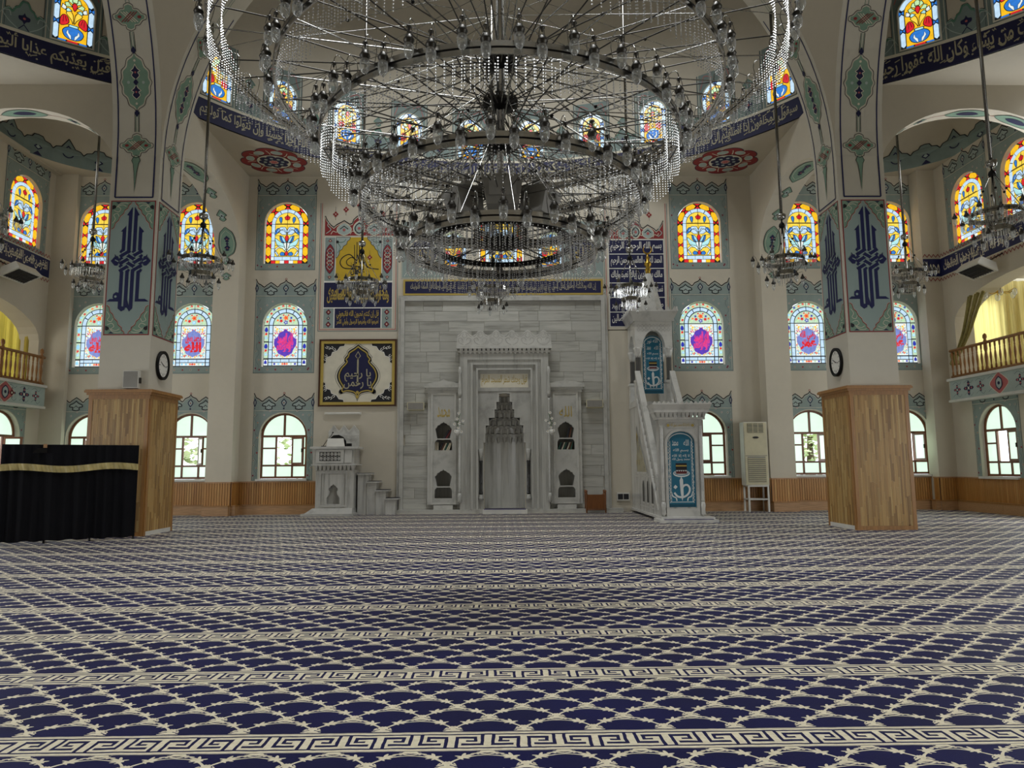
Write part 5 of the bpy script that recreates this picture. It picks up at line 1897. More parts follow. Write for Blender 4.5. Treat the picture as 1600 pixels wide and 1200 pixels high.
# curved niche of upright slabs and the jambs
mb = MB()
n = 16
for i in range(n):
    a0, a1 = pi * i / n, pi * (i + 1) / n
    p0, p1 = ell(NR_ - .002, a0), ell(NR_ - .002, a1)
    mb.add([(p0[0], p0[1], 0), (p1[0], p1[1], 0), (p1[0], p1[1], 2.12), (p0[0], p0[1], 2.12)], [(0, 1, 2, 3)], 'marble_upright_stone')
    mb.add([(p0[0], p0[1], 0.0), (p1[0], p1[1], 0.0), (0, 0, 0.0)], [(0, 1, 2)], 'marble_carved')
mb.build('niche_shell', mih)
mb = MB(); fbox(mb, -.75, .75, -.68, -.62, 0, 3.8, 'marble_upright_stone'); fbox(mb, -.75, -.68, -.62, .0, 0, 3.8, 'marble_upright_stone'); fbox(mb, .68, .75, -.62, .0, 0, 3.8, 'marble_upright_stone'); fbox(mb, -.75, .75, -.62, .0, 3.72, 3.8, 'marble_upright_stone'); mb.build('niche_backing', mih)  # box added behind the niche to stop sky light leaking through
mb = MB()
for sg in (-1, 1):
    fbox(mb, min(sg * .66, sg * .83), max(sg * .66, sg * .83), .10, .22, 0, 2.04, 'marble_upright_stone')
mb.build('jamb', mih)
for sg in (-1, 1):
    mb = MB(); mb.lathe([(.055, .45), (.06, .5), (.05, .55), (.05, 1.42), (.06, 1.47), (.055, 1.5)], 'dark_stone', (sg * .745, -.235, 0), 12)
    mb.build('dark_column', mih)
    mb = MB(); mb.lathe([(.05, 1.5), (.045, 1.6), (.075, 1.72), (.085, 1.84), (.07, 1.86)], 'marble_carved', (sg * .745, -.235, 0), 8); mb.lathe([(.085, .28), (.075, .36), (.05, .42), (.06, .45)], 'marble_carved', (sg * .745, -.235, 0), 8)
    mb.build('column_capital', mih)
# crown: dentils and scalloped cresting
mb = MB(); fbox(mb, -1.5, 1.5, 0, .46, 5.02, 5.10, 'marble_carved'); fbox(mb, -1.46, 1.46, 0, .40, 4.90, 4.96, 'marble_carved')
for i in range(20):
    u = -1.42 + 2.84 * (i + .5) / 20
    mb.hull([(u - .03, -.38, 4.86), (u + .03, -.38, 4.86), (u + .03, -.2, 4.86), (u - .03, -.2, 4.86)], [(u - .06, -.45, 5.02), (u + .06, -.45, 5.02), (u + .06, -.2, 5.02), (u - .06, -.2, 5.02)], 'marble_carved')
mb.build('dentil_cornice', mih)
top = []
for i in range(6):
    u0 = -1.5 + .5 * i
    top += [(u0 + .02, .34), (u0 + .12, .40), (u0 + .17, .47), (u0 + .25, .52), (u0 + .33, .47), (u0 + .38, .40), (u0 + .48, .34)]
P = [(-1.5, 0), (1.5, 0)] + [(u, v) for u, v in top[::-1]]
mb = MB(); mb.prism([(u, 5.10 + v) for u, v in P], lambda u, v, d: (u, d, v), -.42, -.34, 'marble_carved'); mb.build('scalloped_crown', mih)
A = Art(lambda u, v, d: (u, -.42 - d, v), .001, .004)
for i in range(6):
    uc = -1.25 + .5 * i
    for sg in (-1, 1):
        A.stroke(smooth([(uc + sg * .02, 5.14), (uc + sg * .15, 5.2), (uc + sg * .2, 5.32), (uc + sg * .1, 5.36), (uc + sg * .06, 5.28)], 3), .018, 'marble_upright_stone', 1)
        A.stroke(smooth([(uc, 5.56), (uc + sg * .1, 5.5), (uc + sg * .17, 5.42), (uc + sg * .23, 5.40)], 3), .018, 'marble_upright_stone', 1)
        A.stroke(smooth([(uc + sg * .03, 5.5), (uc + sg * .08, 5.42), (uc, 5.36)], 3), .015, 'marble_upright_stone', 1)
A.build('carved_relief', mih)

t = thing('niche_step', 'low cream marble step with dark patterned mat under the prayer niche', 'step', (MC, YW - .62, 0))
mb = MB(); mb.box(-.68, .68, -.05, .36, 0, .12, 'sill_white'); mb.build('slab', t)
mb = MB(); mb.box(-.64, .64, 0, .36, .12, .135, 'rug_stripe'); mb.build('mat', t)


# ------------------------------------------------------------------ niches with books either side
def tulip_hole(uc, v0, w, h, n=5):
    """scalloped pointed niche opening"""
    R_ = [(w * .38, 0), (w * .5, h * .58), (w * .40, h * .68), (w * .36, h * .78), (w * .24, h * .82), (w * .18, h * .90), (w * .06, h * .93), (0, h)]
    return [(uc + u, v0 + v) for u, v in sym(R_)]


def round_hole(uc, v0, w, h):
    return [(uc - w / 2, v0), (uc + w / 2, v0), (uc + w / 2, v0 + h * .72), (uc + w * .44, v0 + h * .92), (uc + w * .36, v0 + h), (uc - w * .36, v0 + h), (uc - w * .44, v0 + h * .92), (uc - w / 2, v0 + h * .72)]


def book_niche(uc, word, label):
    t = thing('book_niche', label, 'niche', (uc, YW, .12))
    mb = MB()
    for hw, tt, pr, top in ((.50, .10, .17, 3.72), (.40, .06, .21, 3.64)):
        fbox(mb, -hw, -hw + tt, 0, pr, .15, top, 'marble_carved'); fbox(mb, hw - tt, hw, 0, pr, .15, top, 'marble_carved'); fbox(mb, -hw + tt, hw - tt, 0, pr, top - tt, top, 'marble_carved'); fbox(mb, -hw + tt, hw - tt, 0, pr, .15, .15 + tt, 'marble_carved')
    mb.build('frame', t)
    mb = MB(); fbox(mb, -.56, .56, 0, .24, 3.72, 3.80, 'marble_carved'); fbox(mb, -.60, .60, 0, .30, 3.80, 3.90, 'marble_carved'); fbox(mb, -.53, .53, 0, .19, 3.64, 3.72, 'marble_carved')
    mb.prism([(-.56, 3.90), (.56, 3.90), (.5, 3.94), (.36, 3.97), (.3, 4.0), (.14, 4.0), (0, 4.07), (-.14, 4.0), (-.3, 4.0), (-.36, 3.97), (-.5, 3.94)], lambda u, v, d: (u, -d, v), .22, .10, 'marble_carved')
    mb.build('cornice', t)
    holes = [tulip_hole(0, 2.20, .52, .52), round_hole(0, 1.83, .54, .33), tulip_hole(0, .71, .52, .52), round_hole(0, .34, .54, .33)]
    mb = MB(); wall_panel(mb, -.34, .34, .21, 3.58, holes, lambda u, v, d: (u, -.19 - d, v), 'marble_carved', .19)
    mb.build('panel', t)
    for z0, z1 in ((1.81, 2.75), (.32, 1.26)):
        mb = MB()
        wz = [(-.30, .30, .42, .45, z0, z1), (-.30, -.285, -.02, .42, z0, z1), (.285, .30, -.02, .42, z0, z1), (-.30, .30, -.02, .42, z0, z0 + .02), (-.30, .30, -.02, .42, z1 - .02, z1)]
        for a_, c_, d0, d1, e_, f_ in wz: mb.box(a_, c_, d0, d1, e_, f_, 'marble_upright_stone')
        zs = z0 + .355
        mb.box(-.285, .285, -.16, .42, zs, zs + .03, 'marble_upright_stone')
        mb.build('niche_lining', t)
    A = Art(lambda u, v, d: (u, -.19 - d, v), .003, .002)
    A.text(word, -.2, .2, 2.86, 3.2, 'gold_paint', 0, .004); A.build('gold_script', t)
    mb = MB()
    fbox(mb, -.30, .30, 0, .22, 0.0, .13, 'marble_carved'); mb.build('base_block', t)
    return t


NL, NR = -1.845, 2.01
book_niche(NL, 'محمد', 'marble book niche left of the prayer niche, two arched pairs of shelves')
book_niche(NR, 'الله', 'marble book niche right of the prayer niche, nearest the wooden stool')


def book(u, z, w, h, lean, m, label, group=None, nt=NL):
    t = thing('book', label, 'book', (nt + u, YW - .07, .12 + z), 0, group)
    t.rotation_euler.y = lean
    mb = MB(); mb.box(0, w, -.05, .055, 0, h, m); mb.build('cover', t)
    mb = MB(); mb.box(.005, w - .005, -.03, .06, .006, h + .003, 'book_cream' if m != 'book_cream' else 'white_paint'); mb.build('pages', t)
    return t


for nt, side in ((NL, 'left'), (NR, 'right')):
    book(-.02 if nt < 0 else .02, 2.205, .05, .33, .55 if nt < 0 else .22, 'book_black', 'black book leaning under the upper arch of the %s marble niche' % side, nt=nt)
    book(.05 if nt < 0 else .09, 2.205, .05, .34, .55 if nt < 0 else .20, 'book_red' if nt < 0 else 'book_brown', ('dark red book' if nt < 0 else 'brown book') + ' leaning under the upper arch of the %s marble niche' % side, nt=nt)
    cols = ['book_cream', 'book_cream', 'book_black', 'book_brown', 'book_cream', 'book_green', 'book_cream', 'book_cream']
    if nt > 0: cols = ['book_green', 'book_black', 'book_cream', 'book_green', 'book_black', 'book_cream', 'book_brown', 'book_green']
    nm = {'book_cream': 'cream', 'book_black': 'black', 'book_brown': 'brown', 'book_green': 'green'}
    ordn = ['first', 'second', 'third', 'fourth', 'fifth', 'sixth', 'seventh', 'eighth']
    for i, c in enumerate(cols):
        ln = 0 if (i < 2 and nt < 0) else (.42 if nt < 0 else .38)
        book(-.255 + i * .056, 1.835, .034, .25, ln * (1 if i < 7 else .8), c, '%s book on the lower shelf of the %s marble niche, %s from its left' % (nm[c], side, ordn[i]), 'books on the lower shelf of the %s niche' % side, nt=nt)

# ------------------------------------------------------------------ painted panels of the front wall
def front_panel(name, label, cat, u0, v0):
    return thing(name, label, cat, (u0, YW, v0))


def cresting_red(A, u0, u1, v0, v1):
    w = u1 - u0; h = v1 - v0
    def P(pts): return [(u0 + p * w, v0 + q * h) for p, q in pts]
    half = [(0, 1.0), (.03, .78), (.08, .55), (.13, .42), (.17, .55), (.28, .76), (.36, .58), (.40, .62), (.42, .82), (.46, .95), (.5, 1.05)]
    top = half + [(1 - p, q) for p, q in half[::-1][1:]]
    A.poly(P([(0, 0), (1, 0)] + top[::-1]), 'red_paint', 1)
    A.stroke(P(top), .03, 'black_paint', 3); A.stroke(P([(p, q - .06) for p, q in top]), .02, 'cream_paint', 3)
    for c in (.28, .72):
        S = sym(smooth([(0, 0), (.08, .12), (.105, .34), (.06, .52), (0, .64)], 3))
        A.outlined(P([(c + p, q) for p, q in S]), 'teal_light', 'cream_paint', .02, 2)
        A.stroke(P([(c - .06, .32), (c, .48), (c + .06, .32)]), .025, 'black_paint', 4); A.disc(*P([(c, .28)])[0], .05, 'rose_paint', 4, 8)
    S = sym(smooth([(0, .02), (.05, .1), (.085, .34), (.06, .58), (0, .74)], 3))
    A.outlined(P([(.5 + p, q) for p, q in S]), 'teal_light', 'cream_paint', .03, 2)
    A.stroke(P([(.5 + p * .7, .1 + q * .72) for p, q in S]), .03, 'black_paint', 4, True); A.disc(*P([(.5, .36)])[0], .05, 'rose_paint', 5, 8)
    for c in (.06, .94):
        A.stroke(P(smooth([(c - .04, .1), (c + .03, .3), (c - .02, .5), (c + .0, .7)], 3)), .025, 'teal_light', 4)
    for c in (.14, .42, .58, .86):
        A.stroke(P(smooth([(c - .05, .06), (c - .02, .22), (c + .03, .16), (c + .05, .3)], 3)), .02, 'cream_paint', 4)


def finial_motif(A, u, v, k=1.0):
    for a in range(4):
        t = a * pi / 2
        A.disc(u + .05 * k * cos(t), v + .055 * k * sin(t), .04 * k, 'red_paint', 2, 8)
    A.disc(u, v, .022 * k, 'cream_paint', 3, 6)
    A.stroke([(u, v + .09 * k), (u, v + .26 * k)], .008, 'black_paint', 2); A.stroke([(u, v - .09 * k), (u, v - .2 * k)], .008, 'black_paint', 2)


def side_strip(A, u0, u1, v0, v1, m='teal_paint'):
    A.rect(u0, u1, v0, v1, m, 1)
    uc = (u0 + u1) / 2; w = u1 - u0; h = v1 - v0; vc = (v0 + v1) / 2
    S = sym(smooth([(0, -.34), (.22, -.28), (.42, -.16), (.42, .16), (.22, .28), (0, .34)], 3))
    A.outlined([(uc + p * w, vc + q * h) for p, q in S], 'red_paint', 'navy_paint', .015, 2)
    for k in (-2, -1, 0, 1, 2):
        A.stroke(shift([(-.30, 0), (0, .10), (.30, 0), (0, -.10), (-.30, 0)], uc, vc + k * .09 * h, w, h * .7), .02, 'cream_paint' if k % 2 else 'teal_light', 4)
    for k in (-1, 0, 1): A.disc(uc, vc + k * .14 * h, .03, 'navy_paint', 5, 6)
    for sg in (-1, 1):
        A.disc(uc, vc + sg * .42 * h, .055, 'red_paint', 2, 8, .05); A.disc(uc, vc + sg * .42 * h, .022, 'cream_paint', 3, 6)
        A.stroke([(uc - .3 * w, vc + sg * .38 * h), (uc, vc + sg * .47 * h), (uc + .3 * w, vc + sg * .38 * h)], .014, 'line_paint', 3)


# left panel: cresting, gold field with flourish, two navy scripts
t = front_panel('painted_wall_panel', 'tall painted panel with yellow field and gold script on navy, above the framed picture', 'wall panel', -4.65, 5.78)
A = Art(local, .004, .003)
L0 = 5.78
for e, m in ((1.27, 'line_paint'), (1.22, 'rose_paint')):
    A.stroke([(-e, 4.3), (-e, .02 if e > 1.25 else .07), (e, .02 if e > 1.25 else .07), (e, 4.3)], .018, m, 1)
A.rect(-1.12, 1.12, .12, 3.16, 'white_paint', 0)
cresting_red(A, -1.12, 1.12, 3.2, 3.86)
for u, v in ((-.78, 3.92), (-.44, 4.08), (0, 4.22), (.44, 4.08), (.78, 3.92)): finial_motif(A, u, v)
side_strip(A, -1.10, -.77, 1.68, 3.14); side_strip(A, .77, 1.10, 1.68, 3.14)
A.rect(-.74, .74, 1.68, 3.14, 'yellow_paint', 1)
for sg in (-1, 1):
    P = [(.74, 3.14), (.28, 3.14), (.30, 3.06), (.38, 3.0), (.40, 2.90), (.50, 2.84), (.54, 2.74), (.62, 2.68), (.64, 2.56), (.70, 2.46), (.74, 2.44)]
    P = [(sg * u, v) for u, v in P]
    A.outlined(P if sg < 0 else P[::-1], 'teal_light', 'black_paint', .014, 2)
    A.stroke([(sg * u, v) for u, v in smooth([(.70, 2.6), (.60, 2.8), (.68, 2.95), (.5, 2.98), (.42, 3.08)], 3)], .016, 'green_deep', 4)
    A.disc(sg * .7, 2.98, .05, 'black_paint', 4, 8)
# flourish (loops, three tall strokes, sweeping arms)
for pts, w_ in ((smooth([(-.12, 2.40), (-.3, 2.56), (-.52, 2.46), (-.6, 2.28), (-.5, 2.12), (-.3, 2.08), (-.1, 2.10)], 5), .03), (smooth([(-.05, 2.34), (-.22, 2.46), (-.38, 2.36), (-.36, 2.22), (-.2, 2.16), (0, 2.16)], 5), .026),
                ([(-.13, 2.3), (-.14, 2.88)], .022), ([(-.06, 2.28), (-.06, 2.98)], .024), ([(.02, 2.28), (.02, 2.9)], .022),
                (smooth([(.05, 2.72), (.12, 2.5), (.2, 2.3), (.32, 2.12), (.66, 2.06)], 5), .03), (smooth([(.02, 2.6), (.1, 2.4), (.2, 2.2)], 4), .03), (smooth([(-.05, 2.55), (.03, 2.35), (.12, 2.15)], 4), .03)):
    A.stroke(pts, w_, 'black_paint', 3)
A.text('عثمان', -.26, .2, 1.86, 2.16, 'black_paint', 3, .02); A.text('مظفر دائما', -.24, .18, 1.96, 2.3, 'black_paint', 4, .012)
finial_motif(A, .36, 2.46, .9)
A.rect(-1.10, 1.10, .80, 1.62, 'navy_paint', 1); A.text('وما أرسلناك إلا رحمة للعالمين', -1.0, 1.0, .90, 1.52, 'gold_paint', 2, .02)
A.text('محمد رسول الله والذين معه', -.95, .95, 1.05, 1.55, 'gold_paint', 3, .008)
A.rect(-.74, .74, .12, .76, 'navy_paint', 1)
A.text('أطيعوا الله وأطيعوا الرسول وأولي الأمر', -.68, .68, .18, .46, 'gold_paint', 2, .016); A.text('قل إن كنتم تحبون الله فاتبعوني', -.68, .68, .40, .70, 'gold_paint', 3, .016)
for sg in (-1, 1):
    A.rect(sg * .94 - .16, sg * .94 + .16, .12, .76, 'teal_paint', 1)
    for v in (.24, .44, .64):
        A.outlined(shift([(-.08, 0), (0, -.09), (.08, 0), (0, .09)], sg * .94, v, 1.0 if v != .44 else .6), 'red_paint', 'navy_paint', .012, 2); A.disc(sg * .94, v, .025, 'cream_paint', 4, 6)
A.build('painting', t)

# right panel: opening chapter in white on navy
t = front_panel('painted_script_panel', 'tall navy panel of white script lines under a red cresting, behind the marble pulpit stair', 'wall panel', 4.43, 5.80)
A = Art(local, .004, .003)
for e, m in ((1.05, 'line_paint'), (1.0, 'rose_paint')):
    A.stroke([(-e, 4.25), (-e, .0), (e, .0), (e, 4.25)], .018, m, 1)
A.rect(-.92, .92, .10, 3.03, 'white_paint', 0)
cresting_red(A, -.92, .92, 3.05, 3.66)
for u, v in ((-.46, 3.86), (0, 4.02), (.46, 3.86)): finial_motif(A, u, v)
lines = ['بسم الله الرحمن الرحيم', 'الحمد لله رب العالمين الرحمن الرحيم', 'مالك يوم الدين إياك نعبد وإياك', 'نستعين اهدنا الصراط المستقيم', 'صراط الذين أنعمت عليهم غير', 'المغضوب عليهم ولا الضالين']
for i, s_ in enumerate(lines):
    v1 = 3.0 - i * .485; v0 = v1 - .455
    A.rect(-.90, .90, v0, v1, 'navy_paint', 1)
    if i < 5: A.text(s_, -.84, .84, v0 + .05, v1 - .05, 'white_paint', 2, .014)
    else: A.text(s_, -.84, -.2 + .9, v0 + .05, v1 - .05, 'white_paint', 2, .014)
A.build('painting', t)

# long navy band above the marble, roundels beside the small windows
t = front_panel('inscription_band', 'long navy inscription board in a gold frame above the marble facing', 'sign', .06, 6.96)
mb = MB(); mb.box(-3.24, 3.24, -.05, 0, 0, .52, 'gold_paint'); mb.build('frame', t)
A = Art(local, .053, .003); A.rect(-3.18, 3.18, .06, .46, 'navy_paint', 0)
for i, s_ in enumerate(('إن الله وملائكته يصلون على النبي', 'يا أيها الذين آمنوا صلوا عليه وسلموا تسليما', 'الله لا إله إلا هو الحي القيوم لا تأخذه', 'قد نرى تقلب وجهك في السماء فلنولينك')):
    u0 = 3.05 - 1.53 * (i + 1); A.text(s_, u0 + .06, u0 + 1.5, .11, .41, 'gold_pale', 1, .008)
A.build('lettering', t)
for sg, nm_, word in ((-1, 'left', 'محمد'), (1, 'right', 'الله')):
    t = front_panel('painted_roundel', 'navy roundel with gold script on a pale teal panel, %s of the three windows' % nm_, 'wall panel', .06 + sg * 2.62, 7.52)
    A = Art(local, .004, .003); A.rect(-.70, .70, 0, 1.95, 'teal_paint', 0)
    A.stroke([(-.68, .02), (.68, .02), (.68, 1.93), (-.68, 1.93)], .014, 'cream_paint', 1, True)
    A.outlined([(.47 * cos(2 * pi * i / 36) + .0, .86 + .47 * sin(2 * pi * i / 36)) for i in range(36)], 'navy_paint', 'cream_paint', .04, 1)
    A.text(word, -.3, .3, .60, 1.12, 'gold_paint', 3, .014)
    for k in range(5):
        u = -.5 + k * .25
        A.stroke(smooth([(u - .1, .08), (u, .22), (u + .1, .08)], 3), .014, 'white_paint', 2); A.stroke([(u - .05, .26), (u + .05, .2), (u, .12)], .012, 'white_paint', 2)
    A.build('painting', t)

# framed calligraphy picture
t = thing('framed_calligraphy', 'square framed calligraphy, navy pear shape on cream with lace corners', 'picture', (-4.605, YW, 3.36))
mb = MB(); W2, H2 = 1.235, 2.16
for d, o, i, m in ((.07, 0, .05, 'dark_wood'), (.055, .05, .14, 'gold_paint')):
    mb.box(-W2 + o, W2 - o, -d, 0, o, i, m); mb.box(-W2 + o, W2 - o, -d, 0, H2 - i, H2 - o, m); mb.box(-W2 + o, -W2 + i, -d, 0, i, H2 - i, m); mb.box(W2 - i, W2 - o, -d, 0, i, H2 - i, m)
mb.build('frame', t)
mb = MB(); mb.box(-1.1, 1.1, -.03, 0, .13, 2.03, 'cream_paint'); mb.build('canvas', t)
A = Art(local, .032, .002)
pear = smooth([(0, .22), (.10, .40), (.36, .46), (.52, .42), (.54, .52), (.50, .60), (.62, .80), (.66, 1.0), (.58, 1.22), (.42, 1.40), (.38, 1.48), (.42, 1.56), (.34, 1.66), (.30, 1.78), (.12, 1.9), (0, 2.0)], 4)
PR = sym(pear)
A.stroke([(u * 1.08, 1.05 + (v - 1.05) * 1.05) for u, v in PR], .01, 'black_paint', 1, True)
A.poly(PR, 'black_paint', 1); A.stroke([(u * .9, 1.05 + (v - 1.05) * .92) for u, v in PR], .035, 'gold_paint', 3, True)
A.poly([(u * .82, 1.05 + (v - 1.05) * .85) for u, v in PR], 'navy_paint', 2)
A.text('يا رحمن', -.44, .44, .56, .92, 'gold_pale', 4, .012); A.text('يا رحيم', -.42, .42, .82, 1.2, 'gold_pale', 4, .012)
A.stroke([(0, .7), (0, 1.55)], .05, 'gold_pale', 4); A.stroke([(0, 1.52), (-.08, 1.62), (0, 1.76), (.08, 1.62), (0, 1.52)], .02, 'gold_pale', 4)
for v in (.45, .3): A.disc(0, v, .05, 'gold_paint', 4, 8)
for sg in (-1, 1):
    A.disc(sg * .52, .47, .07, 'black_paint', 1, 10); A.disc(sg * .38, 1.48, .06, 'black_paint', 1, 10)
    for v0, sv in ((.14, 1), (2.02, -1)):
        P = [(1.09, 0), (1.09, .64), (1.02, .6), (1.0, .44), (.86, .40), (.82, .28), (.66, .22), (.58, .10), (.44, .08), (.42, 0)]
        P = [(sg * u, v0 + sv * v) for u, v in P]
        A.poly(P if sg * sv > 0 else P[::-1], 'black_paint', 1); A.stroke(P[2:], .02, 'white_paint', 2)
        rg = random.Random(5)
        for _ in range(16):
            u, v = rg.uniform(.5, 1.07), rg.uniform(.02, .52)
            if (1.09 - u) / .62 + v / .6 < .88:
                A.stroke(smooth([(sg * u, v0 + sv * v), (sg * (u - .05), v0 + sv * (v + .04)), (sg * (u - .02), v0 + sv * (v + .08)), (sg * (u + .04), v0 + sv * (v + .04))], 3), .018, 'white_paint', 3)
A.build('calligraphy', t)
t = thing('tube_light', 'slim white tube lamp on the wall under the framed calligraphy', 'lamp', (-5.05, YW, 3.14))
mb = MB(); mb.box(-.58, .58, -.06, 0, -.035, .035, 'white_plastic'); mb.build('housing', t)
mb = MB(); mb.tube([(-.54, -.075, 0), (.54, -.075, 0)], .022, 'white_paint', 8); mb.build('tube', t)


# ------------------------------------------------------------------ marble pulpit stair (minbar)
PX0, PX1 = 4.08, 5.22
PM = (PX0 + PX1) / 2; PH = (PX1 - PX0) / 2
mb_root = thing('pulpit_stair', 'tall white marble pulpit stair with blue banners and a pointed spire', 'pulpit', (PM, 18.15, 0))
def by(u, v, d): return (u, -d, v)                       # door front at local y = 0
Yp = 2.9                                                   # front of the upper pavilion (local y)
Yend = 4.0
mb = MB()
mb.box(-PH - .12, PH + .22, -.42, .35, 0, .07, 'marble_white_carved'); mb.box(-PH - .05, PH + .16, -.32, Yend, .07, .13, 'marble_white_carved')
mb.build('base_step', mb_root)
mb = MB(); mb.box(-PH, PH + .1, -.40, -.02, .07, .085, 'rug_stripe'); mb.build('step_mat', mb_root)
# portal
mb = MB()
for sg in (-1, 1):
    mb.box(min(sg * .36, sg * PH), max(sg * .36, sg * PH), 0, .30, .13, 2.62, 'marble_white_upright')
    mb.box(min(sg * .36, sg * .43), max(sg * .36, sg * .43), -.035, 0, .13, 2.05, 'marble_white_carved')
mb.box(-.36, .36, 0, .30, .13, .36, 'marble_white_upright'); mb.box(-.43, .43, -.03, 0, .13, .33, 'marble_white_carved')
k = 12
AR = [(.36 * cos(pi * i / k), 2.02 + .30 * sin(pi * i / k)) for i in range(k + 1)]
mb.prism([(.36, 2.62)] + AR + [(-.36, 2.62)], by, -.003, -.297, 'marble_white_carved')
AO = [(.43 * cos(pi * i / k), 2.02 + .36 * sin(pi * i / k)) for i in range(k + 1)]
mb.prism(AO + AR[::-1], by, .042, 0, 'marble_white_carved')
mb.build('portal', mb_root)
for sg in (-1, 1):
    mb = MB()
    mb.tube([(sg * (PH - .06), -.04, .5 + i * .05) for i in range(40)], [.045 if i % 2 else .036 for i in range(40)], 'marble_white_carved', 8)
    mb.lathe([(.02, .14), (.06, .2), (.05, .32), (.065, .42), (.045, .5)], 'marble_white_carved', (sg * (PH - .06), -.04, 0), 10)
    mb.build('twisted_column', mb_root)
A = Art(by, .004, .003)
A.stroke([(-.40, 2.46), (-.34, 2.40), (.34, 2.40), (.40, 2.46), (.34, 2.54), (-.34, 2.54)], .014, 'marble_white_upright', 1, True)
A.text('لا إله إلا الله محمد رسول الله', -.26, .26, 2.42, 2.53, 'gold_paint', 1, .01)
for sg in (-1, 1): A.disc(sg * .32, 2.47, .04, 'gold_paint', 1, 8)
A.build('gold_inscription', mb_root)
mb = MB()
mb.box(-PH - .06, PH + .06, -.08, .36, 2.62, 2.68, 'marble_white_carved'); mb.box(-PH - .14, PH + .14, -.20, .44, 2.80, 2.86, 'marble_white_carved')
mb.hull([(-PH - .14, -.2, 2.86), (PH + .14, -.2, 2.86), (PH + .14, .44, 2.86), (-PH - .14, .44, 2.86)], [(-PH - .2, -.28, 3.02), (PH + .2, -.28, 3.02), (PH + .2, .5, 3.02), (-PH - .2, .5, 3.02)], 'marble_white_carved')
for i in range(12):
    u = -PH - .08 + (2 * PH + .16) * (i + .5) / 12
    mb.hull([(u - .02, -.08, 2.66), (u + .02, -.08, 2.66), (u + .02, 0, 2.66), (u - .02, 0, 2.66)], [(u - .05, -.17, 2.80), (u + .05, -.17, 2.80), (u + .05, 0, 2.80), (u - .05, 0, 2.80)], 'marble_white_carved')
for i in range(5):
    v = .05 + .3 * (i + .5) / 5
    for sg in (-1, 1): mb.hull([(sg * (PH + .03), v, 2.66), (sg * (PH + .06), v + .05, 2.66), (sg * PH, v + .05, 2.66), (sg * PH, v, 2.66)], [(sg * (PH + .1), v - .02, 2.8), (sg * (PH + .12), v + .06, 2.8), (sg * PH, v + .06, 2.8), (sg * PH, v - .02, 2.8)], 'marble_white_carved')
n = 13
tp = []
for i in range(n):
    u0 = -PH - .2 + (2 * PH + .4) * i / n; w = (2 * PH + .4) / n
    tp += [(u0, 3.02), (u0 + w * .3, 3.05), (u0 + w * .5, 3.085), (u0 + w * .7, 3.05)]
mb.prism([(-PH - .2, 3.0), (PH + .2, 3.0), (PH + .2, 3.02)] + tp[::-1], by, .28, .22, 'marble_white_carved')
mb.build('portal_crown', mb_root)


def kaaba_art(A, u, v, k):
    """small black draped cube on a white dish, as printed on the banner"""
    A.disc(u, v - .06 * k, .23 * k, 'banner_white', 2, 20, .10 * k)
    A.disc(u, v - .05 * k, .20 * k, 'banner_blue', 3, 20, .07 * k); A.disc(u, v - .045 * k, .18 * k, 'banner_white', 3.5, 20, .055 * k)
    A.rect(u - .15 * k, u + .15 * k, v - .07 * k, v + .02 * k, 'book_red', 4)
    A.rect(u - .15 * k, u + .15 * k, v + .02 * k, v + .22 * k, 'black_paint', 4)
    A.rect(u - .15 * k, u + .15 * k, v + .13 * k, v + .165 * k, 'gold_paint', 5)
    for i in range(5): A.poly([(u - .15 * k + .06 * k * i, v + .03 * k), (u - .12 * k + .06 * k * i, v - .01 * k), (u - .09 * k + .06 * k * i, v + .03 * k)], 'banner_white', 6)


def alif_waw(A, u, v, k):
    A.poly([(u + .0 * k, v - .26 * k), (u + .035 * k, v - .12 * k), (u + .03 * k, v + .24 * k), (u - .01 * k, v + .30 * k), (u - .05 * k, v + .22 * k), (u - .03 * k, v - .1 * k)], 'banner_white', 3)
    A.stroke(smooth([(u - .01 * k, v + .02 * k), (u + .05 * k, v + .10 * k), (u + .13 * k, v + .11 * k), (u + .18 * k, v + .03 * k), (u + .15 * k, v - .08 * k), (u + .04 * k, v - .16 * k), (u - .10 * k, v - .15 * k), (u - .18 * k, v - .06 * k)], 4), .045 * k, 'banner_white', 4)
    A.poly([(u - .2 * k, v + .06 * k), (u - .15 * k, v + .02 * k), (u - .1 * k, v + .07 * k), (u - .15 * k, v + .12 * k)], 'banner_white', 3)


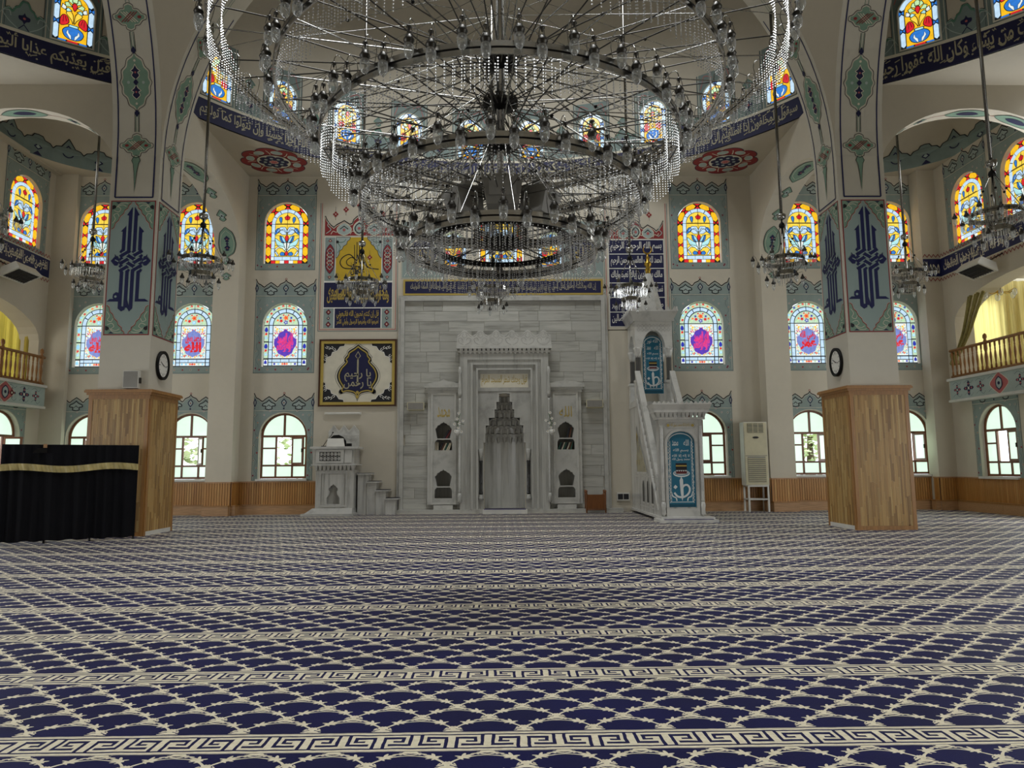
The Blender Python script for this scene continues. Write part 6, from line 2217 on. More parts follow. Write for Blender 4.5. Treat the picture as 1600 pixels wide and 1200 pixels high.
def banner(w, v0, v1, arched, mesh_name):
    A = Art(by, .003, .0025)
    h = w / 2
    cloth = MB()
    pts = [(-h, v0), (h, v0)] + ([(h * cos(pi * i / 10), v1 - .26 + .26 * sin(pi * i / 10)) for i in range(11)] if arched else [(h, v1), (-h, v1)])
    cloth.prism(pts, by, 0.0, -.015, 'banner_blue')
    A.rect(-h + .03, h - .03, v0 + .02, v0 + .10, 'banner_deep', 0)
    zt = v1 - (.24 if arched else .03)
    for sg in (-1, 1):
        A.stroke([(sg * (h - .05), v0 + .13 + i * (zt - v0 - .13) / 40) if False else (sg * (h - .05 - .018 * (i % 2)), v0 + .13 + i * (zt - v0 - .13) / 40) for i in range(41)], .022, 'banner_white', 1)
        A.stroke([(sg * (h - .09), v0 + .16), (sg * (h - .09), zt)], .008, 'banner_white', 1)
        for i in range(10): A.disc(sg * (h - .045), v0 + .2 + i * (zt - v0 - .2) / 10, .02, 'banner_white', 1, 6)
    A.stroke([(-h + .06, v0 + .15), (h - .06, v0 + .15)], .016, 'banner_white', 1)
    for sg in (-1, 1):
        A.stroke(smooth([(sg * (h - .08), v0 + .42), (sg * (h - .12), v0 + .30), (sg * (h - .2), v0 + .26), (sg * (h - .22), v0 + .18)], 3), .03, 'banner_white', 1)
    if arched:
        A.stroke([((h - .05) * cos(pi * i / 12), v1 - .26 + .21 * sin(pi * i / 12)) for i in range(13)], .025, 'banner_white', 1)
    return cloth, A


H_ = 2.0
cloth, A = banner(.72, .34, 2.31, True, 'door')
A.text('محمد', -.22, -.06, 1.94, 2.08, 'banner_white', 2, .012); A.text('الله', .08, .22, 1.94, 2.10, 'banner_white', 2, .012)
A.text('بسم الله', -.2, .2, 1.76, 1.87, 'banner_white', 2, .01)
A.text('لا إله إلا الله', -.23, .23, 1.63, 1.72, 'banner_white', 2, .012); A.text('محمد رسول الله', -.23, .23, 1.55, 1.63, 'banner_white', 2, .012)
kaaba_art(A, 0, 1.28, .95); alif_waw(A, 0, .80, 1.12)
o = cloth.build('door_banner', mb_root, (0, .06, 0)); A.build('banner_print', o)

# stair body: side cheeks with panels, steps, balustrades
S0, S1 = (.32, .22), (Yp - .1, 3.42)      # stair line (y,z)
for sg in (-1, 1):
    x = sg * PH
    def side(u, v, d, x=x, sg=sg): return (x + sg * d, u, v)
    mb = MB()
    cheek = [(.30, .13), (Yend, .13), (Yend, 3.40), (S1[0], S1[1]), (S0[0], S0[1] + .1)]
    mb.prism(cheek if sg < 0 else cheek, side, 0.0, -.10, 'marble_white_upright')
    mb.build('side_cheek', mb_root)
    # balustrade: rails and pierced lattice
    mb = MB()
    dz = .82
    q0, q1 = (S0[0], S0[1] + .12), (S1[0], S1[1] + .0)
    def rail(z0, z1, d0, d1, m='marble_white_carved'):
        P = [(q0[0], q0[1] + z0), (q1[0], q1[1] + z0), (q1[0], q1[1] + z1), (q0[0], q0[1] + z1)]
        mb.prism(P, side, d0, d1, m)
    rail(-.06, .05, .03, -.10); rail(dz - .06, dz + .05, .04, -.12)
    for e in (q0, q1):
        mb.prism([(e[0] - .04, e[1] - .06), (e[0] + .06, e[1] - .06), (e[0] + .06, e[1] + dz), (e[0] - .04, e[1] + dz)], side, .02, -.11, 'marble_white_carved')
    n = 16
    for i in range(n):
        t0, t1 = i / n, (i + 1) / n
        for (a, c) in ((0.05, dz - .06), (dz - .06, .05)):
            pa = Vector((0, q0[0] + (q1[0] - q0[0]) * t0, q0[1] + (q1[1] - q0[1]) * t0 + a)); pb = Vector((0, q0[0] + (q1[0] - q0[0]) * t1, q0[1] + (q1[1] - q0[1]) * t1 + c))
            pa.x = pb.x = x - sg * .035
            mb.tube([pa, pb], .022, 'marble_white_carved', 4)
        tm = (t0 + t1) / 2
        mb.tube([(x - sg * .035, q0[0] + (q1[0] - q0[0]) * t0, q0[1] + (q1[1] - q0[1]) * t0 + .38), (x - sg * .035, q0[0] + (q1[0] - q0[0]) * t1, q0[1] + (q1[1] - q0[1]) * t1 + .38)], .02, 'marble_white_carved', 4)
    mb.build('balustrade', mb_root)
    # triangular gilt ornament, arched openings as dark shade patches on the solid cheek
    A = Art(side, .006, .005)
    T_ = [(1.55, 1.22), (3.05, 1.22), (3.05, 2.62)]
    A.stroke(T_, .07, 'marble_white_carved', 1, True)
    A.poly(T_ , 'gold_pale', 0)
    rg = random.Random(2)
    for _ in range(34):
        u, v = rg.uniform(1.7, 3.0), rg.uniform(1.25, 2.5)
        if v < 1.22 + (u - 1.6) * .93:
            A.stroke(smooth([(u, v), (u + .10, v + .05), (u + .07, v + .14), (u - .02, v + .11), (u + .03, v + .06)], 3), .024, 'marble_white_carved' if rg.random() < .6 else 'gold_paint', 3)
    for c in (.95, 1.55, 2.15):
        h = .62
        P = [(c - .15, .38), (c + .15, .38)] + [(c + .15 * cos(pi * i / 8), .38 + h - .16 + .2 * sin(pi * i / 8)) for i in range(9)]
        A.stroke(P, .05, 'marble_white_carved', 1, True); A.poly(P, 'stone_and_shade_dark', 0)
    A.stroke([(.5, .28), (3.9, .28)], .03, 'marble_white_carved', 1); A.stroke([(.75, 1.12), (3.4, 1.12)], .03, 'marble_white_carved', 1)
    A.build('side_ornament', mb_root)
mb = MB(); n = 13
for i in range(n):
    y0 = S0[0] + (S1[0] - S0[0]) * i / n; y1 = S0[0] + (S1[0] - S0[0]) * (i + 1) / n
    z1 = S0[1] + (S1[1] - S0[1]) * (i + 1) / n - .08
    mb.box(-PH + .1, PH - .1, y0, y1 + .03, .13, z1, 'marble_white_upright')
mb.box(-PH + .1, PH - .1, S1[0], Yend, .13, S1[1] - .08, 'marble_white_upright')
mb.build('steps', mb_root)
# pavilion
mb = MB()
for sx_ in (-1, 1):
    for yy in (Yp + .05, Yend - .1):
        x = sx_ * (PH - .10)
        mb.box(x - .11, x + .11, yy - .11, yy + .11, 3.30, 3.95, 'marble_white_carved')
        mb.box(x - .13, x + .13, yy - .13, yy + .13, 3.95, 4.02, 'marble_white_carved')
mb.box(-PH - .02, PH + .02, Yp - .02, Yend + .01, 3.22, 3.36, 'marble_white_carved')
mb.build('pavilion_pedestal', mb_root)
for sx_ in (-1, 1):
    for yy in (Yp + .05, Yend - .1):
        mb = MB(); x = sx_ * (PH - .10)
        mb.lathe([(.10, 4.02), (.075, 4.1), (.075, 4.72), (.085, 4.75)], 'dark_stone' if False else 'stone_and_shade_dark', (x, yy, 0), 10)  # dark tone is the columns' own stone colour
        mb.build('pavilion_column', mb_root)
mb = MB()
for sx_ in (-1, 1):
    for yy in (Yp + .05, Yend - .1):
        x = sx_ * (PH - .10); mb.lathe([(.08, 4.72), (.10, 4.8), (.13, 4.95), (.15, 5.02)], 'marble_white_carved', (x, yy, 0), 8)
k = 12
for yy, s_ in ((Yp - .08, 1), (Yend, -1)):
    AR = [((PH - .22) * cos(pi * i / k), 5.0 + .48 * sin(pi * i / k) * (1 + .15 * sin(pi * i / k))) for i in range(k + 1)]
    mb.prism([(PH - .22, 5.0), (PH, 5.0), (PH, 5.82), (-PH, 5.82), (-PH, 5.0), (-PH + .22, 5.0)] + AR[::-1], lambda u, v, d, yy=yy: (u, yy - d, v), 0, -.2, 'marble_white_carved')
for sx_ in (-1, 1):
    YA = [((Yp + Yend) / 2 + .38 * cos(pi * i / k), 5.0 + .48 * sin(pi * i / k)) for i in range(k + 1)]
    mb.prism([((Yp + Yend) / 2 + .38, 5.0), (Yend - .02, 5.0), (Yend - .02, 5.818), (Yp - .06, 5.818), (Yp - .06, 5.0), ((Yp + Yend) / 2 - .38, 5.0)] + YA[::-1], lambda u, v, d, sx_=sx_: (sx_ * (PH + .004 - d), u, v), 0, .18, 'marble_white_carved')
mb.build('pavilion_arches', mb_root)
A = Art(lambda u, v, d: (u, Yp - .08 - d, v), .003, .004)
for i in range(9):
    u = -.46 + .115 * i
    for v in (5.56, 5.68): A.stroke(shift([(-.05, 0), (0, .05), (.05, 0), (0, -.05)], u, v), .014, 'marble_white_upright', 1, True)
A.build('carved_relief', mb_root)
mb = MB()
mb.box(-PH - .06, PH + .06, Yp - .14, Yend + .05, 5.82, 5.90, 'marble_white_carved')
mb.hull([(-PH - .06, Yp - .14, 5.90), (PH + .06, Yp - .14, 5.90), (PH + .06, Yend + .05, 5.90), (-PH - .06, Yend + .05, 5.90)], [(-PH - .16, Yp - .26, 6.10), (PH + .16, Yp - .26, 6.10), (PH + .16, Yend + .05, 6.10), (-PH - .16, Yend + .05, 6.10)], 'marble_white_carved')
for side_ in ('f', 'l', 'r'):
    n = 7; tp = []
    for i in range(n):
        u0 = -PH - .16 + (2 * PH + .32) * i / n; w = (2 * PH + .32) / n
        tp += [(u0, 6.13), (u0 + w * .25, 6.17), (u0 + w * .5, 6.27), (u0 + w * .75, 6.17)]
    P = [(-PH - .16, 6.10), (PH + .16, 6.10), (PH + .16, 6.13)] + tp[::-1]
    if side_ == 'f': mb.prism(P, lambda u, v, d: (u, Yp - .26 - d, v), 0, -.05, 'marble_white_carved')
    else:
        s_ = -1 if side_ == 'l' else 1
        mb.prism(P, lambda u, v, d, s_=s_: (s_ * (PH + .16 - d), (Yp + Yend) / 2 - .1 + u, v), 0, .05, 'marble_white_carved')
mb.build('pavilion_crown', mb_root)
mb = MB(); yc = (Yp + Yend) / 2 - .1
mb.lathe([(.50, 6.1), (.46, 6.2), (.32, 6.75), (.20, 7.15), (.11, 7.42), (.09, 7.46)], 'marble_white_carved', (0, yc, 0), 10, False)
mb.build('spire', mb_root)
mb = MB(); mb.lathe([(.09, 7.44), (.08, 7.55), (.11, 7.6), (.06, 7.66), (.12, 7.76), (.10, 7.84), (.04, 7.9), (.06, 7.98), (.03, 8.05), (.02, 8.12)], 'brass', (0, yc, 0), 10)
mb.tube([(.13 * cos(radians(a)), yc, 8.26 + .14 * sin(radians(a))) for a in range(130, 411, 20)], [.01 + .018 * sin(pi * i / 14) for i in range(15)], 'brass', 6)
mb.build('finial', mb_root)
cloth, A = banner(.62, 3.62, 5.42, True, 'upper')
A.text('محمد', -.18, -.05, 4.98, 5.10, 'banner_white', 2, .01); A.text('الله', .05, .18, 4.98, 5.10, 'banner_white', 2, .01); A.text('الله نور', -.17, .17, 5.16, 5.32, 'banner_white', 2, .01)
A.text('بسم الله', -.17, .17, 4.80, 4.90, 'banner_white', 2, .01); A.text('لا إله إلا الله', -.2, .2, 4.66, 4.74, 'banner_white', 2, .012)
kaaba_art(A, 0, 4.44, .8); alif_waw(A, 0, 4.02, .95)
o = cloth.build('upper_banner', mb_root, (0, Yp + .15, 0)); A.build('banner_print', o)

# ------------------------------------------------------------------ preacher's desk (left)
kd = thing('marble_lectern', 'white marble preaching desk with pierced panel and steps, left of the prayer niche', 'lectern', (-5.07, 21.4, 0))
mb = MB()
mb.box(-.92, .62, -.34, .78, 0, .07, 'marble_white_carved'); mb.hull([(-.84, -.26, .07), (.58, -.26, .07), (.58, .78, .07), (-.84, .78, .07)], [(-.64, -.12, .22), (.56, -.12, .22), (.56, .78, .22), (-.64, .78, .22)], 'marble_white_carved')
mb.build('base', kd)
# hollow body with a keyhole niche
NI = sym([(.20, 0), (.20, .18), (.12, .30), (.11, .38), (.14, .42), (.13, .48), (.09, .50), (.08, .54), (.03, .56), (0, .60)])
mb = MB(); wall_panel(mb, -.58, .56, .22, 1.36, [[(u - .05, v + .34) for u, v in NI]], lambda u, v, d: (u, -d, v), 'marble_white_upright', .16)
mb.box(-.585, -.565, -.006, .74, .22, 1.36, 'marble_white_upright'); mb.box(.545, .565, -.006, .74, .22, 1.36, 'marble_white_upright'); mb.box(-.56, .54, .17, .2, .22, 1.36, 'marble_white_upright')
mb.build('body', kd)
mb = MB()
for o_, t_, pr in ((.42, .045, .03), (.33, .03, .02)):
    uc = -.05
    for a, c, e, f_ in ((-o_, -o_ + t_, .26, 1.30), (o_ - t_, o_, .26, 1.30), (-o_ + t_, o_ - t_, 1.30 - t_, 1.30), (-o_ + t_, o_ - t_, .26, .26 + t_)): mb.box(uc + a, uc + c, -pr, 0, e + (.42 - o_) * .5, f_ - (.42 - o_) * .5, 'marble_white_carved')
mb.build('panel_moulding', kd)
mb = MB()
for i in range(10):
    u = -.62 + 1.22 * (i + .5) / 10
    mb.hull([(u - .02, -.02, 1.34), (u + .02, -.02, 1.34), (u + .02, .1, 1.34), (u - .02, .1, 1.34)], [(u - .055, -.12, 1.50), (u + .055, -.12, 1.50), (u + .055, .1, 1.50), (u - .055, .1, 1.50)], 'marble_white_carved')
mb.box(-.70, .66, -.13, .74, 1.50, 1.54, 'marble_white_carved')
mb.build('corbel_frieze', kd)
mb = MB()
mb.hull([(-.62, -.08, 1.54), (.58, -.08, 1.54), (.58, .74, 1.54), (-.62, .74, 1.54)], [(-.60, -.06, 2.0), (.58, -.06, 2.0), (.58, .74, 2.0), (-.60, .74, 2.0)], 'marble_white_upright')
mb.box(-.74, .70, -.16, .76, 2.0, 2.07, 'marble_white_carved'); mb.box(.30, .52, -.12, -.06, 1.58, 1.96, 'marble_white_carved')
for sg in (-1,):
    mb.hull([(-.66, -.06, 1.54), (-.60, -.06, 1.54), (-.60, .7, 1.54), (-.66, .7, 1.54)], [(-.70, -.06, 2.0), (-.60, -.06, 2.0), (-.60, .7, 2.0), (-.70, .7, 2.0)], 'marble_white_carved')
mb.build('upper_box', kd)
mb = MB(); mb.box(-.50, .22, -.085, -.06, 1.60, 1.94, 'stone_and_shade_dark')  # dark sheet paints in the shade behind the lattice
for a, c, e, f_ in ((-.56, -.46, 1.57, 1.97), (.18, .28, 1.57, 1.97), (-.46, .18, 1.57, 1.63), (-.46, .18, 1.91, 1.97)): mb.box(a, c, -.12, -.06, e, f_, 'marble_white_carved')
for i in range(6):
    for j in range(2):
        u, v = -.41 + .108 * i, 1.70 + .14 * j
        for q in range(6):
            t = q * pi / 3
            mb.tube([(u, -.10, v), (u + .062 * cos(t), -.10, v + .07 * sin(t))], .011, 'marble_white_carved', 4)
        mb.tube([(u + .04 * cos(q * pi / 3), -.1, v + .045 * sin(q * pi / 3)) for q in range(6)], .01, 'marble_white_carved', 4, True)
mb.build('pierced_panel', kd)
tp = []
for i in range(3):
    u0 = -.40 + .32 * i; tp += [(u0 + .0, .52), (u0 + .05, .56), (u0 + .16, .70), (u0 + .27, .56)]
mb = MB(); mb.prism([(-.40, 0), (.56, 0), (.56, .52)] + tp[::-1], lambda u, v, d: (u, .78 - d, 2.07 + v), .08, 0, 'marble_white_carved')
mb.build('scalloped_back', kd)
A = Art(lambda u, v, d: (u, .70 - d, 2.07 + v), .003, .003)
for i in range(3):
    for e in (.0, .05): A.stroke([(-.38 + .32 * i + e, .44), (-.24 + .32 * i, .66 - e * 1.2), (-.10 + .32 * i - e, .44)], .012, 'marble_white_upright', 1)
A.stroke([(-.4, .36), (.56, .36)], .014, 'marble_white_upright', 1)
for i in range(16): A.stroke(shift([(-.03, 0), (0, .05), (.03, 0), (0, -.05)], -.36 + .058 * i, .22 + .05 * (i % 2)), .01, 'marble_white_upright', 1, True)
A.build('carved_relief', kd)
for i, (x0, x1, z) in enumerate(((.62, 1.02, 1.22), (.92, 1.26, .97), (1.20, 1.56, .71), (1.50, 1.86, .46))):
    mb = MB(); mb.box(x0, x1 - .06, .32 - .04 * i, .78, 0, z, 'marble_white_upright'); mb.box(x0 - .03, x1 + .04, .26 - .04 * i, .78, z, z + .03, 'marble_white_carved'); mb.box(x0, x1 + .02, .30 - .04 * i, .76, z + .03, z + .045, 'dark_grille')
    mb.build('step', kd)
t = thing('reading_stand', 'white sloping reading stand with a black padded back, on the marble desk', 'book stand', (-5.12, 21.62, 2.07))
mb = MB(); mb.hull([(-.26, -.14, 0), (.30, -.14, 0), (.30, -.10, 0), (-.26, -.10, 0)], [(-.26, .02, .26), (.22, .02, .26), (.22, .06, .26), (-.26, .06, .26)], 'white_plastic'); mb.build('board', t)
mb = MB(); mb.prism([(-.24, 0), (.30, 0), (.28, .18), (.20, .30), (.06, .37), (-.10, .36), (-.2, .28)], lambda u, v, d: (u, .16 - d, v), .06, 0, 'iron_black'); mb.build('padded_back', t)
mb = MB(); mb.tube([(-.40, 0, .01), (-.34, 0, .1), (-.28, .02, .2), (-.16, .04, .34), (-.1, 0, .44)], .01, 'iron_black', 5); mb.sphere((-.1, 0, .44), .025, 'iron_black'); mb.box(-.44, -.30, -.05, .05, 0, .03, 'iron_black'); mb.box(.34, .48, -.06, .06, 0, .1, 'iron_black'); mb.build('microphone', t)

# ------------------------------------------------------------------ things near the front wall
t = thing('wooden_stool', 'small brown wooden stool with a sagging leather seat, right of the prayer niche', 'stool', (2.86, 21.72, .0))
mb = MB()
for x in (-.29, .29):
    for y in (-.16, .16):
        mb.build if False else None
        lg = MB(); lg.lathe([(.02, 0), (.028, .1), (.022, .3), (.028, .55), (.026, .62), (.035, .66), (.02, .70)], 'stool_wood', (x, y, 0), 8); lg.build('leg', t)
mb.tube([(-.29, -.16, .10), (.29, -.16, .10)], .016, 'stool_wood'); mb.tube([(-.29, .16, .10), (.29, .16, .10)], .016, 'stool_wood')
for x in (-.29, .29): mb.tube([(x, -.16, .58), (x, .16, .58)], .018, 'stool_wood')
mb.build('stretcher', t)
mb = MB(); n = 12
for s_ in (0, 1):
    pass
vs = []; 
for z_ in (0, -.02):
    for j in (-.17, .17):
        for i in range(n + 1):
            u = -.29 + .58 * i / n; vs.append((u, j, .60 - .10 * sin(pi * i / n) ** .7 + z_ if 0 < i < n else .60 + z_))
k = n + 1
fs = [(i, i + 1, k + i + 1, k + i) for i in range(n)] + [(2 * k + i, 3 * k + i, 3 * k + i + 1, 2 * k + i + 1) for i in range(n)] + [(i, 2 * k + i, 2 * k + i + 1, i + 1) for i in range(n)] + [(k + i, k + i + 1, 3 * k + i + 1, 3 * k + i) for i in range(n)]
mb.add(vs, fs, 'stool_wood', True)
mb.box(-.28, .28, -.175, -.165, .12, .56, 'stool_wood')
mb.build('seat', t)
t = thing('wall_socket_box', 'white framed box of two dark socket modules low on the wall by the pulpit stair', 'socket', (3.80, YW, .34))
mb = MB(); mb.box(-.20, .20, -.05, 0, 0, .25, 'white_plastic'); mb.build('frame', t)
for x in (-.09, .09):
    mb = MB(); mb.box(x - .08, x + .08, -.058, -.05, .04, .21, 'dark_grille'); mb.build('module', t)


def speaker(name, label, loc, w, h, d, m='beige_plastic', rot=0.0, group=None):
    t = thing(name, label, 'loudspeaker', loc, rot, group)
    mb = MB(); mb.hull([(-w * .42, 0, 0), (w * .42, 0, 0), (w * .42, 0, h), (-w * .42, 0, h)], [(-w / 2, -d, .02), (w / 2, -d, .02), (w / 2, -d, h - .02), (-w / 2, -d, h - .02)], m); mb.build('case', t)
    mb = MB(); mb.box(-w * .45, w * .45, -d - .012, -d, .035, h - .035, 'speaker_grey'); mb.build('grille', t)
    mb = MB(); mb.box(-w / 2 - .02, -w / 2, -d * .7, -d * .3, h * .3, h * .6, 'steel_dark'); mb.box(w / 2, w / 2 + .02, -d * .7, -d * .3, h * .3, h * .6, 'steel_dark'); mb.build('bracket', t)
    return t


speaker('loudspeaker', 'beige box loudspeaker on the marble left of the prayer niche', (-2.72, YW - .04, 3.20), .54, .28, .22)
speaker('loudspeaker', 'beige box loudspeaker on the marble right of the prayer niche', (2.93, YW - .04, 3.25), .54, .28, .22)
speaker('loudspeaker', 'grey upright loudspeaker on top of the wood cladding of the left pillar', (-8.17, 15.505, 3.19), .33, .42, .16, 'white_plastic')


def clock(label, px, side):
    t = thing('wall_clock', label, 'clock', (px, 16.03, 3.80), radians(90) * side)
    f = lambda r, n=32: [(r * cos(2 * pi * i / n) * .93, r * sin(2 * pi * i / n) * 1.18) for i in range(n)]
    mb = MB(); O, I = f(.285), f(.225)
    mb.add([(u, -.07, v) for u, v in O] + [(u, -.05, v) for u, v in I] + [(u, 0, v) for u, v in O], [(i, (i + 1) % 32, 32 + (i + 1) % 32, 32 + i) for i in range(32)] + [(64 + i, 64 + (i + 1) % 32, (i + 1) % 32, i) for i in range(32)], 'iron_black', True)
    mb.build('rim', t)
    mb = MB(); mb.prism(f(.228), local, .045, 0, 'white_paint'); o = mb.build('dial', t)
    A = Art(local, .047, .002)
    for i in range(12):
        a = 2 * pi * i / 12; r0 = .17 if i % 3 else .155
        A.stroke([(r0 * cos(a) * .93, r0 * sin(a) * 1.18), (.205 * cos(a) * .93, .205 * sin(a) * 1.18)], .012 if i % 3 else .02, 'black_paint', 0)
    A.build('hour_marks', t)
    A = Art(local, .052, .002); A.stroke([(.02, -.008), (-.13, .075)], .018, 'black_paint', 0); A.stroke([(-.02, 0), (.15, -.03)], .012, 'black_paint', 1); A.disc(0, 0, .018, 'black_paint', 2); A.build('hands', t)
    return t


clock('black rimmed wall clock on the left pillar, above the wood cladding', -HW + .005, 1)
clock('black rimmed wall clock on the right pillar, above the wood cladding', HW - .005, -1)

# air conditioner on a stand
t = thing('metal_stand', 'white metal frame stand under the tall cream air conditioner', 'stand', (7.85, 21.72, 0))
for x in (-.30, .30):
    for y in (-.20, .20):
        mb = MB(); mb.box(x - .025, x + .025, y - .025, y + .025, 0, .80, 'white_metal'); mb.build('leg', t)
mb = MB()
for y in (-.20, .20): mb.box(-.30, .30, y - .02, y + .02, .76, .80, 'white_metal'); mb.box(-.30, .30, y - .015, y + .015, .36, .40, 'white_metal')
for x in (-.30, .30): mb.box(x - .02, x + .02, -.2, .2, .76, .80, 'white_metal'); mb.box(x - .015, x + .015, -.2, .2, .36, .40, 'white_metal')
mb.build('frame', t)
t = thing('air_conditioner', 'tall cream floor air conditioner with louvred front, on a white stand', 'air conditioner', (7.85, 21.72, .80), radians(-4))
mb = MB(); mb.box(-.36, .36, -.18, .24, 0, 1.95, 'white_plastic'); mb.box(-.34, .34, -.21, -.18, .02, 1.93, 'beige_plastic'); mb.build('case', t)
mb = MB(); mb.box(-.24, .24, -.222, -.21, 1.62, 1.90, 'dark_grille'); mb.build('outlet', t)
mb = MB()
for i in range(6): mb.box(-.24, .24, -.235, -.215, 1.635 + i * .045, 1.655 + i * .045, 'beige_plastic')
for x in (-.08, .08): mb.box(x - .006, x + .006, -.236, -.215, 1.62, 1.90, 'beige_plastic')
mb.build('outlet_louvre', t)
mb = MB()
for i in range(12): mb.hull([(-.26, -.235, .13 + i * .062), (.26, -.235, .13 + i * .062), (.26, -.21, .115 + i * .062), (-.26, -.21, .115 + i * .062)], [(-.26, -.24, .15 + i * .062), (.26, -.24, .15 + i * .062), (.26, -.21, .155 + i * .062), (-.26, -.21, .155 + i * .062)], 'beige_plastic')
mb.box(-.27, .27, -.214, -.21, .1, .88, 'grey_plastic'); mb.build('intake_louvre', t)
mb = MB(); mb.prism([(-.10, 1.47), (-.05, 1.44), (.05, 1.44), (.10, 1.47), (.05, 1.50), (-.05, 1.50)], by, .222, .21, 'dark_grille'); mb.build('display', t)
mb = MB(); mb.box(-.33, .33, -.214, -.209, .90, .92, 'grey_plastic'); mb.build('panel_seam', t)

# orchids in wall holders beside the niche
for sg, nm_ in ((-1, 'left'), (1, 'right')):
    t = thing('wall_orchid', 'white artificial orchid spray on the %s twisted column of the prayer niche' % nm_, 'flower', (MC + sg * 1.42, YW - .46, 2.75))
    mb = MB(); mb.tube([(0, .04, -.30), (sg * .04, 0, -.05), (0, -.03, .2), (sg * -.05, -.03, .34)], .01, 'leaf_green', 5); mb.tube([(0, 0, .0), (-.14, -.04, .1), (.16, -.04, -.02)], .008, 'leaf_green', 5); mb.build('stem', t)
    mb = MB(); mb.lathe([(.03, -.36), (.08, -.30), (.09, -.18), (.085, -.18)], 'white_plastic', (sg * .06, 0, 0), 10); mb.build('holder', t)
    rg = random.Random(4)
    for (u, v) in ((.0, .34), (-.13, .10), (.14, .0), (-.02, .02), (.05, .16), (.1, -.22), (-.08, -.24), (.02, -.12)):
        mb = MB(); u *= sg
        for q in range(5):
            a = 2 * pi * q / 5 + rg.random()
            c = Vector((u, -.06, v)); e = Vector((cos(a), -.25, sin(a))) * .05; s_ = Vector((-sin(a), 0, cos(a))) * .027
            mb.add([c, c + e * .6 + s_, c + e, c + e * .6 - s_, c + Vector((0, .012, 0))], [(0, 1, 2, 3), (4, 3, 2, 1)], 'petal_white')
        mb.sphere((u, -.075, v), .014, 'gold_paint', 6, 4)
        mb.build('blossom', t)

# ------------------------------------------------------------------ black curtain screen in front of the left pillar
t = thing('curtain_screen', 'freestanding screen of black pleated cloth with a gold band, left foreground', 'screen', (0, 0, 0))
SP0, SP1 = Vector((-9.72, 13.75, 0)), Vector((-7.66, 14.88, 0))
sd = (SP1 - SP0); sl_ = sd.length; sd.normalize(); sn = Vector((sd.y, -sd.x, 0))
def pleat(name, z0, z1, m, amp, off, drop=None, fine=.4):
    n = 300; rowsn = 7; vs = []
    for j in range(rowsn + 1):
        tt = j / rowsn
        for i in range(n + 1):
            s_ = i / n
            w_ = amp * (.55 + .45 * (1 - tt)) * (sin(s_ * 74 + 2.2 * sin(s_ * 9)) + .6 * sin(s_ * 31 + 2 + tt * 1.6) + .35 * sin(s_ * 190 + 3 * tt) * (fine)) + off
            zb = z0 if drop is None else z0 + drop(s_); zt = z1 if drop is None else z1 + drop(s_)
            p = SP0 + sd * (s_ * sl_) + sn * w_
            vs.append((p.x, p.y, zb + (zt - zb) * tt + (.012 * sin(s_ * 40) if j == 0 and drop is None else 0)))
    mb = MB(); mb.add(vs, [(j * (n + 1) + i, j * (n + 1) + i + 1, (j + 1) * (n + 1) + i + 1, (j + 1) * (n + 1) + i) for j in range(rowsn) for i in range(n)], m, True)
    return mb.build(name, t)
pleat('curtain', .05, 1.93, 'black_cloth', .030, .06)
pleat('gold_band', 1.40, 1.53, 'gold_cloth', .017, .115, lambda s_: .03 * sin(s_ * 9 + .6) + .02 * s_, 1.6)
mb = MB()
for s_ in (.01, .33, .66, .99):
    p = SP0 + sd * (s_ * sl_)
    mb.tube([p, p + Vector((0, 0, 1.9))], .02, 'steel_dark', 6); mb.tube([p - sn * .3 + Vector((0, 0, .02)), p + sn * .02 + Vector((0, 0, .02))], .018, 'steel_dark', 6)
mb.tube([SP0 + Vector((0, 0, 1.92)), SP1 + Vector((0, 0, 1.92))], .02, 'steel_dark', 6)
mb.build('frame', t)
p = SP0 + sd * (sl_ * .30)
t2 = thing('clip_box', 'small black tablet clipped over the top of the black curtain screen', 'clip', (p.x, p.y, 1.93), atan2(sd.y, sd.x))
mb = MB(); mb.box(-.03, .03, -.12, .04, -.06, .015, 'plinth_wood'); mb.build('clip', t2)
mb = MB(); mb.hull([(-.20, -.13, -.16), (.03, -.13, -.16), (.03, -.11, -.16), (-.20, -.11, -.16)], [(-.13, -.13, -.07), (.03, -.13, -.07), (.03, -.11, -.07), (-.13, -.11, -.07)], 'iron_black'); mb.build('tablet', t2)


# ------------------------------------------------------------------ calligraphy band and galleries on the side walls
def wall_band(mapf, u0, u1, z0, z1, text_, parent, name='calligraphy_band'):
    A = Art(mapf, .006, .003)
    A.rect(u0, u1, z0, z1, 'navy_bright', 0)
    A.rect(u0, u1, z1, z1 + .035, 'cream_paint', 0); A.rect(u0, u1, z0 - .035, z0, 'cream_paint', 0)
    k = int((u1 - u0) / .14)
    for i in range(k):
        u = u0 + (u1 - u0) * i / k; w = (u1 - u0) / k
        for v, s_ in ((z1 + .05, 1), (z0 - .05, -1)):
            A.stroke([(u, v), (u + w / 2, v + s_ * .10), (u + w, v)], .022, 'red_paint', 1)
    for txt, a, c in text_:
        A.text(txt, a, c, z0 + .07, z1 - .06, 'cream_paint', 1, .016); A.text(txt[:int(len(txt) * .6)].strip(), a + .1, c - .1, z0 + .2, z1 - .05, 'cream_paint', 2, .004)
    return A.build(name, parent)


